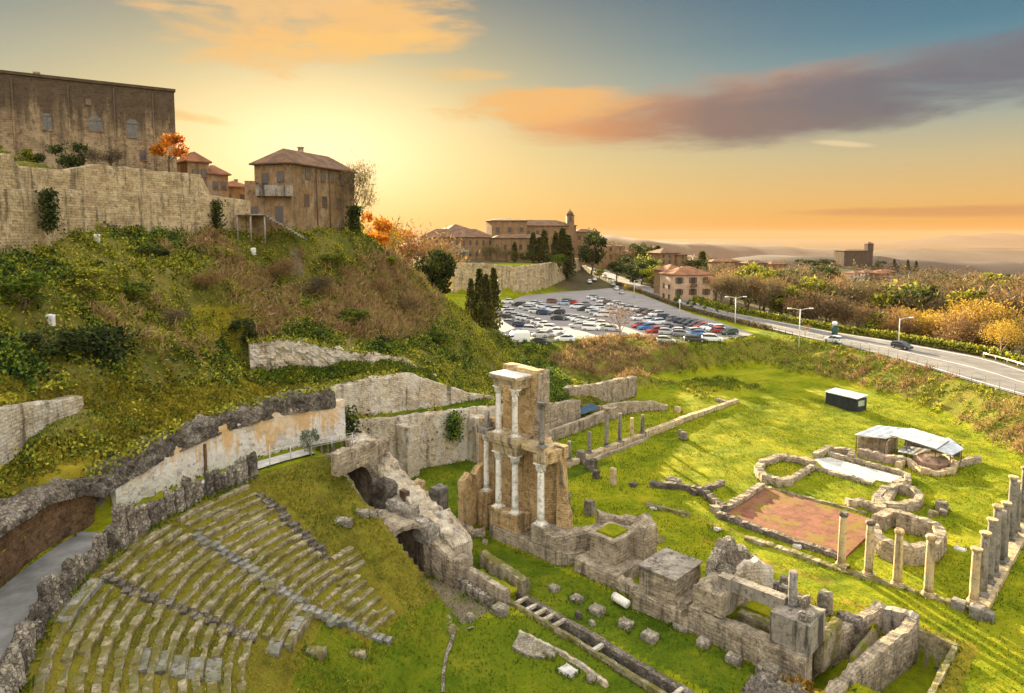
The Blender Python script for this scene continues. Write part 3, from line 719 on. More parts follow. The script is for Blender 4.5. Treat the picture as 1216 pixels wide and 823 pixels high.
# unevenness
flat = sstep(TZ, .6, 2.5)
RN = [(82, 62), (77.5, 74), (73.6, 84), (72.4, 94), (71.5, 104), (71.4, 114), (70.6, 126), (68.5, 138), (65, 148), (60.8, 165), (57, 180), (53.5, 196), (52, 216), (50.3, 245), (47, 290), (42, 330), (40, 385), (48, 455)]
RF = [(98, 72), (90, 83), (85.5, 95), (84.8, 107), (87.3, 122), (83.4, 134), (80.3, 144), (75.4, 153), (71, 163.5), (66.5, 179), (62, 193), (60, 206), (60, 220), (58.8, 247), (55, 292), (50, 332), (48, 385), (56, 455)]
RD = [((p[0] + q[0]) / 2, (p[1] + q[1]) / 2) for p, q in zip(RN, RF)]
rdist = np.full(TX.shape, 1e9)
for (x0, y0), (x1, y1) in zip(RD, RD[1:]):
    L2 = (x1 - x0) ** 2 + (y1 - y0) ** 2; t_ = np.clip(((TX - x0) * (x1 - x0) + (TY - y0) * (y1 - y0)) / L2, 0, 1)
    rdist = np.minimum(rdist, np.hypot(TX - x0 - t_ * (x1 - x0), TY - y0 - t_ * (y1 - y0)))
calm = sstep(rdist, 8, 11) * (1 - .8 * seatm) * (1 - .9 * corr)
calm = calm * np.where((TX > -9) & (TX < 58) & (TY > 136) & (TY < 290) & (TZ > PZ - .3) & (TZ < 6.6), 0, 1)
TZ = TZ + calm * (vnoise(TX, TY, .22, 1) * .22 + vnoise(TX, TY, .8, 2) * .12 + vnoise(TX, TY, .05, 8) * .25) * (TY < 170)
hillm = ((TX < 6) & (TZ > np.where((TY > 88) & (TX > -14 + (TY - 88) * .2), 2.2, 10.2)) & (TY > 30) & (TY < 137) & (rC > 28.4)).astype(float)
TZ = TZ + hillm * (vnoise(TX, TY, .13, 3) * 1.5 + vnoise(TX, TY, .33, 4) * .9 + vnoise(TX, TY, .9, 5) * .45)
embm = ((TZ > .8) & (TZ < 5) & (TY > 70) & (TX > -2)).astype(float)
TZ = TZ + calm * embm * (vnoise(TX, TY, .16, 13) * .9 + vnoise(TX, TY, .5, 14) * .5)
far_ = sstep(np.hypot(TX, TY), 1800, 6000)
TZ = TZ + far_ * (vnoise(TX, TY, 1 / 2600, 21) * 90 + vnoise(TX, TY, 1 / 900, 22) * 40)
mid_ = sstep(np.hypot(TX, TY), 200, 400) * (1 - far_)
TZ = TZ + mid_ * (vnoise(TX, TY, 1 / 90, 31) * 7 + vnoise(TX, TY, 1 / 30, 32) * 2) * (TX > 75)
flatpark = (TX > -9) & (TX < 80) & (TY > 139) & (TY < 300) & (TZ > 5) & (TZ < 7)
def terr(x, y):
    """ground height at points"""
    x = np.asarray(x, float); y = np.asarray(y, float)
    i = np.clip(np.searchsorted(GXS, x) - 1, 0, len(GXS) - 2); j = np.clip(np.searchsorted(GYS, y) - 1, 0, len(GYS) - 2)
    u = (x - GXS[i]) / (GXS[i + 1] - GXS[i]); v = (y - GYS[j]) / (GYS[j + 1] - GYS[j])
    return (TZ[j, i] * (1 - u) + TZ[j, i + 1] * u) * (1 - v) + (TZ[j + 1, i] * (1 - u) + TZ[j + 1, i + 1] * u) * v
def hgt(x, y): return float(terr(x, y))

# small sunken places of the excavation: cut into the sheet (trench, pit, drains)
def cut(a0, a1, b0, b1, z):
    global TZ
    m = (la > a0) & (la < a1) & (lb > b0) & (lb < b1); TZ = np.where(m, z, TZ)
cut(30.4, 34.7, 3.0, 11.2, -2.2); cut(27.6, 30.0, -2, 10.0, -1.8); cut(23.6, 27.4, 6.9, 9.8, -.2)
# trench of the curtain
TRA, TRB = Vector(G(607, 707, 0)[:2]), Vector(G(800, 823, 0)[:2])
tv = (TRB - TRA).normalized(); tn = Vector((-tv.y, tv.x))
ts = (TX - TRA.x) * tv.x + (TY - TRA.y) * tv.y; tt = (TX - TRA.x) * tn.x + (TY - TRA.y) * tn.y
TZ = np.where((ts > .2) & (ts < 22) & (abs(tt) < .52), -1.5, TZ)

def ground():
    ny, nx = TZ.shape
    me = bpy.data.meshes.new('ground')
    co = np.stack([TX, TY, TZ], -1).reshape(-1, 3).astype(np.float32)
    me.vertices.add(len(co)); me.vertices.foreach_set('co', co.ravel())
    idx = np.arange(nx * ny).reshape(ny, nx)
    q = np.stack([idx[:-1, :-1], idx[:-1, 1:], idx[1:, 1:], idx[1:, :-1]], -1).reshape(-1, 4)
    me.loops.add(q.size); me.loops.foreach_set('vertex_index', q.ravel().astype(np.int32))
    me.polygons.add(len(q)); me.polygons.foreach_set('loop_start', np.arange(0, q.size, 4, dtype=np.int32))
    me.polygons.foreach_set('loop_total', np.full(len(q), 4, dtype=np.int32)); me.polygons.foreach_set('use_smooth', np.ones(len(q), dtype=bool))
    def at(n, arr):
        a = me.attributes.new(n, 'FLOAT', 'POINT'); a.data.foreach_set('value', arr.astype(np.float32).ravel())
    dist = np.hypot(TX, TY)
    at('hill', np.clip(hillm + embm * .55 * (TX > 0), 0, 1) * (dist < 1500))
    hollow = (((rC < 12.4) & (tC > 167)) | (rC < 9.2))
    at('seat', seatm * 1.0 * ~hollow)
    at('lush_or_shade', np.clip((hollow & seatm) * 1.0 + ((lb > -4.6) & (lb < .6) & (la > -2) & (la < 40)) * 1.0 + ((la < -4) & (la > -21) & (lb > -4) & (lb < 26)) * .8 + ((rC < 9) & ~seatm) * .6, 0, 1))  # zones of lusher grass, with the shade near the stage coloured in
    ledge = ((TX < -26) & (TY < 62) & (TZ > 11.5) & (TZ < 17)).astype(float)
    mossm = sstep(vnoise(TX, TY, .12, 41), -.05, .12) * hillm * .9 * (TZ < 20) * (TY < 80)
    ringm = ((rC > 28.2) & (rC < 34.5) & (TZ > 10) & (TX < -15)).astype(float)
    wear = np.zeros_like(TZ)
    for a0, a1, b0, b1 in ((34.7, 36.2, 2, 12.6), (27, 36, 11.4, 12.6), (23, 27.5, 9.8, 11.0), (14, 26, 13.5, 14.6), (9, 20, 9.4, 10.3), (5, 22, 17.4, 18.3)):
        d_ = np.maximum(np.maximum(a0 - la, la - a1), np.maximum(b0 - lb, lb - b1)); wear = np.maximum(wear, sstep(d_, .5, -.5))
    at('moss', np.clip(wear * .75 + mossm + ringm * .9 - (((TX < -28.5) & (TY > 33) & (TY < 53) & (TZ < 15.2) & (rC > 30.5)) * 2.0), 0, 1))
    steep = np.zeros_like(TZ); gy, gx = np.gradient(TZ, GYS, GXS); steep = np.hypot(gx, gy)
    at('dirt', np.clip(((steep > 2.6) & (dist < 140)) * .6 + passm * .62, 0, 1))
    at('far', np.clip(sstep(dist, 230, 300) + ((TX > 78) & (TY > 100)) * .8, 0, 1))
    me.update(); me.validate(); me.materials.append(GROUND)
    o = link_mesh('ground', me); o['kind'] = 'structure'; return o
ground()
def strip(name, pts, width, mat, dz=.03, sub=3.0, kind='structure', z=None, parent=None):
    """a sheet that follows the ground along a line"""
    P = [Vector(p[:2]) for p in pts]; out = []
    for i in range(len(P) - 1):
        m = max(1, int((P[i + 1] - P[i]).length / sub))
        for j in range(m + (i == len(P) - 2)): out.append(P[i].lerp(P[i + 1], j / m))
    vs = []; n = max(2, int(width / 1.5) + 1)
    for i, p in enumerate(out):
        t = (out[min(i + 1, len(out) - 1)] - out[max(0, i - 1)]).normalized(); nr = Vector((-t.y, t.x))
        for k in range(n):
            q = p + nr * (width * (k / (n - 1) - .5)); vs.append((q.x, q.y, (hgt(q.x, q.y) if z is None else z) + dz))
    fs = [(i * n + k, i * n + k + 1, (i + 1) * n + k + 1, (i + 1) * n + k) for i in range(len(out) - 1) for k in range(n - 1)]
    fs = [tuple(reversed(f)) for f in fs]
    o = MB().add(vs, fs).build(name, mat, parent)
    if kind: o['kind'] = kind
    return o
# ------------------------------------------------------------------ scattered foliage
def cards(name, P, size, mat, aspect=1.6, up=0.0, parent=None, local_off=None, fold=False, seed=1):
    """leaf- or blade-sized faces, one triangle or kite each"""
    r = np.random.default_rng(seed); n = len(P)
    d = r.normal(size=(n, 3)); d[:, 2] += up * 2.2; d /= np.linalg.norm(d, axis=1)[:, None] + 1e-9
    e = np.cross(d, r.normal(size=(n, 3))); e /= np.linalg.norm(e, axis=1)[:, None] + 1e-9
    s = (np.asarray(size) * r.uniform(.6, 1.35, n))[:, None]
    a = P; b = P + d * s * .5 + e * s * .5 / aspect; c = P + d * s; f = P + d * s * .45 - e * s * .5 / aspect
    V = np.stack([a, b, c, f], 1).reshape(-1, 3)
    me = bpy.data.meshes.new(name)
    me.vertices.add(len(V)); me.vertices.foreach_set('co', V.astype(np.float32).ravel())
    me.loops.add(4 * n); me.loops.foreach_set('vertex_index', np.arange(4 * n, dtype=np.int32))
    me.polygons.add(n); me.polygons.foreach_set('loop_start', np.arange(0, 4 * n, 4, dtype=np.int32)); me.polygons.foreach_set('loop_total', np.full(n, 4, dtype=np.int32))
    me.update(); me.materials.append(mat)
    return link_mesh(name, me, parent)
def mounds(cx, cy, r, h, n, seed=0, base=None):
    """points of leafy mounds: centre arrays -> (N,3)"""
    rs = np.random.default_rng(seed); m = len(cx)
    k = rs.integers(0, m, n)
    d = rs.normal(size=(n, 3)); d[:, 2] = abs(d[:, 2]); d /= np.linalg.norm(d, axis=1)[:, None]
    q = rs.uniform(.55, 1.05, n)
    x = cx[k] + d[:, 0] * r[k] * q; y = cy[k] + d[:, 1] * r[k] * q
    z = terr(x, y) + d[:, 2] * h[k] * q - .05
    return np.stack([x, y, z], 1)
# ------------------------------------------------------------------ the stage ruin
def column(parent, p, h, r, mat=None, cap=True, base=True, name='column', capmat=None):
    """a column: shaft with its base and leafy capital as sub-parts (p in site frame)"""
    mat = mat or MARB; x, y, z = p
    hb = .32 * (r / .3) if base else 0; hc = .75 * (r / .3) if cap else 0
    prof = [(r, hb)] + [(r * (1 - .12 * (t / 8) ** 1.6), hb + (h - hb - hc) * t / 8) for t in range(1, 9)]
    c = MB(SITE).lathe(p, prof, 16).build(name, mat, parent)
    if base:
        MB(SITE).bx(x - r * 1.42, x + r * 1.42, y - r * 1.42, y + r * 1.42, z, z + hb * .34).lathe((x, y, z), [(r * 1.36, hb * .345), (r * 1.4, hb * .5), (r * 1.3, hb * .62), (r * 1.12, hb * .68), (r * 1.14, hb * .76), (r * 1.22, hb * .86), (r * 1.1, hb * .97), (r, hb)], 16).build('column_base', mat, c)
    if cap:
        zc = z + h - hc; m = MB(SITE)
        m.lathe((x, y, zc), [(r * .92, 0), (r * 1.05, hc * .06), (r * .95, hc * .12), (r * 1.0, hc * .4), (r * 1.2, hc * .7), (r * 1.5, hc * .86)], 16)
        for ring, (zz, rr, ln) in enumerate(((.12, 1.0, .34), (.4, 1.08, .34))):
            for i in range(8):
                t = 2 * math.pi * (i + .5 * ring) / 8; cx_, cy_ = x + math.cos(t) * r * rr, y + math.sin(t) * r * rr
                m.tube([(cx_, cy_, zc + hc * zz), (x + math.cos(t) * r * (rr + .16), y + math.sin(t) * r * (rr + .16), zc + hc * (zz + ln * .7)), (x + math.cos(t) * r * (rr + .42), y + math.sin(t) * r * (rr + .42), zc + hc * (zz + ln))], [r * .24, r * .2, r * .08], 5)
        for sx in (-1, 1):
            for sy in (-1, 1): m.tube([(x + sx * r * .8, y + sy * r * .8, zc + hc * .6), (x + sx * r * 1.12, y + sy * r * 1.12, zc + hc * .9)], [r * .15, r * .2], 5)
        m.bx(x - r * 1.5, x + r * 1.5, y - r * 1.5, y + r * 1.5, zc + hc * .87, z + h)
        m.build('capital', capmat or mat, c)
    return c
def part(m, name, mat, parent): return m.build(name, mat, parent)

st = thing('stage_ruin', 'tall two-storey stage ruin with white marble columns against ochre brick walls', 'ruin', W(3.5, 2.5, 0))
m = MB(SITE).rough(-.1, 7.95, .75, 2.4, -.4, 1.15, .5, .06, 1).rough(-.1, 1.1, 2.4, 4.6, -.4, 1.1, .5, .05, 2)
part(m, 'lower_podium', RUB, st)
part(MB(SITE).rough(-.25, 3.25, .95, 2.75, 1.15, 2.55, .45, .03, 3).bx(-.32, 3.32, .86, 2.8, 2.55, 2.78), 'column_pedestal', WARM, st)
part(MB(SITE).rough(4.9, 7.95, .85, 3.0, 1.15, 2.35, .45, .05, 4).rough(5.0, 6.5, .85, 2.0, 2.352, 2.75, .4, .03, 5), 'side_pedestal', RUB, st)
# back walls, lower storey
part(MB(SITE).wall([(-3.6, 3.4, 0, 10.1), (-1.2, 3.4, 0, 10.6), (-.6, 3.5, 0, 11), (-.5, 3.5, 0, 9.6), (4.6, 3.6, 0, 9.6), (4.9, 3.6, 0, 9.0)], 1.2, .12, .45, .05, 6), 'back_wall', WARM, st)
part(MB(SITE).wall([(4.6, 3.0, 1.1, 9.2), (5.2, 3.55, 1.1, 9.2), (5.5, 4.6, 1.1, 9.0)], .9, .15, .4, .04, 7), 'niche_wall', WARM, st)
part(MB(SITE).wall([(6.3, 3.3, 1.1, 8.9), (6.65, 3.35, 1.1, 8.5), (6.9, 3.4, 1.0, 6.6), (7.1, 3.5, .8, 4.6), (7.2, 3.7, .8, 3.6)], 1.0, .25, .3, .08, 8), 'broken_side_wall', WARM, st)
part(MB(SITE).rough(5.2, 6.8, 3.2, 3.95, 8.35, 9.45, .4, .06, 9), 'doorway_head', WARM, st)
# upper storey
part(MB(SITE).wall([(-.5, 3.55, 9.6, 15.9), (3.8, 3.55, 9.6, 15.8)], 1.1, .12, .45, .05, 10), 'upper_wall', WARM, st)
part(MB(SITE).wall([(4.1, 4.1, 9.0, 15.9), (4.1, 3.1, 9.0, 15.5), (4.15, 2.6, 9.0, 11.5)], .5, .25, .3, .08, 11), 'broken_wall_edge', RUB, st)
# columns
for (a, b) in ((.45, 1.5), (2.55, 1.5)): column(st, (a, b, 2.78), 5.35, .31)
column(st, (5.75, 1.4, 2.75), 5.5, .33)
column(st, (-1.9, 2.2, 3.5), 5.6, .28, base=True)
for (a, b) in ((.45, 1.5), (2.55, 1.5)): column(st, (a, b, 9.85), 4.35, .27)
column(st, (5.75, 1.5, 9.6), 4.0, .25, COLG)
# entablatures
def entab(x0, x1, y0, y1, z, h, nm, mat, pj=.22):
    m = MB(SITE); m.bx(x0, x1, y0, y1, z, z + h * .36).bx(x0 - .05, x1 + .05, y0 - .05, y1, z + h * .362, z + h * .62)
    m.bx(x0 - pj * .6, x1 + pj * .6, y0 - pj * .6, y1, z + h * .622, z + h * .78).bx(x0 - pj * 1.3, x1 + pj * 1.3, y0 - pj * 1.3, y1, z + h * .782, z + h)
    n = int((x1 - x0) / .22)
    for i in range(n): m.bx(x0 + (i + .2) * (x1 - x0) / n, x0 + (i + .7) * (x1 - x0) / n, y0 - pj, y0 - pj * .6, z + h * .64, z + h * .775)
    return part(m, nm, mat, st)
entab(.05, 2.95, 1.15, 2.95, 8.13, 1.2, 'lower_entablature', COLST)
part(MB(SITE).bx(-.35, 3.4, .78, 2.9, 9.332, 9.85), 'upper_plinth', COLST, st)
part(MB(SITE).rough(3.45, 6.2, 1.3, 3.0, 9.0, 9.6, .5, .05, 14).rough(5.2, 6.5, 1.0, 3.1, 8.26, 8.99, .4, .04, 15), 'stone_lintel', COLST, st)
part(MB(SITE).rough(5.3, 6.7, 1.5, 3.2, 8.3, 9.3, .4, .07, 16), 'door_entablature', WARM, st)
entab(.1, 2.9, 1.2, 2.98, 14.2, 1.1, 'top_entablature', COLST)
part(MB(SITE).bx(-.12, 3.2, .85, 3.0, 15.302, 15.42), 'roof_slab', MARB, st)
part(MB(SITE).rough(-2.7, -1.2, 1.7, 3.0, 9.1, 9.75, .4, .03, 17).rough(-2.4, -1.5, 1.9, 2.7, 9.752, 10.2, .4, .03, 18).lathe((-1.9, 2.3, 10.2), [(.32, 0), (.24, .1), (.22, 1.0)], 10), 'side_entablature', COLG, st)
part(MB(SITE).rough(-2.6, -1.2, 1.6, 2.8, 0, 2.2, .4, .05, 19).bx(-2.55, -1.25, 1.65, 2.75, 2.2, 3.5), 'side_pier', WARM, st)

# the low curved walls and piers of the stage front
t = thing('curved_stage_wall', 'long low curved stage wall of grey masonry right of the marble columns', 'ruin wall', W(9, 4, 0))
part(MB(SITE).wall([(7.5, 1.2, -.3, 2.35), (7.9, 2.2, -.3, 2.35), (8.4, 3.6, -.3, 2.4), (9.2, 5.0, -.3, 2.4), (10.4, 6.0, -.3, 2.5), (11.8, 6.4, -.3, 2.7), (13.2, 6.4, -.3, 2.9)], 1.0, .15, .4, .06, 21), 'curved_wall', RUB, t)
part(MB(SITE).wall([(7.9, .9, -.3, 1.3), (8.6, 1.9, -.3, 1.0), (8.9, 3.4, -.3, .9)], .9, .12, .4, .06, 23), 'footing', RUB, t)
part(MB(SITE).wall([(8.7, 5.6, 0, 3.6), (9.6, 6.5, 0, 3.1), (11, 7.3, 0, 3.2), (12.5, 7.5, 0, 3.7), (13.6, 7.0, 0, 3.2)], .8, .45, .35, .1, 25), 'rear_wall', RUB, t)
t = thing('stage_pier', 'square stone pier with a mossy hollow top beside the curved wall', 'ruin pier', W(11.7, 3.8, 0))
part(MB(SITE).rough(9.6, 14.0, 1.1, 5.6, -.4, 1.1, .45, .07, 31, .1), 'base_course', RUB, t)
part(MB(SITE).rough(10.4, 13.0, 2.3, 5.2, 1.1, 3.0, .4, .08, 32).bx(10.3, 13.1, 2.2, 5.3, 3.0, 3.22), 'pier_block', RUB, t)
part(MB(SITE).rough(10.8, 12.6, 2.7, 4.8, 3.22, 3.4, .4, .06, 33, .1), 'grassy_top', GROUND, t)
part(MB(SITE).rough(12.6, 14.0, 5.0, 6.9, .2, 3.7, .4, .09, 34, .3), 'broken_corner', RUB, t)
tag(MB(SITE).wall([(14.0, 1.6, -.4, .95), (16.6, 1.3, -.4, 1.05), (17.0, 1.1, -.4, 1.1)], .8, .25, .35, .08, 35).build('stage_front_wall', RUB), 'low front wall joining the two square piers with holes in it', 'ruin wall')
t = thing('stage_pier', 'broad square stone pier with a flat paved top in the middle of the stage front', 'ruin pier', W(18.3, 2.4, 0))
part(MB(SITE).rough(16.2, 20.4, -.1, 4.4, -.4, 1.25, .45, .07, 36, .06), 'base_course', RUB, t)
part(MB(SITE).rough(16.5, 19.6, .4, 4.2, 1.25, 3.1, .4, .08, 37), 'pier_block', RUB, t)
part(MB(SITE).bx(16.4, 19.7, .3, 4.3, 3.1, 3.2), 'paved_top', CONC, t)
part(MB(SITE).rough(19.4, 20.5, .6, 5.5, -.3, 1.6, .4, .08, 38, .1), 'side_wall', RUB, t)
tag(MB(SITE).wall([(20.4, .35, -.4, .8), (21.4, .3, -.4, .7)], .6, .1, .35, .05, 39).build('sill_wall', RUB), 'low sill wall across the dark gap right of the broad pier', 'ruin wall')

t = thing('stage_block', 'long broken stage block with a concrete lintel over a mossy opening', 'ruin', W(25, 2, 0))
part(MB(SITE).wall([(20.9, .6, -1.2, 1.75), (25, .45, -1.2, 1.7), (29.1, .3, -1.2, 1.75)], 1.1, .16, .45, .07, 41), 'lower_wall', RUB, t)
part(MB(SITE).rough(20.95, 23.3, .4, 3.4, 1.75, 3.4, .4, .1, 42, .35), 'left_pier', RUB, t)
part(MB(SITE).rough(26.55, 29.15, .25, 2.9, 1.75, 3.75, .45, .05, 43, .08), 'right_pier', CONC, t)
part(MB(SITE).bx(22.9, 27.0, 1.35, 2.15, 3.36, 4.2), 'concrete_lintel', CONC, t)
part(MB(SITE).bx(22.5, 23.4, 1.1, 1.85, 1.75, 4.3), 'lintel_post', CONC, t)
part(MB(SITE).rough(23.4, 26.5, 2.3, 3.1, .6, 1.5, .4, .06, 45).rough(23.4, 26.5, 1.4, 2.3, .3, 1.0, .4, .06, 46), 'mossy_steps', MATS['mossy_bench_stone'], t)
part(MB(SITE).rough(23.5, 26.5, 3.1, 4.4, .6, 1.7, .4, .1, 47), 'moss_bank', GROUND, t)
part(MB(SITE).lathe(W(0, 0, 0) * 0 + Vector((27.35, 1.9, 3.7)), [(.34, 0), (.33, .2), (.29, .25), (.28, 2.35)], 12), 'column_stump', COLG, t)
part(MB(SITE).rough(27.0, 28.2, 2.0, 2.9, 3.75, 4.3, .3, .1, 48, .2).rough(25.9, 27.0, 3.0, 4.2, 1.2, 3.3, .35, .12, 49, .3).rough(28.2, 29.0, .5, 1.6, 3.75, 4.1, .3, .09, 50, .2), 'broken_top', LUMP, t)
part(MB(SITE).rough(28.5, 29.15, 2.9, 6.4, -.6, 1.6, .4, .07, 51, .1), 'return_wall', MATS['mossy_bench_stone'], t)
# the ruined apse standing behind it
t = thing('broken_apse', 'jagged broken apse of rubble rising behind the left end of the stage block', 'ruin', W(21.5, 5, 0))
part(MB(SITE).wall([(21.0, 2.9, 0, 3.9), (20.9, 3.8, 0, 4.5), (20.9, 4.8, 0, 5.1), (21.2, 5.8, 0, 5.3), (21.7, 6.7, 0, 4.6), (22.6, 7.4, 0, 3.4)], .75, .6, .3, .14, 52), 'apse_wall', LUMP, t)
part(MB(SITE).wall([(22.4, 3.3, 1.5, 3.4), (22.9, 4.3, 1.0, 4.3), (23.5, 5.1, .5, 4.5), (24.4, 5.8, 0, 3.6)], .6, .2, .3, .08, 53), 'shell_wall', WHITE, t)
part(MB(SITE).rough(21.4, 22.6, 2.8, 4.0, 3.3, 3.9, .35, .16, 54, .4), 'rubble_mass', DRUB, t)
# stones set up on edge behind the stage
for i, (a, b, w, d, h, lb_) in enumerate(((22.3, 8.1, .62, .7, 1.5, 'first standing grey block from the left in the row behind the apse'), (23.0, 8.0, .66, .7, 1.65, 'second standing block from the left in the row behind the apse'), (23.75, 7.9, .6, .75, 1.75, 'middle standing block in the row of upright stones behind the stage'), (24.5, 7.8, .6, .7, 1.7, 'fourth upright slab from the left in the row behind the stage'), (25.15, 7.75, .4, .7, 1.6, 'thin upright slab at the right end of the row behind the stage'))):
    o = MB(SITE).rough(a - w / 2, a + w / 2, b - d / 2, b + d / 2, -.2, h, .35, .06, 60 + i, .05, .08).build('upright_stone', LUMP); tag(o, lb_, 'stone block', 'upright stones behind the stage')
for i, (a, b, w, d, h, lb_) in enumerate(((19.0, 9.6, 1.7, 1.1, .9, 'low flat boulder heap behind the broad pier with dark stones on top'), (20.0, 9.2, 1.2, 1.2, 1.2, 'dark layered boulder behind the broad pier'), (21.2, 9.6, .9, .9, 1.5, 'dark pointed boulder left of the row of upright stones'), (22.2, 9.9, .9, .8, 1.1, 'round dark boulder behind the jagged apse'), (24.0, 9.6, 1.0, .9, 1.6, 'big round capital stone behind the upright stones'), (26.9, 9.5, 1.0, .9, 1.5, 'tall square grey block near the pit corner'), (28.9, 8.6, 1.8, .8, .9, 'long white-topped block lying near the pit corner'), (27.4, 7.4, 1.6, .6, .35, 'flat buff slab lying on the grass inside the stage'), (29.4, 9.6, 1.0, .6, .5, 'small dark block sunk in the grass beside the pit'))):
    o = MB(SITE).rough(a - w / 2, a + w / 2, b - d / 2, b + d / 2, -.15, h, .3, .12, 80 + i, .12, .12).build('stone_block', ROCK if i % 3 else DRUB); tag(o, lb_, 'stone block', 'loose blocks behind the stage')
# pit with its walls
tag(MB(SITE).wall([(27.8, -1.0, -2, .35), (27.9, 4, -2, .3), (28.9, 8, -2, .5), (30.0, 11.4, -2, .8)], .75, .12, .35, .1, 91).build('pit_wall', RUB), 'narrow rubble wall running down the left edge of the sunken pit', 'ruin wall')
tag(MB(SITE).wall([(30.2, -2.5, -2.2, .3), (31.0, 4, -2.2, .5), (32.3, 11.2, -2.2, .9)], .8, .12, .35, .1, 92).build('pit_wall', RUB), 'middle rubble wall crossing the sunken pit', 'ruin wall')
tag(MB(SITE).wall([(29.6, 11.6, -1, .9), (32.5, 11.6, -1, .95)], .9, .12, .35, .1, 93).build('pit_wall', CONC), 'short thick wall closing the head of the sunken pit', 'ruin wall')
tag(MB(SITE).wall([(32.7, 11.3, -2.2, .22), (35.0, 11.2, -2.2, .15)], .35, .04, .35, .04, 94).build('pit_wall', MATS['mossy_bench_stone']), 'thin kerb wall along the far right side of the pit', 'ruin wall')
tag(MB(SITE).wall([(34.9, 11.2, -2.2, .15), (34.9, 2.5, -2.2, .15)], .4, .05, .35, .04, 95).build('pit_wall', MATS['mossy_bench_stone']), 'mossy brown edge wall on the right-hand side of the pit', 'ruin wall')
tag(MB(SITE).rough(26.9, 30.2, -4.5, -1.6, -.5, 1.1, .4, .2, 96, .5).build('rubble_heap', DRUB), 'dark heap of rubble at the near corner of the pit', 'rubble')

# left of the tower: low ochre fragments
tag(MB(SITE).wall([(-2.9, -.2, 0, 4.9), (-3.0, .7, 0, 5.6), (-3.2, 1.8, 0, 5.0), (-3.3, 2.8, 0, 5.8)], .8, .7, .35, .08, 101).build('ochre_wall_fragment', WARM), 'broken ochre wall fragment left of the marble columns', 'ruin wall')
tag(MB(SITE).rough(-6.8, -5.6, -1.0, .6, 0, 3.4, .4, .07, 102, .2).build('grey_pillar', COLG), 'dark grey square pillar standing in the grass left of the ochre fragment', 'ruin pier')
tag(MB(SITE).rough(-5.6, -4.4, -4.9, -3.2, 0, 5.2, .4, .08, 103, .2).build('ochre_pier', WARM), 'tall ochre brick pier at the end of the vaulted ruin', 'ruin pier')
tag(MB(SITE).wall([(-5.0, -3.0, 0, 1.4), (-3.4, -1.2, 0, 1.2), (-1.0, -.4, 0, .9), (-.4, .5, 0, .8)], .7, .35, .35, .1, 104).build('low_rubble_wall', RUB), 'low rubble wall at the foot of the ochre fragment', 'ruin wall')
for i, (a, b, w, d, h, lb_) in enumerate(((-3.0, -1.6, .9, .8, .7, 'pinkish block lying before the ochre fragment'), (-1.6, -2.0, .8, .5, .4, 'flat stone by the grass edge before the ochre fragment'), (.7, -.5, .5, .4, .35, 'small pale stone at the left foot of the stage podium'))):
    tag(MB(SITE).rough(a - w / 2, a + w / 2, b - d / 2, b + d / 2, -.1, h, .3, .06, 105 + i, .05).build('stone_block', RUB), lb_, 'stone block')

# ------------------------------------------------------------------ vaulted side entrance
def vault(a0, a1, bc, ri, ro, zc, n=14, seed=0, z0=None):
    """a barrel of masonry along the a axis"""
    m = MB(SITE); vs = []; fs = []; na = max(2, int((a1 - a0) / .5)); 
    for i in range(na + 1):
        a = a0 + (a1 - a0) * i / na
        for r_, sgn in ((ri, 0), (ro, 1)):
            for k in range(n + 1):
                t = math.pi * k / n; b = bc + r_ * math.cos(t); z = zc + r_ * math.sin(t)
                q = .1 * nz((a, b, z), 1.5, seed) * (1 + sgn)
                vs.append((a + (.25 * nz((a, b, z), .9, seed) if i in (0, na) else 0), b + q * math.cos(t), z + q * math.sin(t) * 1.3))
    w = 2 * (n + 1)
    for i in range(na):
        for k in range(n):
            p = i * w + k; fs.append((p, p + 1, p + w + 1, p + w)); p += n + 1; fs.append((p + 1, p, p + w, p + w + 1))
    for i, rv in ((0, 0), (na, 1)):
        for k in range(n):
            p = i * w + k; f = (p, p + n + 1, p + n + 2, p + 1); fs.append(f if not rv else f[::-1])
    zb = z0 if z0 is not None else zc - 3
    m.add(vs, fs)
    m.bx(a0 + .1, a1 - .1, bc - ro + .02, bc - ri - .02, zb, zc - .005).bx(a0 + .1, a1 - .1, bc + ri + .02, bc + ro - .02, zb, zc - .005)
    return m
vr = thing('vaulted_ruin', 'sloping rubble ruin with two dark barrel-vaulted openings beside the grassy seats', 'ruin', W(-3, -6.5, 0))
part(vault(-10.8, -6.9, -9.4, 2.05, 2.5, 5.5, seed=1, z0=1), 'upper_vault', RUB, vr)
part(vault(-3.6, .9, -9.3, 1.9, 2.3, 2.3, seed=2, z0=-.5), 'lower_vault', RUB, vr)
part(MB(SITE).wall([(-19.5, -4.3, 0, 8.3), (-16, -4.9, 0, 8.6), (-12.5, -5.9, 1, 8.6), (-9, -6.3, 1, 8.2), (-6.5, -6.2, 0, 7.4), (-4, -6.1, 0, 6.0), (-1, -6.0, 0, 4.8), (1.2, -5.9, 0, 4.1), (3.0, -5.8, 0, 3.2), (3.6, -5.8, 0, 2.6)], 2.2, .5, .4, .14, 111), 'rubble_wall', WHITE, vr)
part(MB(SITE).rough(-6.6, -3.4, -7.9, -6.9, .5, 6.4, .5, .18, 112, .5), 'broken_vault_side', DRUB, vr)
part(MB(SITE).rough(-3.6, -.4, -8.4, -6.9, 3.9, 5.2, .5, .2, 113, .5).rough(-.4, 2.2, -8.0, -6.9, 2.6, 4.2, .5, .2, 114, .5), 'rubble_slope', PLUMP, vr)
part(MB(SITE).bx(-2.9, -2.1, -7.3, -6.8, 3.4, 5.9), 'doorway', WOODD, vr)
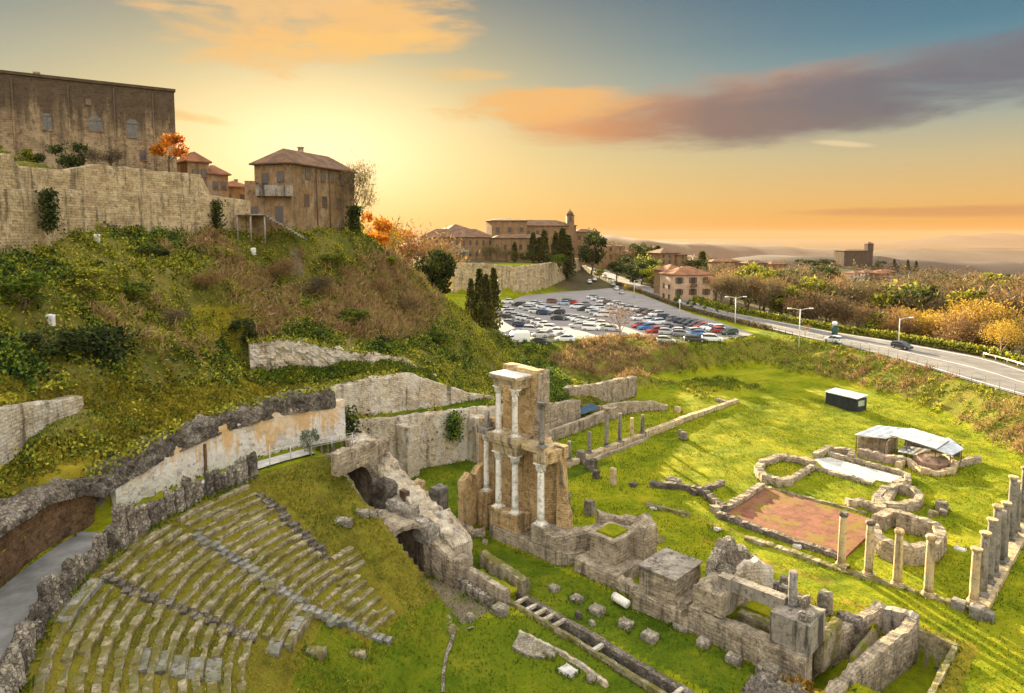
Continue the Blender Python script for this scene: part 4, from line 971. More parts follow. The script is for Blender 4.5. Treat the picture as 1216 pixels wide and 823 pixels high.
part(MB(SITE).wall([(1.2, -7.5, -.3, 3.7), (2.8, -7.4, -.3, 3.0), (4.4, -7.2, -.3, 2.2), (4.5, -6.2, -.3, 2.2)], .9, .18, .4, .07, 115), 'end_wall', RUB, vr)
tag(MB(SITE).wall([(4.6, -6.6, -.2, 1.5), (9.3, -6.4, -.2, 1.2)], .65, .15, .4, .06, 116).build('parallel_wall', RUB), 'nearer of two parallel low walls leading to the stage trench', 'ruin wall')
tag(MB(SITE).wall([(4.0, -3.9, -.2, 1.5), (9.4, -4.4, -.2, 1.25)], .75, .15, .4, .06, 117).build('parallel_wall', MATS['mossy_bench_stone']), 'farther of two parallel low walls with moss along its top', 'ruin wall')
tag(MB(SITE).rough(4.8, 9.0, -5.9, -4.9, -.2, .75, .4, .15, 118, .3).build('moss_filling', GROUND), 'strip of bright moss and weeds between the two parallel walls', 'moss')
for i in range(6):
    a = 4.5 + i * .72; hh = .95 - .07 * i
    tag(MB(SITE).rough(a, a + .55, -7.6, -7.05, -.2, hh, .3, .08, 119 + i, .15).build('leaning_block', LUMP), ('first', 'second', 'third', 'fourth', 'fifth', 'last')[i] + ' grey block from the left leaning on the near parallel wall', 'stone block', 'blocks along the near parallel wall')
tag(MB(SITE).rough(9.0, 10.2, -7.9, -7.0, -.1, .55, .3, .12, 126, .15).build('lichened_block', ROCK), 'pale lichened rubble block at the end of the near parallel wall', 'stone block')
# edge of the seats above the passage
tag(MB(SITE).wall([(-6.2, -11.5, 4.5, 8.4), (-3, -11.5, 2.6, 6.6), (0, -11.6, 1, 5.0), (4, -11.9, 0, 3.2), (7.5, -12.1, -.3, 1.9), (10.0, -12.3, -.3, .9)], .8, .25, .4, .1, 131).build('side_wall_of_seats', MATS['mossy_bench_stone']), 'sloping moss-topped wall holding the edge of the grassy seats above the passage', 'retaining wall')

# ------------------------------------------------------------------ the stone benches
ORD = ['lowest', 'second', 'third', 'fourth', 'fifth', 'sixth', 'seventh', 'eighth', 'ninth', 'tenth', 'eleventh', 'twelfth', 'thirteenth', 'fourteenth', 'fifteenth', 'sixteenth', 'seventeenth', 'eighteenth', 'nineteenth', 'twentieth', 'twenty-first', 'twenty-second']
def bench(r, t0, t1, seed):
    """one row: sound blocks, sunken ones and worn ones, end to end"""
    m = MB(); rs = random.Random(seed); z = float(cone_z(np.array(r))) + .25
    st_ = [t0]
    while st_[-1] < t1: st_.append(min(t1, st_[-1] + rs.uniform(.6, 1.5) / r * 57.3))
    vs = []; fs = []
    for i in range(len(st_) - 1):
        dz = rs.choice((0, .03, -.05, -.1, -.16)) + rs.uniform(-.04, .04); dr = rs.uniform(-.06, .06); dp = rs.uniform(.27, .44); tl = rs.uniform(-.06, .03)
        k = 2
        for q in range(k + 1):
            t = st_[i] + (st_[i + 1] - st_[i]) * (q / k)
            if q == k and i < len(st_) - 2: t -= .06 / r * 57.3
            for rr, zz in ((r - .02 + dr, z - .6), (r - .03 + dr, z + dz - .02), (r + .03 + dr, z + .05 + dz), (r + dp + dr, z + .05 + dz + tl), (r + dp + .08 + dr, z - .4)):
                p = POL(rr, t, zz); w_ = .05 * nz(p, 3.1, seed); vs.append((p.x + w_, p.y + w_, p.z + w_ * .7))
    n = len(vs) // 5
    for i in range(n - 1):
        for j in range(4): fs.append((i * 5 + j, (i + 1) * 5 + j, (i + 1) * 5 + j + 1, i * 5 + j + 1))
    fs.append((0, 1, 2, 3, 4)); fs.append(tuple((n - 1) * 5 + j for j in (4, 3, 2, 1, 0)))
    return m.add(vs, fs)
WEDGE = [('on the right of the first stair', 141.5, 148.6, 13.2, 15.4), ('between the first and second stairs', 150.4, 166.7, 9.6, 23.2), ('between the second and third stairs', 168.4, 185.0, 12.9, 23.2), ('left of the third stair', 187.0, 214, 14.4, 23.2)]
sd = 0
for wi, (wn, t0, t1, r0, r1) in enumerate(WEDGE):
    rows = [r for r in np.arange(9.6, 23.4, .665) if r0 - .1 <= r <= r1]
    for i, r in enumerate(rows):
        sd += 1; a0, a1 = t0, t1
        if wi == 1 and r < 13: a0, a1 = 146.0, 164.5
        if wi == 1 and 13 <= r < 14.5: a0 = 148
        bm = bench(r, a0, a1, sd)
        o = bm.build('stone_bench', MOSSY); tag(o, '%s curved mossy bench row %s' % (ORD[i].capitalize(), wn), 'stone bench', 'curved bench rows of the theatre')
SLABS = [(22.9, 186.6, 197, 'long dark bare slab of seat at the left end under the top wall'), (19.3, 198.6, 204, 'leftmost of five short bare grey seat slabs'), (18.5, 198.2, 203.5, 'second from the left of five short bare grey seat slabs'), (17.7, 198.0, 203.6, 'middle one of five short bare grey seat slabs'), (16.9, 197.4, 203.5, 'fourth from the left of five short bare grey seat slabs'), (16.1, 196.5, 203.2, 'rightmost of five short bare grey seat slabs'), (13.5, 183.2, 189.5, 'bare white-grey slab at the edge of the grassy hollow'), (13.1, 172.5, 178.5, 'bare pale slab beside the hollow near the second stair')]
for i, (r, t0, t1, lb_) in enumerate(SLABS):
    m = MB(); z = float(cone_z(np.array(r)))
    k = 4; vs = []; fs = []
    for q in range(k + 1):
        t = t0 + (t1 - t0) * q / k
        for rr, zz in ((r - .08, z - .2), (r - .08, z + .24), (r + .66, z + .32), (r + .68, z - .1)): vs.append(POL(rr, t, zz + .02 * math.sin(q * 3 + i)))
    for q in range(k):
        for j in range(3): fs.append((q * 4 + j, (q + 1) * 4 + j, (q + 1) * 4 + j + 1, q * 4 + j + 1))
    fs += [(0, 1, 2, 3), tuple(k * 4 + j for j in (3, 2, 1, 0))]
    tag(m.add(vs, fs).build('bare_slab', SLAB), lb_, 'stone slab', 'bare seat slabs')
for i, (t, r0, r1, nm) in enumerate(((149.5, 15.3, 22.2, 'first radial stair of dark steps high in the seats on the right'), (167.5, 8.6, 21.5, 'long second radial stair of dark steps running down to the orchestra'), (186.0, 15.0, 23.0, 'third radial stair of dark steps on the left of the seats'))):
    m = MB(); r = r0
    rs = random.Random(i)
    while r < r1:
        tt_ = t + (0 if i != 1 else (-9.5 * max(0, (13 - r) / 5.5)))
        z = float(cone_z(np.array(r)))
        if True:
            c = POL(r, tt_ + rs.uniform(-.6, .6), z + rs.choice((.03, .03, 0, -.1))); m.box(c, (.46, rs.uniform(.5, .85), .36), math.radians(tt_ + rs.uniform(-4, 4)), (rs.uniform(-.06, .06), rs.uniform(-.06, .06)))
        r += .415
    tag(m.build('radial_stair', SLAB if i == 1 else DRUB), nm, 'stair', 'radial stairs of the seats')
for i, (u, v, z, sc, lb_) in enumerate(((409, 650, 4.0, .8, 'pale fallen block on the grassy slope, left of a group of two'), (431, 637, 4.2, .7, 'pale fallen block on the grassy slope, nearer the vaults'), (441, 634, 4.3, .7, 'upright pale fallen block on the grassy slope beside the vaults'), (322, 734, 3.2, .7, 'grey block at the corner of the grassy hollow'), (425, 790, 1.2, .6, 'mossy block low in the grassy hollow'), (375, 812, 1.0, .8, 'pair-like mossy block at the near edge of the hollow'))):
    p = G(u, v, z); p.z = hgt(p.x, p.y)
    tag(MB().rough(p.x - sc * .8, p.x + sc * .8, p.y - sc * .45, p.y + sc * .45, p.z - .2, p.z + .5 * sc, .3, .08, 140 + i, .1).build('fallen_block', ROCK if i < 3 else MOSSY), lb_, 'stone block', 'fallen blocks on the seats')
# standing remains of the top wall: blocks and slabs of uneven height
tw = thing('top_gallery_wall', 'jagged wall of standing dark stone posts along the top of the seats', 'ruin wall', POL(24, 180, 9))
wm = MB(); wd = MB(); rs = random.Random(5); t = 146.5; kk = 0
while t < 216:
    w_ = rs.uniform(.6, 1.3); dt = w_ / 24 * 57.3
    env = .9 + .9 * math.exp(-((t - 172) / 4) ** 2) + .5 * math.exp(-((t - 152) / 4) ** 2) + .35 * math.sin(t * .4)
    hh = max(.35, env * rs.uniform(.6, 1.35)) + .5
    c = POL(24.0 + rs.uniform(-.12, .12), t + dt / 2, 0); R = Matrix.Rotation(math.radians(t + dt / 2 + 90), 4, 'Z'); R.translation = Vector((c.x, c.y, 0))
    sub = MB(R).rough(-w_ / 2 + .02, w_ / 2 - .02, -.38, .38, 8.4, 9.0 + hh, .3, .17, kk * 3.1, .4, .3)
    tgt = wm if rs.random() < .6 else wd
    o = len(tgt.v); tgt.v += [R @ p for p in sub.v]; tgt.f += [[o + q for q in f] for f in sub.f]; tgt.uv += [None] * len(sub.f); tgt.sm += sub.sm
    t += dt * rs.choice([1.0, 1.02, 1.1, 1.0]); kk += 1
wm.build('pale_posts', LUMP, tw); wd.build('dark_posts', DRUB, tw)
part(MB().wall([(*POL(24.25, t, 0)[:2], 8.5, 9.75 + .3 * math.sin(t)) for t in range(147, 216, 3)], .7, .5, .4, .16, 151), 'rubble_core', DRUB, tw)

# ------------------------------------------------------------------ upper corridor, plaster wall, brown vault
pw = thing('plastered_wall', 'curved ochre and white plastered wall behind the top corridor of the seats', 'retaining wall', POL(28.3, 145, 9))
part(MB().wall([(*POL(28.25, t, 0)[:2], 8.9, z) for t, z in ((124, 12.6), (130, 12.9), (136, 13.0), (142, 12.9), (148, 12.6), (154, 12.2), (160, 11.7), (164, 11.3), (167, 10.6))], .8, .12, .4, .05, 152), 'plaster_face', PLAST, pw)
part(MB().wall([(*POL(28.55, t, 0)[:2], z - .9, z + .75) for t, z in ((126, 12.9), (136, 13.1), (148, 12.8), (158, 12.2), (166, 11.6), (172, 11.2))], 1.5, .45, .35, .28, 153), 'rubble_crest', DRUB, pw)
part(MB().box(POL(27.8, 151, 10.2), (.3, .18, 2.6), math.radians(151)), 'brick_rib', BROWN, pw)
bv = thing('brown_vault_ruin', 'low brown brick vault ruin overhanging the grey corridor at the left edge', 'ruin', POL(28.5, 188, 9))
part(MB().wall([(*POL(28.3, t, 0)[:2], 8.8, z) for t, z in ((171, 10.8), (174, 11.8), (180, 12.3), (188, 12.4), (196, 12.2), (206, 12.0))], .8, .15, .45, .08, 154, lean=.12), 'brick_wall', BROWN, bv)
part(MB().wall([(*POL(28.0, t, 0)[:2], z - .45, z + .35) for t, z in ((170, 11.0), (174, 12.0), (180, 12.6), (188, 12.7), (196, 12.5), (206, 12.3))], 1.7, .35, .35, .25, 155), 'stone_crown', DRUB, bv)
# ------------------------------------------------------------------ retaining walls
def topz(p, v): return ztop(p[0], p[1], v)
bwall = thing('portico_back_wall', 'tall grey-white wall full of putlog holes with two buttresses behind the theatre', 'retaining wall', W(-19, 8, 0))
part(MB(SITE).wall([(-21.2, .3, -.4, 7.2), (-20.8, 1.8, -.4, 6.9), (-19.2, 8, -.4, 6.6), (-17.6, 15, -.4, 6.4), (-17.0, 22, -.4, 5.7), (-17.0, 27.5, -.4, 4.7)], 1.1, .14, .5, .08, 161), 'wall_face', WHITE, bwall)
for (a, b, h, nm) in ((-18.2, 5.3, 6.0, 'buttress'), (-16.4, 14.6, 5.6, 'buttress')):
    part(MB(SITE).rough(a - 1.3, a + 1.0, b - .9, b + .9, -.3, h, .45, .08, 163 + a), nm, WHITE, bwall)
hm = MB(SITE); rs = random.Random(3)
for i in range(26):
    b = rs.uniform(-1, 26); f = [(-2.5, -21), (1.8, -20.8), (8, -19.2), (15, -17.6), (22, -17), (28, -17)]
    for (b0, a0), (b1, a1) in zip(f, f[1:]):
        if b0 <= b <= b1: a = a0 + (a1 - a0) * (b - b0) / (b1 - b0)
    hm.box((a + .53, b, rs.uniform(1, 5)), (.12, .2, .24))
part(hm, 'putlog_holes', DRUB, bwall)
o = MB()
tag(o.wall([(p[0], p[1], p[2] - .6, topz(p, v)) for p, v in zip(W2, W2V)], 1.2, .2, .5, .1, 171).build('terrace_wall', WHITE), 'high pale weathered terrace wall in the middle of the hillside above the grassy ledge', 'retaining wall')
c0 = W(-23.0, -5.6, 8.4)
tag(MB().rough(c0.x - 1.2, c0.x + .7, c0.y - 1.4, c0.y + 2.2, 8, topz(c0, 468) , .5, .12, 172, .3).build('wall_buttress', RUB), 'dark streaked buttress at the left end of the high pale terrace wall', 'buttress')
W3 = [D(294, 441, 75), D(340, 441, 77), D(390, 440, 79), D(430, 437, 81), D(475, 432, 84), D(515, 447, 87)]
tag(MB().wall([(p[0], p[1] + .6, p[2] - 1.5, topz((p[0], p[1] + .6), v)) for p, v in zip(W3, (408, 402, 412, 420, 424, 444))], 1.2, .45, .5, .3, 173).build('rock_wall', WHITE), 'broken whitish rock wall half hidden in the scrub, highest on the hillside', 'retaining wall')
tag(MB().wall([(x, y, z - .6, topz((x, y), v)) for (x, y, z), v in zip(LW, (470, 488, 480, 470))], .9, .1, .45, .06, 174).build('terrace_wall', WHITE), 'cream masonry terrace wall at the left edge above a grassy ledge', 'retaining wall')
# two lower walls beside the railed path
tag(MB().wall([(*G(398, 560, 8.8)[:2], 8.4, 10.3), (*G(440, 540, 8.8)[:2], 8.4, 10.0), (*G(458, 528, 8.6)[:2], 8, 9.2)], .8, .3, .4, .1, 175).build('path_wall', RUB), 'short rubble wall behind the railed path under the dark ivy', 'wall')
# right of the tower
tag(MB(SITE).wall([(-17.1, 27.5, -.3, 4.6), (-17.2, 31, -.3, 4.2), (-17.6, 36, -.3, 3.6)], 1.0, .2, .45, .08, 176).build('terrace_wall', RUB), 'grey terrace wall just right of the marble columns under the grass', 'retaining wall')
tag(MB(SITE).wall([(-20.0, 36, 1.2, 5.0), (-20.3, 45, .5, 4.2), (-21, 56, .2, 3.6)], 1.0, .35, .45, .08, 177).build('terrace_wall', RUB), 'far grey terrace wall ending near the blue tarpaulin', 'retaining wall')
tag(MB(SITE).wall([(-14.6, 22.0, -.2, 1.5), (-15.2, 34, -.2, 1.5), (-15.6, 43, -.2, 1.7)], .8, .1, .5, .05, 178).build('low_wall', RUB), 'long low grey wall between the terrace walls and the row of short columns', 'ruin wall')
tag(MB(SITE).wall([(-16.8, 40.0, -.2, 2.0), (-15.6, 45.5, -.2, 1.9), (-13.7, 50, -.2, 1.5), (-11.8, 51.5, -.2, .9)], .8, .12, .45, .06, 179).build('curved_low_wall', RUB), 'low curved wall bending into the lawn beside the blue tarpaulin', 'ruin wall')
tarp = MB(SITE); vs = []
for i in range(7):
    for j in range(4): vs.append((-18.6 + .5 * j, 36.2 + .8 * i, 2.0 - .2 * j + .06 * math.sin(i * 1.7 + j)))
tarp.add(vs, [(i * 4 + j, i * 4 + j + 1, i * 4 + j + 5, i * 4 + j + 4) for i in range(6) for j in range(3)])
TARP = plain('blue_tarpaulin', (.025, .06, .10), .6, .2, 2)
t = tarp.build('tarpaulin', TARP); tag(t, 'blue tarpaulin stretched between the low grey walls', 'tarpaulin'); sm_ = t.modifiers.new('thick', 'SOLIDIFY'); sm_.thickness = .04
# the long wall on the lawn with its short columns
tag(MB(SITE).wall([(-7.0, 20.5, -.3, .55), (-7.0, 37, -.3, .55)], .9, .06, .6, .04, 181).build('stylobate', COLST), 'pale stone footing under the row of short grey columns', 'ruin wall')
tag(MB(SITE).wall([(-5.9, 22.5, -.3, .35), (-5.9, 37, -.3, .3)], .45, .1, .5, .04, 182).build('drain_kerb', RUB), 'thin kerb running beside the pale footing of the short columns', 'kerb')
tag(MB(SITE).wall([(-6.8, 37.2, -.3, .75), (-6.4, 50, -.3, .9), (-5.7, 63, -.3, .9)], .8, .1, .6, .05, 183).build('low_wall', COLST), 'long low tan wall stretching away across the bright lawn', 'ruin wall')
tag(MB(SITE).wall([(-8.5, 61.5, -.3, .7), (-5.6, 61.8, -.3, .7)], .8, .2, .5, .08, 184).build('low_wall', RUB), 'short stub wall crossing the far end of the long lawn wall', 'ruin wall')
for i, (b, h, lb_, mt) in enumerate(((21.0, 2.5, 'shortest dark column at the near end of the lawn row', COLG), (25.0, 2.8, 'second dark column stump from the tower in the lawn row', COLG), (28.6, 5.2, 'tallest grey column of the lawn row with a pale capital', COLG), (31.6, 3.9, 'slim grey column right of the tallest in the lawn row', COLG), (34.4, 2.7, 'pale short column fifth from the tower in the lawn row', COLST), (37.0, 2.6, 'dark column stump at the far end of the lawn row', COLG))):
    cl = thing('lawn_column', lb_, 'column', W(-7.0, b, .5), group='row of short columns on the lawn')
    column(cl, (-7.0, b, .5), h, .27, mt, cap=(i == 2), base=True, name='shaft', capmat=COLST)
# wall bits on the lawn
def lowwall(pts, w, h, seed, lb_, mat=None, name='low_wall', cat='ruin wall', jag=.2):
    return tag(MB().wall([(p[0], p[1], -.3, h) for p in pts], w, jag, .4, .08, seed).build(name, mat or RUB), lb_, cat)
lowwall([G(772, 577, 0), G(808, 580, 0), G(836, 587, 0), G(862, 608, 0)], .8, .55, 191, 'low dark broken wall leading across the lawn to the red floor', DRUB)
lowwall([G(822, 588, 0), G(845, 580, 0), G(858, 575, 0)], .7, .5, 192, 'short dark wall branching off toward the lawn beyond the red floor', DRUB)
lowwall([G(845, 607, 0), G(868, 603, 0), G(905, 579, 0)], .8, .5, 193, 'low wall along the left edge of the red floor', RUB)
lowwall([G(852, 612, 0), G(930, 640, 0), G(1000, 663, 0)], .7, .35, 194, 'low kerb wall along the near edge of the red floor', DRUB, jag=.12)
lowwall([G(768, 599, 0), G(790, 605, 0), G(818, 612, 0)], .7, .22, 195, 'thin buried wall line in the lawn before the red floor', MOSSY, jag=.06)
lowwall([G(885, 638, 0), G(940, 655, 0), G(1000, 677, 0), G(1060, 694, 0), G(1150, 722, 0)], .8, .12, 196, 'long flat footing line in the grass under the four pale columns', MOSSY, jag=.05)
tag(MB(SITE).prism([(13.2, 20.9), (25.2, 18.9), (25.3, 29.4), (13.0, 30.3)], -.2, .07).build('red_floor', REDF), 'worn brick-red ancient floor with mossy patches on the lawn', 'floor')
lowwall([G(905, 577, 0), G(935, 585, 0), G(1000, 602, 0), G(1030, 610, 0)], .5, .12, 197, 'thin footing along the far edge of the red floor', MOSSY, jag=.05)
def ring(pts, w, h, seed, lb_, closed=True, mat=None, jag=.18):
    P = [tuple(G(u, v, 0)[:2]) for u, v in pts]
    if closed: P.append(P[0])
    # round the corners
    out = []
    for i in range(len(P) - 1):
        a, b = Vector(P[i]), Vector(P[i + 1]); out += [tuple(a.lerp(b, q)) for q in (0, .5)]
    out.append(P[-1])
    return tag(MB().wall([(x, y, -.3, h) for x, y in out], w, jag, .4, .08, seed, closed=closed).build('ringed_wall', mat or RUB), lb_, 'ruin wall')
ring([(966, 556), (948, 549), (925, 547), (905, 553), (900, 563), (908, 572), (925, 576), (940, 575)], .9, .8, 201, 'oval basin wall open toward the white bath floor, farthest left of the bath rooms', False)
ring([(966, 557), (955, 563), (938, 573)], .7, .6, 202, 'short wall closing the oval basin on its right side', False)
tag(MB().prism([tuple(G(u, v, 0)[:2]) for u, v in ((968, 546), (985, 544), (1030, 556), (1072, 567), (1058, 574), (1040, 571), (1035, 576), (1005, 565), (980, 557))], -.1, .1).build('bath_floor', PAVE), 'long white exposed bath floor among the low walls', 'floor')
lowwall([G(966, 557, 0), G(1000, 566, 0), G(1036, 577, 0)], .6, .35, 203, 'low wall along the near side of the white bath floor')
lowwall([G(985, 541, 0), G(1030, 553, 0), G(1065, 562, 0), G(1078, 567, 0), G(1078, 575, 0), G(1062, 578, 0)], .7, .5, 204, 'hooked low wall round the right end of the white bath floor')
lowwall([G(968, 544, 0), G(985, 536, 0), G(1012, 542, 0), G(1010, 548, 0)], .8, .7, 205, 'angled low wall at the back left of the white bath floor')
ring([(1040, 598), (1050, 587), (1065, 583), (1082, 587), (1092, 594), (1088, 603), (1070, 606), (1050, 605)], .8, .8, 206, 'small round basin wall between the white bath floor and the red floor')
lowwall([G(1005, 600, 0), G(1025, 600, 0), G(1046, 610, 0), G(1052, 600, 0), G(1060, 585, 0)], .8, .7, 207, 'crooked low wall joining the red floor and the small round basin')
ring([(1040, 628), (1055, 622), (1070, 623)], 1.0, 1.4, 208, 'thick high wall stub at the head of the round apse behind the pale columns', False)
ring([(1036, 640), (1042, 655), (1060, 665), (1085, 668), (1108, 663), (1117, 652), (1112, 641), (1092, 633), (1065, 626)], .9, 1.5, 209, 'large round apse wall standing behind the four pale columns', False)
ring([(1066, 556), (1075, 550), (1095, 563), (1112, 566), (1130, 563), (1134, 553), (1122, 545)], .7, .7, 210, 'round basin wall in front of the metal-roofed shelter', False, COLST)
lowwall([G(1134, 555, 0), G(1150, 551, 0), G(1163, 548, 0)], .6, .7, 211, 'short pale wall running from the round basin toward the bank')
t = thing('brick_oven', 'round reddish brick heap inside the basin by the shelter', 'ruin', G(1105, 552, 0))
q = G(1106, 553, 0); part(MB().lathe((q.x, q.y, -.1), [(2.0, 0), (1.95, .8), (1.6, 1.3), (.8, 1.5)], 14, False), 'brick_mound', stone('reddish_brick', (.34, .2, .13), (.26, .15, .10), (.4, .27, .2), .3, .14), t)
# shelter with sheet roofs
sh = thing('bath_shelter', 'low shelter of overlapping grey metal sheets over stone ruins', 'shelter', W(21, 50, 0))
def sheet(name, c4, th=.08, mat=SHEET, par=sh):
    a, b, c, d = [Vector(p) for p in c4]; n = 8; vs = []; fs = []
    for i in range(n + 1):
        for j in range(2):
            p = a.lerp(b, i / n).lerp(d.lerp(c, i / n), j); vs.append(p + Vector((0, 0, .03 * (i % 2))))
    fs = [(i * 2, i * 2 + 2, i * 2 + 3, i * 2 + 1) for i in range(n)]
    o = MB().add(vs, fs).build(name, mat, par); md = o.modifiers.new('t', 'SOLIDIFY'); md.thickness = th; return o
def wpt(u, v, z): return G(u, v, z)
sheet('roof_sheet', [wpt(1014, 516, 2.3), wpt(1052, 521, 2.1), wpt(1082, 509, 2.6), wpt(1042, 505, 2.7)])
sheet('roof_sheet', [wpt(1056, 516, 2.75), wpt(1112, 533, 2.5), wpt(1128, 522, 2.8), wpt(1082, 508, 3.0)])
sheet('roof_sheet', [wpt(1098, 529, 2.45), wpt(1130, 541, 2.1), wpt(1145, 533, 2.25), wpt(1126, 519, 2.75)])
sheet('low_roof_sheet', [wpt(1066, 536, 1.2), wpt(1092, 541, 1.1), wpt(1106, 534, 1.3), wpt(1074, 529, 1.3)])
for (u, v, z) in ((1018, 519, 2.15), (1052, 524, 2.0), (1078, 526, 2.3), (1112, 534, 2.3), (1130, 542, 2.0), (1143, 535, 2.1)):
    p = wpt(u, v, z); part(MB().tube([(p.x, p.y + .2, -.2), (p.x, p.y + .2, z)], .07, 6), 'post', WOODD, sh)
a_, b_, c_ = wpt(1020, 531, 0), wpt(1052, 538, 0), wpt(1062, 533, 0)
part(MB().wall([(a_.x, a_.y, -.3, 1.7), (b_.x, b_.y, -.3, 1.7), (c_.x, c_.y, -.3, 1.8)], .8, .2, .4, .08, 213), 'stone_wall', RUB, sh)
a_, b_ = wpt(1075, 528, 0), wpt(1140, 541, 0)
part(MB().wall([(a_.x, a_.y, -.3, 1.5), (b_.x, b_.y, -.3, 1.5)], .6, .1, .4, .06, 214), 'rear_wall', DRUB, sh)
lowwall([G(1020, 541, 0), G(1050, 548, 0), G(1075, 552, 0)], .9, .9, 215, 'reddish broken wall in front of the metal-roofed shelter', stone('pink_rubble', (.40, .29, .22), (.3, .21, .16), (.45, .36, .29), .34, .2))
# black site cabin with a pale roof
cb = thing('site_cabin', 'black site cabin with a pale grey flat roof on the far lawn', 'cabin', G(1004, 484, 0), math.radians(-62))
DARKP = plain('black_cabin_panel', (.035, .04, .045), .7)
part(MB().bx(-2.6, 2.6, -1.15, 1.15, .1, 2.1), 'body', DARKP, cb) if False else MB().bx(-2.8, 2.8, -1.2, 1.2, .05, 2.1).build('body', DARKP, cb, local=True)
MB().add([(-2.95, -1.4, 2.11), (2.95, -1.4, 2.11), (2.95, 1.4, 2.45), (-2.95, 1.4, 2.45), (-2.95, -1.4, 2.2), (2.95, -1.4, 2.2), (2.95, 1.4, 2.55), (-2.95, 1.4, 2.55)], [(3, 2, 1, 0), (4, 5, 6, 7), (0, 1, 5, 4), (1, 2, 6, 5), (2, 3, 7, 6), (3, 0, 4, 7)]).build('flat_roof', SHEET, cb, local=True)
CREAM = plain('pale_green_panel', (.36, .40, .30), .6)
MB().bx(2.802, 2.84, -.9, .6, .9, 1.8).build('pale_panel', CREAM, cb, local=True)
for q in (-1.2, 0, 1.2): MB().bx(q - .04, q + .04, -1.235, -1.202, .1, 2.05).build('batten', DARKP, cb, local=True)
tag(MB().rough(*(lambda p: (p.x - 1.2, p.x + 1.2, p.y - .9, p.y + .9))(G(951, 466, 0)), -.05, .14, .4, .06, 217).build('white_slab', PAVE), 'flat white slab on the lawn left of the black cabin', 'slab')
# four pale columns and the double row at right
for i, (u, v, hv, lb_) in enumerate(((999, 672, 613, 'leftmost of four pale yellowish columns before the red floor'), (1031, 683, 623, 'second from the left of four pale yellowish columns'), (1065, 695, 634, 'third from the left of four pale columns, before the round apse'), (1102, 707, 641, 'rightmost of four pale columns, before the round apse'))):
    p = G(u, v, 0); a, b = loc_ab(p.x, p.y); h = ztop(p.x, p.y, hv)
    cl = thing('pale_column', lb_, 'column', p, group='four pale columns on the lawn')
    s_ = column(cl, (a, b, 0), h, .33, COLST, cap=False, base=True, name='shaft')
    MB(SITE).lathe((a, b, h - .02), [(.29, 0), (.36, .1), (.40, .22), (.36, .3), (.3, .42)], 12).build('broken_capital', MATS['ochre_brick'] if i > 1 else DRUB, cl)
RR = [(1156, 716, 655, 'front'), (1166, 706, 636, ''), (1174, 691, 620, ''), (1180, 682, 604, ''), (1187, 668, 606, ''), (1191, 664, 600, ''), (1199, 640, 569, ''), (1203, 636, 574, ''), (1206, 628, 580, ''), (1214, 618, 558, '')]
NMS = ['pale nearest column of the long row at the right edge', 'grey column just behind the nearest one in the right-edge row', 'third column from the front in the right-edge row', 'fourth column from the front in the right-edge row', 'short fifth column from the front in the right-edge row', 'sixth column from the front in the right-edge row', 'tall column with a lichened top in the right-edge row', 'eighth column from the front in the right-edge row', 'short ninth column from the front in the right-edge row', 'farthest column of the right-edge row, cut by the frame']
for i, ((u, v, hv, _), lb_) in enumerate(zip(RR, NMS)):
    p = G(u, v, .35); a, b = loc_ab(p.x, p.y); h = ztop(p.x, p.y, hv) - .35
    cl = thing('row_column', lb_, 'column', p, group='column row at the right edge')
    column(cl, (a, b, .35), h, .32, COLST if i == 0 else COLG, cap=False, base=True, name='shaft')
    if i not in (4, 8): MB(SITE).lathe((a, b, .35 + h - .02), [(.27, 0), (.34, .08), (.40, .2), (.40, .3)], 12).build('broken_capital', COLST, cl)
a0, b0 = loc_ab(*G(1160, 722, 0)[:2]); a1, b1 = loc_ab(*G(1216, 617, 0)[:2])
tag(MB(SITE).wall([(a0, b0, -.3, .35), (a1 + .2, b1 + 4, -.3, .35)], 1.5, .05, .6, .04, 221).build('row_footing', COLST), 'pale footing under the column row at the right edge', 'ruin wall')
for i, (da, db, w, h, lb_) in enumerate(((-1.0, -.9, .9, .6, 'square block at the left foot of the nearest right-edge column'), (.2, -1.3, .9, .8, 'middle square block before the nearest right-edge column'), (.9, -1.0, .7, .5, 'grey block at the right foot of the nearest right-edge column'))):
    tag(MB(SITE).rough(a0 + da - w / 2, a0 + da + w / 2, b0 + db - w / 2, b0 + db + w / 2, -.1, h, .3, .05, 222 + i).build('stone_block', COLG), lb_, 'stone block')
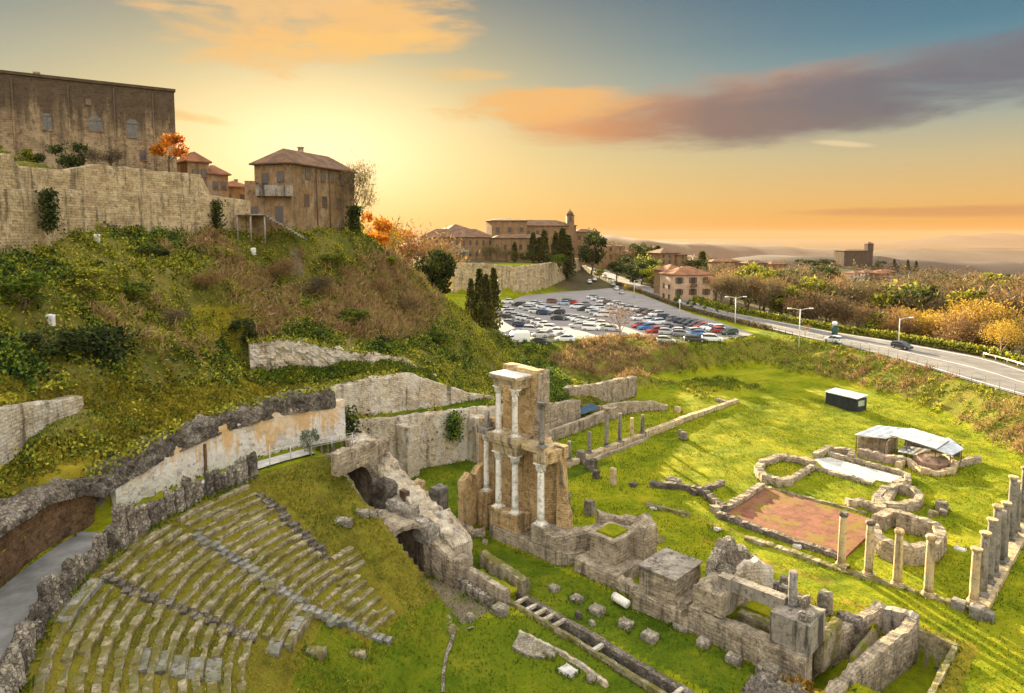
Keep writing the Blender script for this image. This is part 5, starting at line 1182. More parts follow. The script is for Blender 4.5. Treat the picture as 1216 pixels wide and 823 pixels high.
# stones scattered on the lawn
for i, (u, v, w, h, mt, lb_) in enumerate(((658, 700, .9, .3, ROCK, 'round buff stone in the dark grass, farthest left of the scattered footings'), (685, 712, 1.0, .3, ROCK, 'second buff footing stone in the dark grass from the left'), (709, 726, 1.1, .4, ROCK, 'pale rubble footing right of the second buff stone'), (743, 742, 1.0, .35, ROCK, 'square buff footing below the lying marble drum'), (772, 757, 1.1, .4, ROCK, 'white-topped footing stone, lowest right in the dark grass'), (687, 732, .5, .45, DRUB, 'small black stone in the dark grass'), (703, 740, .5, .2, ROCK, 'little pale stone near the black stone'), (805, 745, .7, .3, ROCK, 'small white stone by the front wall'), (811, 748, .8, .35, ROCK, 'white broken stone by the front wall, right one of two'), (835, 766, .9, .4, ROCK, 'buff stone at the foot of the stage block'), (871, 784, 1.0, .4, ROCK, 'white rubble at the foot of the stage block'), (913, 800, 1.4, .6, ROCK, 'broken facing stone fallen before the stage block'), (558, 735, .7, .35, ROCK, 'little white stone at the end of the arc in the orchestra'), (675, 797, 1.1, .2, PAVE, 'greyish flat slab below the mosaic patch'), (702, 806, .6, .25, ROCK, 'small white stone by the thin white kerb'), (653, 779, .7, .3, ROCK, 'white stone at the corner of the mosaic patch'), (800, 575, 1.5, .7, ROCK, 'big grey block standing on the lawn near the dark low wall'), (728, 575, .7, 1.9, COLST, 'upright pale pillar stone on the lawn right of the tower'), (752, 577, .9, .4, DRUB, 'dark flat stone lying near the upright pillar stone'), (702, 556, 1.2, 1.2, DRUB, 'dark pile of blocks at the near end of the lawn columns'), (690, 548, 1.0, 1.4, ROCK, 'grey block beside the dark pile by the lawn columns'), (708, 567, .8, .9, DRUB, 'reddish dark block before the pile by the lawn columns'), (670, 605, 1.1, 1.8, ROCK, 'grey stacked drum behind the curved wall'), (700, 610, 1.0, 1.4, ROCK, 'white pinnacle stone behind the curved wall'), (778, 640, 1.6, .25, MOSSY, 'flat mossy slab on the grass right of the hollow pier'), (776, 604, .8, .12, PAVE, 'white flat stone on the lawn right of the curved wall'), (850, 628, 1.0, .1, PAVE, 'white flat patch on the lawn under the red floor'), (947, 648, .8, .12, PAVE, 'white flat stone on the lawn left of the pale columns'), (1118, 606, 1.1, 1.0, ROCK, 'upright grey stone on the lawn right of the small round basin'), (1120, 612, .7, .6, ROCK, 'small square stone before the upright grey stone'), (1108, 612, .9, .5, MOSSY, 'mossy low stone left of the upright grey stone'), (1140, 652, 1.0, .1, PAVE, 'white flat stone in the grass right of the round apse'), (812, 522, .9, 1.1, ROCK, 'small grey block at the end of the lawn columns'), (808, 518, .7, .9, ROCK, 'block leaning at the start of the long tan wall'), (805, 490, .9, 1.0, COLST, 'pale stump near the curved low wall'), (757, 487, .8, 1.5, COLST, 'tall pale stump near the blue tarpaulin'))):
    p = G(u, v, 0); a, b = loc_ab(p.x, p.y)
    tag(MB(SITE).rough(a - w / 2, a + w / 2, b - w * .42, b + w * .42, -.15, h, .26, .08, 230 + i, .08, .06).build('field_stone', mt), lb_, 'stone')
p = G(737, 713, .3); a, b = loc_ab(p.x, p.y)
o = MB(SITE).tube([(a - .7, b + .15, .3), (a + .7, b - .1, .3)], [.34, .32], 12).build('marble_drum', MARB); tag(o, 'bluish white column drum lying in the dark grass', 'column drum')
p = G(519, 737, .2); tag(MB().lathe((p.x, p.y, .0), [(.42, 0), (.36, .3), (.2, .55), (.05, .6)], 8).build('blue_bag', TARP), 'small blue plastic bag on the orchestra grass', 'bag')
# mosaic patch and white kerb in the orchestra
tag(MB().prism([tuple(G(u, v, 0)[:2]) for u, v in ((617, 754), (660, 776), (645, 783), (625, 780), (608, 770))], -.1, .16).build('marble_paving_remnant', ROCK), 'broken white marble paving remnant in the orchestra grass', 'paving')
lowwall([G(617, 752, 0), G(650, 768, 0), G(690, 790, 0), G(721, 814, 0)], .3, .2, 271, 'thin white stone kerb running beside the trench', WHITE, 'kerb', 'kerb', .05)
strip('orchestra_edge_path', [G(526, 823, 0), G(526, 805, 0), G(530, 780, 0), G(540, 762, 0), G(562, 745, 0)], .22, DRUB, .1, .7)
# curtain trench with side walls and cross slabs
tr = thing('curtain_trench', 'long narrow stone-lined trench with cross slabs before the stage', 'trench', TRA.to_3d())
for sgn, nm in ((1, 'far_side'), (-1, 'near_side')):
    part(MB().wall([(*(TRA + tv * q + tn * .62 * sgn), -1.5, .16 + .04 * math.sin(q)) for q in (0, 4, 8, 12, 16, 22)], .55 if sgn > 0 else .35, .06, .4, .05, 280 + sgn), nm, DRUB if sgn > 0 else MOSSY, tr)
for q in (1.2, 2.4, 3.3, 4.2, 5.2, 9.0, 15.2, 16.3, 17.4):
    c = TRA + tv * q; part(MB().box((c.x, c.y, .1), (.26, 1.2, .2), math.atan2(tv.y, tv.x)), 'cross_slab', WHITE, tr)

# ------------------------------------------------------------------ railed path
def pathz(p): return hgt(p[0], p[1])
strip('gallery_path', [POL(25.8, t, 9) for t in range(160, 124, -3)] , 1.6, PAVE, .16, .8)
strip('corridor_floor', [POL(26.0, t, 9) for t in range(216, 172, -3)], 3.2, CRYPT, .16, .8)
def rail(name, lb_, pts, h=1.1, sp=2.0, mat=RAILM, cat='railing', wires=(1.0, .55), r=.035, group=None):
    P = [Vector(p) for p in pts]; root = thing(name, lb_, cat, P[0], group=group)
    D_ = [0.0]
    for i in range(1, len(P)): D_.append(D_[-1] + (P[i] - P[i - 1]).length)
    def at(d):
        for i in range(1, len(P)):
            if d <= D_[i]: return P[i - 1].lerp(P[i], (d - D_[i - 1]) / (D_[i] - D_[i - 1]))
        return P[-1]
    n = int(D_[-1] / sp); base = None
    for i in range(n + 1):
        p = at(D_[-1] * i / n); part(MB().tube([(p.x, p.y, p.z - .1), (p.x, p.y, p.z + h)], r, 6), 'post', mat, root)
    for w_ in wires:
        part(MB().tube([at(D_[-1] * i / (n * 2)) + Vector((0, 0, h * w_)) for i in range(n * 2 + 1)], r * .55, 5), 'rail_bar', mat, root)
    return root
rail('path_railing', 'thin grey metal railing along the curved path above the seats', [(*POL(24.9, t, 0)[:2], 9.1) for t in range(147, 124, -2)], 1.2, 1.6, METAL)
rail('path_railing', 'thin grey rail between the path and the plastered wall', [(*POL(26.8, t, 0)[:2], 9.1) for t in range(140, 124, -2)], 1.1, 2.0, METAL)
# ------------------------------------------------------------------ car park and road
def sheet_poly(name, pts, mat, dz, kind='structure', inner=6.0):
    """flat-ish sheet draped on the ground: triangulated grid clipped to a polygon"""
    poly = [Vector(p[:2]) for p in pts]
    g = []
    x0, x1 = min(p.x for p in poly), max(p.x for p in poly); y0, y1 = min(p.y for p in poly), max(p.y for p in poly)
    def inside(x, y):
        c = False; j = len(poly) - 1
        for i in range(len(poly)):
            if (poly[i].y > y) != (poly[j].y > y) and x < (poly[j].x - poly[i].x) * (y - poly[i].y) / (poly[j].y - poly[i].y) + poly[i].x: c = not c
            j = i
        return c
    pts2 = list(poly); n0 = len(poly); ed = [(i, (i + 1) % n0) for i in range(n0)]
    y = y0
    while y < y1:
        x = x0
        while x < x1:
            if inside(x, y): pts2.append(Vector((x, y)))
            x += inner
        y += inner
    co, _, fa, *_r = delaunay_2d_cdt(pts2, ed, [], 1, 1e-4)
    o = MB().add([(c.x, c.y, hgt(c.x, c.y) + dz) for c in co], [tuple(f) for f in fa]).build(name, mat)
    o['kind'] = kind; return o
# a level apron under the paved areas so that no ground pokes through
PARK = [(G(u, v, PZ)[0], G(u, v, PZ)[1] + .9) for u, v in ((592, 416), (620, 413), (660, 408), (700, 404), (745, 399), (770, 403), (800, 410), (840, 408), (880, 402), (897, 399))] + [(54.5, 166), (51, 190), (49.5, 216), (48, 245), (40, 275), (30, 266), (18, 258), (4, 242), (-5, 205)]
sheet_poly('car_park', PARK, ASPH, .22)
def smooth(pts, n=3):
    P = [Vector(p) for p in pts]
    for _ in range(n):
        Q = [P[0]]
        for i in range(len(P) - 1): Q += [P[i].lerp(P[i + 1], .25), P[i].lerp(P[i + 1], .75)]
        Q.append(P[-1]); P = Q
    return P
RDS = smooth(RD, 2)
RNS, RFS = smooth(RN, 2), smooth(RF, 2)
def ribbon(name, A, B, mat, dz, f0=0.0, f1=1.0, n=9, sub=2):
    vs = []; m = 0
    for i in range(len(A) - 1):
        for j in range(sub + (i == len(A) - 2)):
            a, b = A[i].lerp(A[i + 1], j / sub), B[i].lerp(B[i + 1], j / sub); m += 1
            for k in range(n):
                p = a.lerp(b, f0 + (f1 - f0) * k / (n - 1)); vs.append((p.x, p.y, hgt(p.x, p.y) + dz))
    o = MB().add(vs, [(i * n + k, (i + 1) * n + k, (i + 1) * n + k + 1, i * n + k + 1) for i in range(m - 1) for k in range(n - 1)]).build(name, mat); o['kind'] = 'structure'; return o
ribbon('road', RNS, RFS, ROADM, .2)
ribbon('road_edge_line', RNS, RFS, LINE, .215, .05, .065, 2); ribbon('road_edge_line', RNS, RFS, LINE, .215, .93, .945, 2); ribbon('road_centre_line', RNS, RFS, LINE, .215, .48, .49, 2)
def offset(P, d):
    out = []
    for i, p in enumerate(P):
        t = (P[min(i + 1, len(P) - 1)] - P[max(i - 1, 0)]).normalized(); out.append(p + Vector((-t.y, t.x)) * d)
    return out
def arc_len(P, s0, s1):
    out = []; s = 0
    for i in range(len(P) - 1):
        if s0 <= s <= s1: out.append(P[i])
        s += (P[i + 1] - P[i]).length
    return out
ribbon('road_verge_kerb', offset(RNS, .35), RNS, CONC, .24, 0, .95, 2)
# bay lines
bay = MB()
def fence(name, lb_, pts, h, sp, mat, cat='fence'):
    root = rail(name, lb_, pts, h, sp, mat, cat, (1.0, .66, .33, .08), .04); return root
ftop = [(*p[:2], 0) for p in offset(RNS, .9)]
fp = [(x, y, hgt(x, y) + .1) for x, y, _ in ftop if 66 < y < 150]
fence('wire_fence', 'grey wire fence on posts along the near edge of the road', fp, 1.7, 2.6, RAILM)
gp = [(p.x, p.y, hgt(p.x, p.y) + .1) for p in offset(RFS, -1.0) if 86 < p.y < 124]
rail('guard_rail', 'low pale guard rail on the far side of the road bend', gp, .8, 3, METAL, 'guard rail', (1.0, .8), .06)
gp = [(p.x, p.y, hgt(p.x, p.y) + .1) for p in offset(RNS, 1.4) if 150 < p.y < 168]
rail('wooden_rail', 'low brown wooden rail at the near corner of the car park', gp, .9, 2.2, WOODD, 'railing', (1.0,), .09)
# clipped hedge between car park and road
def foliage_hedge(pts, w, h, name, lb_, mat, n, cat='hedge', size=.3, seed=5):
    P = [Vector(p[:2]) for p in pts]; rs = np.random.default_rng(seed); L = [0]
    for i in range(1, len(P)): L.append(L[-1] + (P[i] - P[i - 1]).length)
    d = rs.uniform(0, L[-1], n); o = rs.uniform(-w / 2, w / 2, n); z = rs.uniform(0, 1, n) ** .5 * h
    pts_ = np.zeros((n, 3))
    for q in range(n):
        i = int(np.searchsorted(L, d[q])) or 1; a, b = P[i - 1], P[i]; t = (b - a).normalized(); p = a + t * (d[q] - L[i - 1]) + Vector((-t.y, t.x)) * float(o[q])
        pts_[q] = (p.x, p.y, hgt(p.x, p.y) + z[q])
    tag(cards(name, pts_, size, mat, 1.3, .2, seed=seed), lb_, cat)
foliage_hedge([p for p in offset(RNS, 1.2) if 158 < p.y < 300], 1.2, 1.1, 'hedge', 'long low brown-green hedge between the parked cars and the road', L_DULL, 9000, size=.35)

# ------------------------------------------------------------------ street lamps
def lamp(u, v, z, vt, arms, lb_, rz=0.0, H_=None):
    p = G(u, v, z); p.z = hgt(p.x, p.y) + .2; h = ztop(p.x, p.y, vt) - p.z
    root = thing('street_lamp', lb_, 'street lamp', p, group='street lamps along the road')
    MB().tube([(0, 0, 0), (0, 0, h * .5), (0, 0, h)], [.13, .11, .08], 8).build('pole', POSTM, root, local=True)
    for s in arms:
        L_ = 2.0
        MB().tube([(0, 0, h - .3), (s * L_ * .5, 0, h + .05), (s * L_, 0, h + .12)], [.07, .06, .05], 6).build('arm', POSTM, root, local=True)
        MB().rough(s * L_ - .1 if s > 0 else -L_ - .7, s * L_ + .7 if s > 0 else -L_ + .1, -.2, .2, h + .05, h + .25, .4, .02, 1).build('lamp_head', LAMPH, root, local=True)
    return root
lamp(873, 385, 5.5, 353, (-1, 1), 'double-headed street lamp nearest the pink house beside the road')
lamp(949, 406, 5.2, 367, (-1, 1), 'double-headed street lamp in the middle, beside a pollarded tree')
lamp(1067, 412, 5.2, 378, (1,), 'single-headed street lamp beside the dark moving car')
lamp(753, 352, 6.0, 333, (1,), 'single-headed street lamp above the yellow shrub at the top of the car park')
p = G(807, 374, 5.6); p.z = hgt(p.x, p.y)
t = thing('sign_pole', 'plain grey pole before the green hedge of the pink house', 'pole', p); MB().tube([(0, 0, 0), (0, 0, 4.8)], .1, 8).build('pole', POSTM, t, local=True); MB().box((0, -.12, 4.3), (.7, .05, .9)).build('sign_plate', LAMPH, t, local=True)
p = G(991, 400, 4.8); p.z = hgt(p.x, p.y)
t = thing('info_kiosk', 'narrow dark green roadside kiosk with a white top', 'kiosk', p)
GREENP = plain('dark_green_paint', (.03, .09, .08), .5)
MB().rough(-.5, .5, -.4, .4, 0, 2.3, .5, .01, 1).build('kiosk_body', GREENP, t, local=True); MB().lathe((0, 0, 2.3), [(.5, 0), (.5, .7), (.3, .85)], 12).build('kiosk_top', LAMPH, t, local=True)

# ------------------------------------------------------------------ buildings
class Bld:
    """house kit in its own frame: x along the front (left to right as seen), y away, then turned by rz and put at p"""
    def __init__(s, name, lb_, cat, p, rz, group=None):
        s.r = thing(name, lb_, cat, p, rz, group)
    def box(s, x0, x1, y0, y1, z0, z1, mat, name='wall', taper=0): 
        return MB().rough(x0, x1, y0, y1, z0, z1, 2.5, .04, z1).build(name, mat, s.r, local=True)
    def roof(s, x0, x1, y0, y1, z, h, mat=None, ov=.5, ridge=None): return MB().hip(x0, x1, y0, y1, z, h, ov, ridge).build('roof', mat or ROOF, s.r, local=True)
    def chimney(s, x, y, z, h=1.2, par=None, w=.6):
        return MB().bx(x - w / 2, x + w / 2, y - w / 2, y + w / 2, z, z + h).bx(x - w * .65, x + w * .65, y - w * .65, y + w * .65, z + h + .002, z + h + .15).build('chimney', RUB, par or s.r, local=True)
    def win(s, x, z, w=.95, h=1.5, y=0.0, glass=None, arch=False, shut=False, side=None, frame=None):
        """window on the front (y = front plane), or on a side wall: side=(x plane, sign)"""
        m = MB(); g = MB(); fr = .1
        def put(mb, a0, a1, z0, z1, d0, d1):
            if side is None: mb.bx(a0, a1, y - d1, y - d0, z0, z1)
            else: mb.bx(*(sorted((side[0] + side[1] * d0, side[0] + side[1] * d1))), a0, a1, z0, z1)
        put(m, x - w / 2 - fr, x - w / 2, z, z + h, -.05, .07); put(m, x + w / 2, x + w / 2 + fr, z, z + h, -.05, .07)
        put(m, x - w / 2 - fr, x + w / 2 + fr, z - .14, z - .001, -.05, .14); put(m, x - w / 2 - fr, x + w / 2 + fr, z + h + .001, z + h + .12, -.05, .08)
        put(m, x - .03, x + .03, z + .002, z + h - .002, .052, .065)
        if shut:
            put(m, x - w - fr, x - w / 2 - fr - .01, z, z + h, .03, .08); put(m, x + w / 2 + fr + .01, x + w + fr, z, z + h, .03, .08)
        f = m.build('window', frame or SHUT, s.r, local=True)
        put(g, x - w / 2, x + w / 2, z, z + h, -.1, .05)
        if arch:
            a = MB(); n = 8; vs = [(x + w / 2 * math.cos(math.pi * i / n), y - .05, z + h + w / 2 * math.sin(math.pi * i / n)) for i in range(n + 1)]
            vs2 = [(q[0], y + .1, q[2]) for q in vs]
            g.add(vs + vs2, [tuple(range(n + 1))] + [(i, i + 1, n + 2 + i, n + 1 + i) for i in range(n)])
        g.build('pane', glass or GLASS, f, local=True)
        return f
# fortress-like palace on the skyline, upper left
def front(pl, pr):
    d = (pr - pl).to_2d(); return math.atan2(d.y, d.x), d.length
PL, PR = Vector((-79.0, 72.6, 33)), Vector((-46.6, 95, 33))
rz, Lg = front(PL, PR)
b = Bld('fortress_palace', 'huge dark weathered stone palace with a flat roofline on the skyline at upper left', 'palace', PL, rz)
HT = ztop(PR.x, PR.y, 109) - 33
b.box(0, Lg, 0, 18, 0, HT, DARKW)
MB().bx(-.15, Lg + .15, -.18, .4, HT, HT + .35).bx(Lg - .4, Lg + .15, .4, 18, HT, HT + .35).build('cornice', DARKW, b.r, local=True)
def palx(u):   # where picture column u meets the palace front
    k = (u - CX) / FPX * (cp_ ** 0); d = PR.to_2d() - PL.to_2d()
    t = (k * PL.y - PL.x) / (d.x - k * d.y); return t * Lg
def palz(u, v):
    t = palx(u) / Lg; q = PL.to_2d().lerp(PR.to_2d(), t); return ztop(q.x, q.y, v) - 33
for (u, vt, vb, w, ar) in ((66, 136, 154, .9, True), (122, 140, 155, 1.5, True), (165, 144, 163, 1.4, True)):
    b.win(palx(u), palz(u, vb), w, palz(u, vt) - palz(u, vb) - w * .3, 0, PALEGL, ar, False, None, DARKW)
b.win(palx(176), palz(176, 190), .6, 1.2, 0)
b.win(palx(115), palz(115, 124), .5, .6, 0, PALEGL)
for u in (27, 92, 145, 190): MB().tube([(palx(u), -.1, 1), (palx(u), -.1, HT - .5)], .09, 6).build('drain_pipe', DARKW, b.r, local=True)
b.chimney(palx(57), 3, HT, 1.0); b.chimney(palx(2), 2, HT + .2, 1.6)
# city wall under it
FWP = [(-45.6, 40, 24), (-45.7, 55, 26.2), (-46.2, 62, 26.8), (-46.9, 70, 28.0), (-46.6, 76, 28.4), (-43.7, 84, 28.4), (-39.7, 91, 28.3), (-36.8, 95.5, 28.2)]
def fv(x, y): return CX + FPX * x / y
vv = []
for p in FWP:
    u = fv(p[0], p[1]); v = 183 if u < 20 else (183 + (u - 20) * .25 if u < 75 else 196 + (u - 75) * .05)
    v = np.interp(u, [-300, 0, 22, 24, 75, 120, 200, 252, 254, 300], [190, 183, 183, 195, 200, 194, 204, 207, 232, 240]); vv.append(float(v))
cw = thing('city_wall', 'long two-stage pale gold city wall along the top of the hill at left', 'city wall', (-46, 70, 27))
up, lo = [], []
N_ = 40
for i in range(N_ + 1):
    q = i / N_ * (len(FWP) - 1); k = min(int(q), len(FWP) - 2); f = q - k
    x, y, z = [FWP[k][c] * (1 - f) + FWP[k + 1][c] * f for c in range(3)]
    u = fv(x, y); vt = float(np.interp(u, [-300, 0, 22, 24, 75, 100, 120, 200, 252, 254, 300], [170, 183, 183, 197, 201, 200, 194, 203, 207, 231, 238]))
    vm = float(np.interp(u, [-300, 0, 120, 250, 300], [215, 224, 226, 233, 238]))
    zt, zm = ztop(x, y, vt), ztop(x, y, vm)
    lo.append((x, y, z - 3, min(zm, zt))); up.append((x - .85, y + .55, zm - .4, max(zt, zm + .02)))
part(MB().wall(lo, 1.4, .06, .8, .07, 301), 'lower_wall', GOLD, cw)
part(MB().wall(up, 1.1, .12, .8, .08, 302), 'upper_wall', GOLD, cw)
for u in (176, 60):
    t_ = [p for p in lo if abs(fv(p[0], p[1]) - u) < 12]
    if t_: p = t_[0]; part(MB().rough(p[0] - .6, p[0] + 1.0, p[1] - .9, p[1] + .5, p[2], p[3] - .3, .6, .06, 303), 'buttress', GOLD, cw)
# the big house on the hill
HL = D(346, 272, 96.5); HR = D(422, 272, 112); rz, Lg = front(HL, HR); HL.z = 27.2
OCH = stone('old_ochre_render', (.30, .19, .09), (.25, .16, .08), (.18, .125, .075), 2.2, 1.1, .003, .9, .5, 0, .12, .4)
b = Bld('hill_house', 'tall ochre house with brown windows on the hill edge in front of the low sun', 'house', HL, rz)
E_ = ztop(HR.x, HR.y, 206) - 27.2
b.box(0, Lg, 0, 6.2, 0, E_, OCH)
rf = b.roof(0, Lg, 0, 6.2, E_, 2.4, ROOFD, .5, 3.2)
b.chimney(Lg - 2.2, 3.0, E_ + .5, 1.6, rf); b.chimney(Lg * .45, 3.6, E_ + 1.6, 1.6, rf)
for y_, z_, h_ in ((1.6, E_ - 2.4, 1.3), (4.3, E_ - 3.4, 2.1)): b.win(y_, z_, .9, h_, 0, GLASS, False, False, (0.0, -1))
def hx(u):
    k = (u - CX) / FPX; d = HR.to_2d() - HL.to_2d(); return (k * HL.y - HL.x) / (d.x - k * d.y) * Lg
def hz(u, v):
    q = HL.to_2d().lerp(HR.to_2d(), hx(u) / Lg); return ztop(q.x, q.y, v) - 27.2
for u, vt, vb in ((368, 199, 212), (386, 203, 215), (396, 205, 216), (408, 209, 220), (417, 213, 224)): b.win(hx(u), hz(u, vb), .9, hz(u, vt) - hz(u, vb), 0, PALEGL, False, False)
for u, vt, vb in ((366, 231, 244), (387, 234, 245), (404, 236, 247)): b.win(hx(u), hz(u, vb), 1.0, hz(u, vt) - hz(u, vb), 0, GLASS, False, False)
for u in (378, 393): MB().tube([(hx(u), -.12, .5), (hx(u), -.12, E_ - .1)], .08, 6).build('drain_pipe', SHUT, b.r, local=True)
# terrace wing at its left end, with balcony, porch and outside stair
WL = D(291, 272, 94.0); WR = D(347, 272, 95.6); rz, Lw = front(WL, WR); WL.z = 27.2
b = Bld('terrace_wing', 'low terrace wing with a white balcony and outside stair left of the hill house', 'house', WL, rz)
zB = ztop(WL.x, WL.y, 226) - 27.2
b.box(0, Lw, .6, 6, 0, zB - .5, OCH)
MB().bx(1.6, Lw + .3, -.7, .598, zB - .75, zB - .5).bx(1.6, Lw + .3, -.7, -.56, zB - .498, zB + .75).bx(1.6, 1.74, -.56, .6, zB - .498, zB + .75)  .build('balcony', CONC, b.r, local=True)
MB().bx(0, 1.4, 1.2, 6, zB - .498, zB + 1.4).build('parapet', OCH, b.r, local=True)
b.win(Lw * .72, zB - 4.6, .9, 2.4, .6); b.win(1.2, zB - 3.4, .8, 1.1, .6)
sm = MB()
for i in range(13): sm.bx(3.0 + i * .4, 3.42 + i * .4, -2.2, -1.0, 3.1 - i * .25, 3.34 - i * .25)
sm.build('outside_stair', CONC, b.r, local=True)
MB().bx(-.9, 3.0, -2.4, .5, 3.36, 3.54).tube([(-.7, -2.2, -.5), (-.7, -2.2, 3.35)], .12, 6).tube([(1.0, -2.2, -.5), (1.0, -2.2, 3.35)], .12, 6).tube([(2.8, -2.2, -.5), (2.8, -2.2, 3.35)], .12, 6).build('porch_roof', CONC, b.r, local=True)
# small houses on the wall between palace and big house
for (u0, u1, vb, ve, Y, rh, lb_) in ((223, 249, 215, 192, 97, 1.5, 'small golden gabled house beside the orange tree on the city wall'), (248, 272, 232, 207, 99, 1.3, 'narrow tiled house between the palace and the big hill house'), (258, 298, 240, 222, 103, 1.0, 'low orange lean-to house behind the city wall')):
    L_ = D(u0, vb, Y); R_ = D(u1, vb, Y + 2); rz, w_ = front(L_, R_); L_.z -= 6
    b = Bld('small_house', lb_, 'house', L_, rz, 'small houses on the city wall'); h = ztop(L_.x, L_.y, ve) - L_.z
    b.box(0, w_, 0, 6, 0, h, OCH); rf = b.roof(0, w_, 0, 6, h, rh, ROOF, .35); b.win(w_ * .35, h - 2.0, .6, .9); b.win(w_ * .75, h - 2.0, .6, .9); b.chimney(w_ * .6, 3, h + rh * .5, .8, rf, .5)
tag(MB().wall([(*D(254, 275, 93)[:2], 27, 31.5), (*D(275, 273, 94)[:2], 27, 31.6), (*D(298, 273, 95)[:2], 27, 31.8)], .9, .1, .6, .06, 306).build('garden_wall', GOLD), 'pale garden wall stretch between the city wall and the hill house stair', 'wall')

# town beyond the car park
mw = thing('medieval_wall', 'long warm medieval wall beyond the car park with a corner in it', 'city wall', MW[2])
mp = []
for i in range(len(MW) - 1):
    for f in (0, .5): 
        a, c = MW[i], MW[i + 1]; mp.append(tuple(a[k] * (1 - f) + c[k] * f for k in range(3)))
mp.append(MW[-1])
part(MB().wall([(x - .2, y + .2, z - 1, ztop(x, y, float(np.interp(fv(x, y), [480, 530, 565, 600, 620, 650, 690], [318, 312, 311, 316, 317, 312, 306])))) for x, y, z in mp], 1.6, .25, 1.2, .12, 307), 'wall_face', GOLD, mw)
TOWN = stone('town_render', (.26, .155, .075), (.2, .12, .06), (.32, .2, .10), 2.4, 1.2, .004, .85, .4, 0, 0, .3)
def town(name, lb_, cat, u0, u1, vb, ve, Y, depth, rh, wins, mat=None, roof=None, dY=4.0, group=None, rows=2, sink=6.0, shut=False):
    L_ = D(u0, vb, Y); R_ = D(u1, vb, Y + dY); rz, w_ = front(L_, R_); h = ztop(L_.x, L_.y, ve) - L_.z + sink; L_.z -= sink
    b = Bld(name, lb_, cat, L_, rz, group); b.box(0, w_, 0, depth, 0, h, mat or TOWN)
    if rh > 0: b.rf = b.roof(0, w_, 0, depth, h, rh, roof or ROOFD, .6)
    hh = (h - sink) / rows
    for r in range(rows):
        for i in range(wins): b.win(w_ * (i + .5) / wins, sink + hh * r + hh * .3, min(1.3, w_ / wins * .32), min(1.9, hh * .5), 0, None, False, shut)
    b.w, b.h = w_, h; return b
b = town('long_convent', 'long low convent with a brown tiled roof left of the church', 'convent', 499, 586, 308, 282, 285, 14, 3.5, 11)
b.chimney(20, 7, b.h + 2, 1.5)
b = town('pavilion_roof_house', 'small square house with a pyramid roof rising behind the convent', 'house', 534, 556, 300, 272, 300, 8, 2, 2)
b = town('church', 'long stone church with a brown roof above the medieval wall', 'church', 601, 684, 300, 268, 300, 14, 2.6, 8, dY=14)
b = town('church_transept', 'higher square block at the left end of the church', 'church', 584, 626, 300, 262, 296, 12, 1.0, 3)
b = town('convent_annexe', 'lower tiled annexe running along the front of the church', 'house', 586, 650, 302, 283, 282, 8, 1.5, 7, rows=1)
L_ = D(673, 300, 312)
b = Bld('bell_tower', 'dark slim bell tower with a domed top beside the church', 'tower', (L_.x, L_.y, 14), .1)
th_ = ztop(L_.x, L_.y, 256) - 14
b.box(0, 3.4, 0, 3.4, 0, th_, TOWN)
MB().bx(-.2, 3.6, -.2, 3.6, th_, th_ + .25).lathe((1.7, 1.7, th_ + .25), [(1.7, 0), (1.6, .8), (1.1, 1.5), (.4, 2.0), (.08, 3.0)], 12).build('dome', ROOFD, b.r, local=True)
b.win(1.7, th_ - 2.6, 1.1, 1.7, 0, None, True)
b = town('church_annexe', 'block with a slanting roof right of the bell tower', 'house', 683, 712, 300, 276, 318, 10, 1.5, 3)
b = town('terrace_building', 'long pale wall-like building right of the church, above the road', 'building', 708, 742, 310, 292, 360, 9, 0.0, 3, TOWN, dY=10)
b = town('pink_house', 'pink three-storey house with green-brown shutters and a tiled hip roof beside the road', 'house', 798, 846, 368, 327, 226, 12, 2.6, 3, stone('pink_render', (.52, .36, .24), (.48, .32, .21), (.56, .41, .28), 3, 1.5, .003, .9, .15, 0, 0, .2), ROOF, rows=3, dY=2, shut=True, sink=3)
MB().bx(b.w * .5 - 1.2, b.w * .5 + 1.2, -1.0, -.1, b.h - 3.9, b.h - 3.7).bx(b.w * .5 - 1.2, b.w * .5 + 1.2, -1.0, -.92, b.h - 3.698, b.h - 2.9).build('balcony', SHUT, b.r, local=True)
b.chimney(b.w * .3, 5, b.h + 1.0, 1.3)
for y in (3, 8):
    for r in (0, 1, 2): b.win(y, 3.0 + r * 3.4, .9, 1.5, 0, None, False, True, (0.0, -1))
b = town('pink_house_annexe', 'older tiled wing rising behind the pink house on its left', 'house', 791, 815, 350, 322, 244, 10, 2.0, 2, TOWN, ROOF, dY=2)
town('villa', 'grey villa with a dark hip roof among trees above the pink house', 'house', 784, 806, 315, 301, 330, 12, 2.2, 3, TOWN, ROOFD)
b = town('villa_wing', 'narrow right wing of the grey villa among trees', 'house', 805, 816, 315, 303, 332, 9, 1.0, 1, TOWN, ROOFD)
for i, (u0, u1, vb, ve, Y, lb_) in enumerate(((822, 840, 318, 310, 400, 'small tiled house in the trees right of the villa'), (845, 880, 322, 311, 430, 'long brown-roofed house in the trees behind the rusty crowns'), (886, 912, 325, 313, 420, 'red-roofed house behind the rusty trees, right of the long brown roof'), (915, 935, 324, 314, 450, 'last small tiled house before the wooded ridge'), (866, 884, 336, 322, 330, 'reddish house wall half hidden among the rusty trees'))):
    town('distant_house', lb_, 'house', u0, u1, vb, ve, Y, 9, 1.6, 3, TOWN, ROOF if i % 2 else ROOFD, group='houses among the trees', sink=8)
WHT = plain('cream_render', (.58, .48, .36), .9)
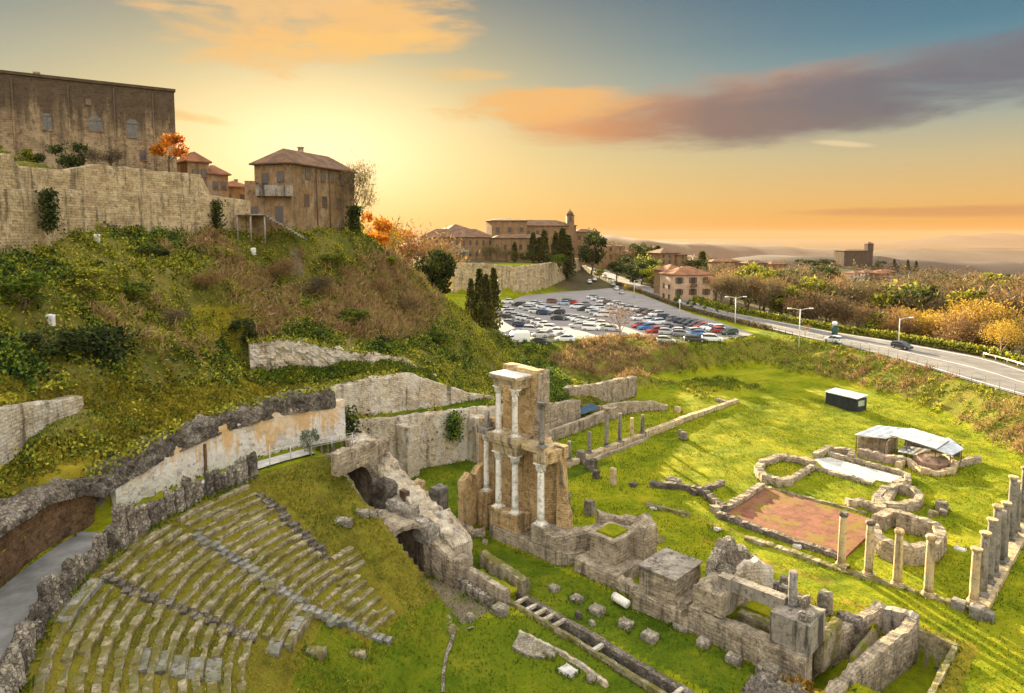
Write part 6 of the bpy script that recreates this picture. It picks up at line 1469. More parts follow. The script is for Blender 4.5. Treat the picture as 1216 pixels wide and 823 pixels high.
for i, (u0, u1, vb, ve, Y, lb_) in enumerate(((1014, 1026, 334, 325, 520, 'cream house at the left of the red-roofed cluster below the hilltop church'), (1026, 1040, 332, 324, 530, 'white house in the middle of the red-roofed cluster'), (1041, 1056, 334, 325, 525, 'orange-roofed house right of the middle of the cluster'), (1058, 1068, 335, 330, 515, 'small white house at the right end of the red-roofed cluster'), (1046, 1064, 328, 323, 560, 'upper tiled house behind the red-roofed cluster'))):
    town('cluster_house', lb_, 'house', u0, u1, vb, ve, Y, 9, 1.8, 3, WHT if i in (0, 1, 3) else TOWN, ROOF, group='red-roofed cluster below the hilltop church', sink=8)
# hilltop church on the far ridge
DKB = stone('dark_church_stone', (.10, .07, .05), (.08, .055, .04), (.13, .09, .06), 2, 1, .004, .8, .4)
b = town('hilltop_church', 'dark block of a church with a small bell tower on the far ridge at right', 'church', 1002, 1036, 316, 298, 640, 16, 1.2, 4, DKB, ROOFD, sink=12)
b.box(b.w - 6, b.w, -.5, 5, b.h, b.h + 6.5, DKB, 'bell_turret'); MB().hip(b.w - 6, b.w, -.5, 5, b.h + 6.5, 2, .3).build('turret_roof', ROOFD, b.r, local=True)
b.box(b.w - 40, b.w - 30, 2, 10, 0, b.h - 5, TOWN, 'side_chapel') if False else None

# ------------------------------------------------------------------ far hills beyond the plain
def ridge(name, pts, depth, seed):
    """a long hill: crest points (x, y, z), flanks falling to the plain on both sides"""
    P = [Vector(p) for p in pts]; out = []
    for i in range(len(P) - 1):
        for j in range(14): out.append(P[i].lerp(P[i + 1], j / 14))
    out.append(P[-1]); vs = []; n = 13
    for i, p in enumerate(out):
        for k in range(n):
            q = (k - n // 2) / (n // 2); f = (math.cos(q * math.pi) + 1) / 2
            x, y = p.x + 300 * nz((p.x, q * 3, 0), .0008, seed), p.y + q * depth
            hh = p.z + 380 + 60 * nz((x, y, 0), 1 / 900, seed) + 30 * nz((x, y, 0), 1 / 300, seed)
            vs.append((x, y, -400 + max(0, hh) * f + (25 * nz((x, y, 1), 1 / 350, seed) * f)))
    m = len(out); fs = [(i * n + k, (i + 1) * n + k, (i + 1) * n + k + 1, i * n + k + 1) for i in range(m - 1) for k in range(n - 1)]
    o = MB().add(vs, fs).build(name, FARHILL); o.data.polygons.foreach_set('use_smooth', np.ones(len(o.data.polygons), dtype=bool)); o['kind'] = 'structure'; return o
def rp(lst, Y): return [tuple(D(u, v, Y)) for u, v in lst]
ridge('far_mountains', rp([(960, 300), (1060, 291), (1100, 284), (1130, 280), (1160, 280), (1185, 276), (1216, 279), (1260, 282), (1330, 290)], 26000), 5000, 1)
ridge('far_hills', rp([(560, 278), (640, 276), (720, 279), (800, 284), (870, 289), (950, 293), (1060, 296), (1216, 296), (1340, 298)], 11500), 2600, 2)
ridge('near_hills', rp([(640, 296), (760, 292), (860, 299), (960, 303), (1080, 306), (1216, 309), (1350, 312)], 5200), 1500, 3)
# ------------------------------------------------------------------ ground vegetation (nobody could count it)
def px(x, y, z):
    z = z - H; F = y * cp_ - z * sp_; U = y * sp_ + z * cp_
    return CX + FPX * x / F, CY - FPX * U / F
R7 = np.random.default_rng(11)
def cand(n, x0, x1, y0, y1):
    x = R7.uniform(x0, x1, n); y = R7.uniform(y0, y1, n); return x, y, terr(x, y)
def ell(u, v, cu, cv, ru, rv): return ((u - cu) / ru) ** 2 + ((v - cv) / rv) ** 2 < 1
x, y, z = cand(60000, -52, 8, 28, 138)
rc = np.hypot(x - CC[0], y - CC[1])
u, v = px(x, y, z)
a_, b_ = loc_ab(x, y)
hillsel = (z > np.where((y > 88) & (x > -14 + (y - 88) * .2), 2.4, 10.3)) & (rc > 29.2) & ~((x < -28.2) & (y > 33) & (y < 50.5) & (z < 15.3) & (rc > 32.5)) & (z < 29.2) & (x > -46) & (v < 640) & (u > -60)
shelf = (v > 425) & (v < 452) & (u > 300) & (u < 520)
hillsel &= ~shelf | (R7.random(len(x)) < .25)
x, y, z, u, v = [q[hillsel] for q in (x, y, z, u, v)]
nn = vnoise(x, y, .12, 77) + R7.normal(0, .16, len(x))
bram = (ell(u, v, 300, 335, 150, 55) | ell(u, v, 215, 395, 110, 38) | ell(u, v, 440, 355, 90, 50)) & (nn > .06)
mossy = ((v > 455) & (u < 420) & (nn > -.2)) | ((v > 400) & (u > 120) & (u < 300) & (nn > .12))
lush_or_shade = ~bram & ~mossy & (nn > .04)
oliv = ~bram & ~mossy & ~lush_or_shade
def veg(sel, name, lb_, mat, ncards, rr, hh, size, asp, up, seed):
    X, Y = x[sel], y[sel]
    if len(X) > rr[2]:
        k = R7.choice(len(X), rr[2], replace=False); X, Y = X[k], Y[k]
    r = R7.uniform(rr[0], rr[1], len(X)); h = R7.uniform(hh[0], hh[1], len(X))
    P = mounds(X, Y, r, h, ncards, seed)
    rc_ = np.hypot(P[:, 0] - CC[0], P[:, 1] - CC[1]); P = P[rc_ > 28.6]
    o = cards(name, P, size, mat, asp, up, seed=seed); o['kind'] = 'stuff'; return tag(o, lb_)
veg(oliv, 'hillside_scrub', 'olive green scrub covering the hillside below the city wall', L_OLIVE, 120000, (.5, 1.9, 1500), (.3, 1.4), .28, 1.6, .2, 1)
veg(lush_or_shade, 'hillside_ivy', 'dark and bright green ivy over the hillside', L_IVY, 130000, (.6, 2.1, 900), (.4, 1.6), .27, 1.4, .15, 2)
veg(bram, 'dry_bramble', 'reddish brown dry bramble thicket on the middle of the hillside', L_BRAM, 74000, (.5, 1.9, 700), (.5, 2.2), .9, 9, .45, 3)
veg(bram, 'bramble_leaves', 'sparse yellowish leaves among the dry bramble', L_OLIVE, 15000, (.5, 1.4, 900), (.4, 1.1), .28, 1.5, .2, 4)
veg(mossy, 'yellow_moss_and_herbs', 'yellow moss and herbs over the rubble slopes above the seats', L_MOSS, 46000, (.35, .9, 1500), (.08, .3), .24, 1.6, .25, 5)
# the banks round the lawn
x, y, z = cand(60000, -6, 125, 66, 150); u, v = px(x, y, z)
on_road = (x > np.interp(y, [p[1] for p in RN], [p[0] for p in RN]) - .8)
sel = (z > .5) & (z < 5.6) & (u < 1290) & ~on_road
x, y, z, u, v = [q[sel] for q in (x, y, z, u, v)]
nn = vnoise(x, y, .1, 78) + R7.normal(0, .14, len(x))
brown = ((ell(u, v, 745, 425, 75, 26)) & (nn > -.25)) | (ell(u, v, 690, 432, 40, 14)) | ((u > 930) & (nn > .10) & (v > 415))
veg(brown, 'bank_bramble', 'brown dry bramble on the banks below the car park and the road', L_BRAM, 22000, (.5, 1.3, 600), (.35, 1.1), .75, 8, .45, 6)
veg(~brown & (nn > -.05), 'bank_grass', 'long bright grass on the banks round the lawn', L_SPRING, 40000, (.4, 1.0, 2200), (.1, .35), .4, 5, .6, 7)
veg(~brown & (nn < 0), 'bank_scrub', 'olive scrub on the banks round the lawn', L_OLIVE, 22000, (.4, 1.0, 800), (.15, .5), .35, 2, .4, 8)
# grass tufts on the lawns, orchestra and seats
def tufts(n, x0, x1, y0, y1, keep, size, name, lb_, mat, seed, up=.75, lift=0.0, asp=3.2):
    x, y, z = cand(n, x0, x1, y0, y1); c = vnoise(x, y, .6, seed) + R7.normal(0, .2, n)
    s = keep(x, y, z) & (c > -.15); P = np.stack([x, y, z - .02 + lift], 1)[s]
    o = cards(name, P, size, mat, asp, up, seed=seed); o['kind'] = 'stuff'; tag(o, lb_)
tufts(230000, -20, 75, 34, 112, lambda x, y, z: (abs(z) < .8) & (abs(x) < y * .8 + 2), .2, 'lawn_grass', 'short grass tufts over the excavation lawn', L_GRASS, 9, .55)
ins = lambda x, y: (np.hypot(x, y - 38.5) < 23.5) & (loc_ab(x, y)[1] < -11.8) & (x > -26)
tufts(90000, -26, 10, 25, 62, lambda x, y, z: ins(x, y) & (np.hypot(x, y - 38.5) > 8) , .16, 'seat_moss', 'moss and short grass between the bench rows', L_MOSS, 10, .5)
def grassy(x, y, z):
    r = np.hypot(x, y - 38.5); t = np.degrees(np.arctan2(y - 38.5, x)) % 360
    return ins(x, y) & (r > 7) & (((t < 147) & ~((t > 141) & (r < 15))) | ((r < 12.6) & (t > 166)) | ((r < 9.4)))
tufts(90000, -26, 10, 25, 62, grassy, .24, 'slope_grass', 'dull green grass on the bare seat slope and hollow', leafmat('slope_grass_blades', [(.04, .07, .008), (.09, .13, .012), (.17, .18, .016), (.24, .2, .03)], .3, .6, .3), 12, .5)
tufts(22000, -34, -27, 33, 52, lambda x, y, z: (z > 13) & (z < 14.6), .25, 'ledge_grass', 'fresh dark grass on the left ledge', L_IVY, 13, .6)
tufts(26000, -40, 10, 60, 100, lambda x, y, z: (z > 4.5) & (z < 7.8) & (loc_ab(x, y)[0] < -17.5), .28, 'shelf_grass', 'bright grass on the ledge above the portico wall', L_SPRING, 14, .6)
# shelf under the pale rock wall
P_ = [D(u_, v_, Y_) for u_, v_, Y_ in ((300, 452, 74), (345, 448, 76), (395, 446, 78), (440, 441, 80), (480, 436, 83), (515, 450, 86))]
foliage_hedge(P_, 2.5, .5, 'shelf_weeds', 'bright green weeds on the shelf below the pale rock wall', L_SPRING, 7000, 'weeds', .3)
# ------------------------------------------------------------------ trees
PROTO = {}
def crown_points(lobes, n, rs, shell=.6):
    k = rs.integers(0, len(lobes), n); L = np.array(lobes); d = rs.normal(size=(n, 3)); d /= np.linalg.norm(d, axis=1)[:, None]
    q = rs.uniform(shell, 1.08, n)[:, None]; return L[k, :3] + d * q * L[k, 3:6]
def card_mesh(P, size, mat, asp, up, seed):
    o = cards('crown', P, size, mat, asp, up, seed=seed); me = o.data; bpy.data.objects.remove(o); return me
def limbs(m, rs, h, r0, levels, spread, start=.25, n0=6):
    """trunk with limbs; returns tip points"""
    tips = []
    def grow(p, d, L, r, lv):
        k = 3; pts = [p]; q = p; dd = d.copy()
        for i in range(k):
            dd = (dd + Vector(rs.normal(0, .13, 3)) + Vector((0, 0, .06))).normalized(); q = q + dd * (L / k); pts.append(q)
        m.tube(pts, [r * (1 - .55 * i / k) for i in range(k + 1)], 5 if lv else 7)
        if lv >= levels: tips.append(q); return
        for i in range(n0 if lv == 0 else 3):
            f = rs.uniform(.45, 1.0) if lv else rs.uniform(start + .1, 1)
            s = pts[0].lerp(pts[-1], f) if lv == 0 else pts[min(k, 1 + int(f * k))]
            az = rs.uniform(0, 6.28); up_ = rs.uniform(.3, 1.0)
            nd = (dd * .5 + Vector((math.cos(az), math.sin(az), up_ * .8)) * spread).normalized()
            grow(s, nd, L * rs.uniform(.45, .7), r * .5, lv + 1)
        tips.append(q)
    grow(Vector((0, 0, -.3)), Vector((0, 0, 1)), h * .55, r0, 0)
    return tips
def proto(kind, var):
    key = (kind, var)
    if key in PROTO: return PROTO[key]
    rs = np.random.default_rng(hash((kind, var)) % 9999 if False else sum(map(ord, kind)) * 7 + var * 13)
    m = MB(); H0 = 10.0; cm = None; bark = TRUNK
    if kind in ('rust', 'dull', 'bare', 'gold', 'pollard'):
        tips = limbs(m, rs, H0, .22, 2 if kind != 'pollard' else 1, .9 if kind != 'pollard' else .7, n0=7)
        top = max(t.z for t in tips); bark = TRUNKL if kind in ('bare', 'gold', 'pollard') else TRUNK
        n = {'rust': 2200, 'dull': 2200, 'bare': 520, 'gold': 3600, 'pollard': 520}[kind]
        k = rs.integers(0, len(tips), n); T = np.array([tuple(t) for t in tips])
        P = T[k] + rs.normal(0, 1, (n, 3)) * np.array((.95, .95, .75)) * (1 if kind != 'pollard' else .6)
        mat = {'rust': L_RUST, 'dull': L_DULL, 'bare': L_RUST, 'gold': L_YEL, 'pollard': L_RUST}[kind]
        cm = (P, .75 if kind in ('rust', 'dull', 'bare', 'pollard') else .36, mat, 7 if kind != 'gold' else 3, .35)
    elif kind in ('ever', 'olive', 'spring', 'flame', 'greyolive'):
        limbs(m, rs, H0 * .8, .25, 1, .9)
        lobes = [(0, 0, 6.5, 2.6, 2.6, 2.6)]
        for i in range(12):
            t = rs.uniform(0, 6.28); zz = rs.uniform(3.0, 8.8); rad = 3.0 * math.sin(min(1, (zz - 1.8) / 4) * 1.57) * (1 - max(0, zz - 6.5) / 6); q = rs.uniform(.9, 1.7)
            lobes.append((math.cos(t) * rad, math.sin(t) * rad, zz, q, q, q * .8))
        P = crown_points(lobes, 1900, rs); mat = {'ever': L_EVER, 'olive': L_OLIVE, 'spring': L_SPRING, 'flame': L_FLAME, 'greyolive': L_GREY}[kind]
        cm = (P, .62, mat, 1.7, .1)
    elif kind == 'bush':
        m.tube([(0, 0, -.2), (0, 0, 5)], [.3, .1], 6)
        lobes = [(rs.normal(0, 2.2), rs.normal(0, 2.2), rs.uniform(3, 7), 2.5, 2.5, 2.8) for i in range(10)]
        P = crown_points(lobes, 1500, rs, .4); P = P[P[:, 2] > 0]; cm = (P, .7, L_SPRING, 1.8, .2)
    elif kind == 'cypress':
        m.tube([(0, 0, -.3), (0, 0, 8)], [.22, .06], 6)
        n = 1900; zz = rs.uniform(.03, 1, n) ** .9; rad = 1.25 * np.minimum(1, zz * 7) * (1 - zz) ** .62 + .05; t = rs.uniform(0, 6.28, n); q = rs.uniform(.65, 1.1, n) + .22 * np.sin(t * 3 + zz * 22)
        P = np.stack([np.cos(t) * rad * q, np.sin(t) * rad * q, zz * H0], 1); cm = (P, .5, L_CYP, 2.4, .7)
    elif kind == 'pine':
        m.tube([(0, 0, -.3), (.2, .1, 4), (.1, 0, 7.5)], [.3, .22, .1], 8)
        for i in range(6): t = i * 1.05; m.tube([(.15, .05, 6), (math.cos(t) * 2, math.sin(t) * 2, 7.6)], [.12, .05], 5)
        lobes = [(math.cos(t) * r, math.sin(t) * r, 8.4 + rs.uniform(-.4, .5), 1.5, 1.5, .8) for t in np.arange(0, 6.28, .7) for r in (1.2, 3.0)]
        P = crown_points(lobes, 1500, rs); cm = (P, .55, L_FLAME if var == 9 else L_EVER, 2, .3)
    tm = m.build('trunk', bark, None, local=True); tme = tm.data; bpy.data.objects.remove(tm)
    cme = card_mesh(*cm, seed=var + 3); hh = float(np.percentile([v_.co.z for v_ in cme.vertices], 97))
    PROTO[key] = (tme, cme, hh); return PROTO[key]
NAMES = {'rust': 'rusty_tree', 'dull': 'bare_tree', 'bare': 'bare_tree', 'gold': 'golden_tree', 'pollard': 'pollarded_tree', 'ever': 'evergreen_tree', 'olive': 'scrubby_tree', 'spring': 'green_tree', 'flame': 'orange_tree', 'greyolive': 'olive_tree', 'bush': 'round_bush', 'cypress': 'cypress', 'pine': 'umbrella_pine'}
def tree(kind, p, h, lb_, cat='tree', wide=1.0, group=None, var=None, name=None):
    tme, cme, hh = proto(kind, random.randint(0, 2) if var is None else var)
    s = h / hh
    root = thing(name or NAMES[kind], lb_, cat, p, random.uniform(0, 6.28), group); root.scale = (s * wide, s * wide, s)
    for n_, me in (('trunk', tme), ('crown', cme)):
        o = bpy.data.objects.new(n_, me); COL.objects.link(o); o.parent = root
    return root
def tree_px(kind, u, vt, Y, lb_, wide=1.0, group=None, cat='tree', zb=None, var=None, name=None):
    X = (u - CX) / FPX * Y; z = hgt(X, Y) if zb is None else zb; h = ztop(X, Y, vt) - z
    return tree(kind, (X, Y, z), max(h, 1.0), lb_, cat, wide, group, var, name)
# singles
for u, vt, Y, lb_ in ((559, 333, 141, 'leftmost short cypress by the near left corner of the car park'), (569, 322, 142.5, 'tall slim cypress second from the left by the car park corner'), (577, 328, 139.5, 'brownish cypress in the middle of the group by the car park corner'), (586, 321, 142, 'tallest broad cypress on the right of the group by the car park corner')): tree_px('cypress', u, vt, Y, lb_, 1.05, 'cypresses at the car park corner')
for i, (u, vt) in enumerate(((611, 288), (633, 277), (640, 283), (646, 274), (660, 277), (668, 273), (674, 281))): tree_px('cypress', u, vt, 268 + i * 2, '%s dark cypress from the left in the row before the church' % ('first', 'second', 'third', 'fourth', 'fifth', 'sixth', 'last')[i], 1.5, 'cypresses before the church')
for i, (u, vt, Y, k) in enumerate(((622, 300, 270, 'ever'), (652, 302, 268, 'ever'), (602, 296, 272, 'dull'), (590, 292, 274, 'dull'), (575, 292, 274, 'dull'), (545, 293, 262, 'greyolive'), (566, 310, 240, 'dull'))): tree_px(k, u, vt, Y, ('low dark bush-like evergreen between the cypresses and the medieval wall', 'dark evergreen at the foot of the right-hand cypresses', 'grey bare tree left of the cypresses before the church', 'grey bare tree before the convent end', 'brownish bare tree before the long convent', 'round grey-green tree before the long convent', 'brown tuft of brush on the top of the medieval wall')[i], 1.3 if i < 6 else 2.4)
tree_px('ever', 702, 278, 300, 'big dark cedar beside the road right of the medieval wall', .8)
tree_px('olive', 712, 318, 300, 'green shrub at the foot of the cedar by the road', 1.3, cat='shrub')
tree_px('spring', 663, 303, 262, 'green ivy-like shrub hanging at the right end of the medieval wall', 1.0, cat='shrub', zb=ztop((663 - CX) / FPX * 262, 262, 322))
for i, (u, vt, Y, k, w) in enumerate(((497, 318, 148, 'ever', .75), (512, 305, 146, 'ever', .8), (522, 300, 147, 'ever', .6), (480, 268, 150, 'rust', .9), (462, 268, 146, 'gold', .9), (500, 282, 165, 'rust', 1.0), (440, 256, 122, 'flame', 1.0), (468, 274, 170, 'flame', 1.1), (447, 285, 128, 'gold', .9), (526, 320, 160, 'gold', .7))):
    lb_ = ('dark evergreen on the left of three behind the hill shoulder', 'dark evergreen in the middle of three behind the hill shoulder', 'tallest dark evergreen right of three behind the hill shoulder', 'slim rusty bare tree rising behind the hill shoulder', 'golden tree glowing in the low sun behind the hill shoulder', 'rusty bare tree before the left end of the convent', 'orange umbrella-shaped tree beside the hill house', 'orange tree crown before the distant convent at left', 'low golden shrub on the crest of the hill shoulder', 'yellow-leaved shrub at the left end of the medieval wall')[i]
    tree_px(k, u, vt, Y, lb_, w)
tree_px('dull', 427, 196, 108, 'tall bare tree with an ivy-clad trunk at the right end of the hill house', .55, var=1)
p = D(422, 300, 107); P = np.stack([p.x + R7.normal(0, .5, 1500), p.y + R7.normal(0, .5, 1500), hgt(p.x, p.y) + R7.uniform(0, 4.2, 1500)], 1)
tag(cards('ivy_clump', P, .4, L_EVER, 1.4, .1), 'dark ivy clothing the foot of the tall bare tree', 'ivy')
tree_px('flame', 206, 162, 88, 'bright orange tree on the city wall below the palace', 1.15, zb=ztop(-44.2, 88, 204), var=1)
for i, (u, vt, vb, Y, k, w) in enumerate(((88, 172, 203, 77, 'ever', 1.1), (34, 178, 202, 72, 'olive', 1.0), (50, 183, 203, 74, 'ever', 1.0), (8, 172, 186, 68, 'olive', 1.2), (118, 177, 198, 82, 'dull', 1.2), (140, 178, 198, 84, 'dull', 1.3))):
    X = (u - CX) / FPX * Y; zb = ztop(X, Y, vb); lb_ = ('round dark evergreen on the city wall terrace under the palace', 'left green shrub on the terrace behind the city wall', 'second dark shrub on the terrace behind the city wall', 'greenish shrub on the wall top at the left edge', 'grey bare shrub on the terrace right of the round evergreen', 'low bare shrub on the terrace under the arched windows')[i]
    tree(k, (X, Y, zb - .5), ztop(X, Y, vt) - zb + .5, lb_, 'shrub', w, name='terrace_shrub')
tree_px('greyolive', 362, 511, 56.5, 'grey-green olive bush beside the railed path above the seats', .85, cat='bush')
tree_px('bare', 738, 362, 146, 'bare pollarded tree with spreading limbs before the car park', 1.2, var=2)
tree_px('pollard', 866, 366, 184, 'small rusty pollarded tree left of the double street lamp', 1.3); tree_px('pollard', 958, 386, 152, 'small rusty pollarded tree on the near road verge', 1.4); tree_px('pollard', 923, 391, 158, 'tiny leaning pollarded tree at the car park corner', .9)
tree_px('gold', 1197, 383, 121, 'big golden tree with a dark trunk at the right edge by the road', 1.0, zb=4.6, var=1)
for i, (u, vt, Y, w) in enumerate(((745, 338, 262, 1.3), (760, 341, 255, 1.2))): tree_px('gold', u, vt, Y, ('golden shrub left of two above the top of the car park', 'golden shrub right of two above the top of the car park')[i], w, cat='shrub')
for i, (u, vt, Y, k, w) in enumerate(((733, 312, 300, 'ever', 1.3), (748, 306, 310, 'ever', 1.2), (762, 310, 290, 'ever', 1.3), (775, 318, 276, 'olive', 1.2), (770, 306, 320, 'olive', 1.2), (785, 324, 268, 'ever', 1.1), (753, 325, 285, 'ever', 1.4), (738, 297, 345, 'rust', 1.1), (757, 291, 360, 'ever', .8), (781, 293, 370, 'cypress', 2), (770, 294, 372, 'ever', 1.1), (834, 300, 330, 'cypress', 1.7), (826, 310, 320, 'ever', 1.0), (728, 288, 370, 'dull', 1.0))):
    tree_px(k, u, vt, Y, '%s dark tree counted from the left in the clump above the pink house' % ORD[i].replace('lowest', 'first') if i < 7 else ('rusty bare tree beside the long terrace building', 'dark pointed tree above the clump by the road', 'thin cypress left of the grey villa', 'dark round tree left of the grey villa', 'dark cypress right of the grey villa', 'dark tree at the foot of the right-hand villa cypress', 'bare tree at the roof of the terrace building')[i - 7], w, 'trees between the road and the pink house' if i < 7 else None)
for i, (u, vt, Y, w) in enumerate(((806, 350, 205, .9), (822, 356, 200, 1.0), (838, 358, 198, 1.1), (853, 366, 194, 1.2))): tree_px('spring', u, vt, Y, '%s bright green hedge shrub from the left before the pink house' % ('first', 'second', 'third', 'last')[i], w, 'shrubs before the pink house', 'shrub')
# separate bushes standing out of the hillside scrub
for (u, v, k, h_, w_, lb_) in ((325, 338, 'rust', 3.4, 1.7, 'big pale brown thorn bush in the upper middle of the hillside'), (372, 352, 'dull', 2.8, 1.8, 'dull brown thorn bush right of the big pale one on the hillside'), (243, 352, 'rust', 2.8, 1.6, 'reddish thorn bush left of the big pale one on the hillside'), (442, 352, 'rust', 2.6, 1.8, 'reddish thorn bush near the right shoulder of the hillside'), (486, 372, 'dull', 2.6, 1.8, 'lowest brown thorn bush on the right shoulder of the hillside'), (205, 392, 'dull', 2.2, 2.0, 'grey thorn bush low in the middle of the hillside'),
    (28, 372, 'spring', 3.2, 1.5, 'bright green bush at the left edge of the hillside'), (100, 350, 'olive', 2.6, 1.7, 'olive bush under the ivy-clad stretch of city wall'), (66, 425, 'ever', 2.4, 1.8, 'dark low bush above the cream terrace wall'), (160, 362, 'spring', 2.2, 1.8, 'green bush between the dark mound and the thorn bushes'), (182, 312, 'ever', 2.0, 2.0, 'dark bush close under the city wall buttress'), (420, 388, 'spring', 2.4, 1.9, 'bright green bush right of the pale rock wall'), (520, 412, 'spring', 2.4, 1.8, 'green bush low on the right shoulder of the hillside'), (290, 418, 'ever', 3.0, 1.3, 'dark evergreen bush at the left end of the pale rock wall'), (395, 318, 'spring', 2.2, 2.0, 'green bush below the foot of the hill house'), (265, 312, 'olive', 2.2, 1.8, 'olive bush under the garden wall'), (460, 322, 'olive', 2.2, 1.6, 'olive bush on the crest right of the hill house')):
    d = ray(u, v)
    for q in np.arange(40, 130, .5):
        p = Vector((0, 0, H)) + d * (q / d.y)
        if p.z <= hgt(p.x, p.y): break
    tree(k, (p.x, p.y, hgt(p.x, p.y) - .3), h_, lb_, 'bush', w_, name='hillside_bush')
# bands of woodland east of the road
def band(us, tops, Ys, kinds, phrase, group, wide=1.1):
    n = len(us)
    for i, u in enumerate(us):
        k = kinds[i % len(kinds)]; w_ = {'rust': 'rusty leafless', 'dull': 'dull leafless', 'gold': 'golden', 'ever': 'dark green', 'olive': 'olive green', 'spring': 'fresh green'}[k]
        tree_px(k, u, tops(u) + random.uniform(-5, 5), Ys(u) + random.uniform(-6, 6), '%s tree, %s from left %s' % (w_.capitalize(), 'first' if i == 0 else ORD[i], phrase), wide * random.uniform(.85, 1.2), group)
def ip(*kv):
    ks = [q[0] for q in kv]; vs = [q[1] for q in kv]; return lambda u: float(np.interp(u, ks, vs))
band(list(np.linspace(858, 1062, 15)), ip((850, 328), (900, 334), (950, 345), (1000, 356), (1062, 372)), ip((850, 215), (950, 186), (1062, 168)), ['rust', 'dull', 'dull', 'rust', 'dull', 'olive', 'rust', 'ever'], 'in the front rank beyond the road', 'front rank of trees beyond the road')
band(list(np.linspace(1076, 1212, 13)), ip((1076, 374), (1130, 376), (1212, 362)), ip((1076, 160), (1212, 136)), ['gold', 'rust', 'gold', 'gold', 'gold'], 'in the golden row beyond the road at right', 'golden row beyond the road')
band(list(np.linspace(850, 1216, 20)), ip((850, 318), (950, 328), (1050, 344), (1130, 352), (1216, 346)), ip((850, 262), (1216, 210)), ['dull', 'rust', 'olive', 'ever', 'dull', 'dull', 'olive', 'rust', 'dull'], 'in the second rank beyond the road', 'second rank of trees beyond the road', 1.25)
band(list(np.linspace(860, 1230, 20)), ip((860, 318), (950, 324), (1000, 338), (1070, 340), (1130, 336), (1230, 338)), ip((860, 330), (1230, 290)), ['dull', 'rust', 'olive', 'rust', 'ever', 'dull', 'dull', 'rust'], 'in the third rank beyond the road', 'third rank of trees beyond the road', 1.3)
band(list(np.linspace(900, 1230, 18)), ip((900, 315), (990, 322), (1004, 339), (1076, 339), (1100, 327), (1230, 330)), ip((900, 440), (1230, 380)), ['ever', 'dull', 'olive', 'rust', 'ever', 'dull'], 'in the fourth rank on the far slope', 'fourth rank of trees on the far slope', 1.4)
for i, u in enumerate((950, 960, 969, 978, 987, 1046, 1062, 1078, 1088)): tree_px(('ever', 'cypress')[i > 5], u, 308 + (i > 5) * 0 + (i % 3), 640, '%s small dark skyline tree from the left beside the hilltop church' % ORD[i].replace('lowest', 'first'), 1.6, 'skyline trees beside the hilltop church')
n = 2600; x = R7.uniform(60, 800, n); y = R7.uniform(440, 760, n); k = vnoise(x, y, .02, 91) > -.3; x, y = x[k], y[k]
P = mounds(x, y, R7.uniform(2.5, 5, len(x)), R7.uniform(3.5, 8, len(x)), 52000, 22)
o = cards('far_wood', P, 1.5, L_DULL, 1.4, .1, seed=21); o['kind'] = 'stuff'; tag(o, 'far dark wood covering the ridge to the right of the hilltop church')
foliage_hedge([p for p in offset(RFS, -3.2) if 84 < p.y < 240], 3.5, 1.5, 'roadside_scrub', 'green and brown roadside scrub along the far edge of the road', L_OLIVE, 15000, 'scrub', .5, 8)
# growth hanging over the tops of the retaining walls
TP = []
for pts_, hs in ((W2, [topz(p, v) for p, v in zip(W2, W2V)]), ([(W(a, b)) for a, b in ((-21.2, .3), (-19.2, 8), (-17.6, 15), (-17.0, 22), (-17, 27.5))], [7.2, 6.6, 6.4, 5.7, 4.7]), ([Vector(p) for p in LW], [17.2, 17.3, 17.2, 16.8]), (W3, [topz(p, v) for p, v in zip(W3, (408, 402, 412, 420, 424, 444))]), ([POL(28.8, t) for t in range(126, 206, 4)], [13.6 - max(0, t - 148) * .07 for t in range(126, 206, 4)])):
    for i in range(len(pts_) - 1):
        a, b = Vector(pts_[i][:2]), Vector(pts_[i + 1][:2]); n_ = int((b - a).length * 60); f_ = R7.uniform(0, 1, n_); nr_ = Vector((-(b - a).y, (b - a).x)).normalized(); o_ = R7.normal(.35, .4, n_)
        TP.append(np.stack([a.x + (b.x - a.x) * f_ + nr_.x * o_, a.y + (b.y - a.y) * f_ + nr_.y * o_, hs[i] + (hs[i + 1] - hs[i]) * f_ + abs(R7.normal(0, .25, n_)) - .1], 1))
TP = np.concatenate(TP); s_ = vnoise(TP[:, 0], TP[:, 1], .35, 63) > -.08
o = cards('wall_top_growth', TP[s_], .34, L_OLIVE, 1.8, .2, seed=33); o['kind'] = 'stuff'; tag(o, 'scrub and weeds growing over the tops of the retaining walls')
# weeds along the feet of the ruins
FT = []
for o in list(COL.objects):
    if o.type != 'MESH': continue
    r_ = o
    while r_.parent: r_ = r_.parent
    if str(r_.get('category', '')) not in ('ruin wall', 'ruin', 'ruin pier', 'column', 'retaining wall', 'stone block', 'trench', 'wall', 'stone', 'shelter'): continue
    mw_ = np.array(o.location) + (np.array(r_.location) if r_ is not o else 0)
    nv = len(o.data.vertices); A = np.empty(nv * 3, np.float32); o.data.vertices.foreach_get('co', A); A = A.reshape(-1, 3) + mw_
    A = A[(A[:, 1] < 118) & (A[:, 0] < 70)]
    if len(A): A = A[abs(A[:, 2] - terr(A[:, 0], A[:, 1])) < .4]
    if len(A): FT.append(A)
FT = np.concatenate(FT); kk_ = R7.integers(0, len(FT), 26000); x, y = FT[kk_, 0] + R7.normal(0, .16, 26000), FT[kk_, 1] + R7.normal(0, .16, 26000)
cl_ = vnoise(x, y, .5, 61) > -.12; x, y = x[cl_], y[cl_]
o = cards('wall_foot_weeds', np.stack([x, y, terr(x, y) - .03], 1), .34, L_SPRING, 2.6, .6, seed=31); o['kind'] = 'stuff'; tag(o, 'ragged weeds and long grass along the feet of the ruined walls')
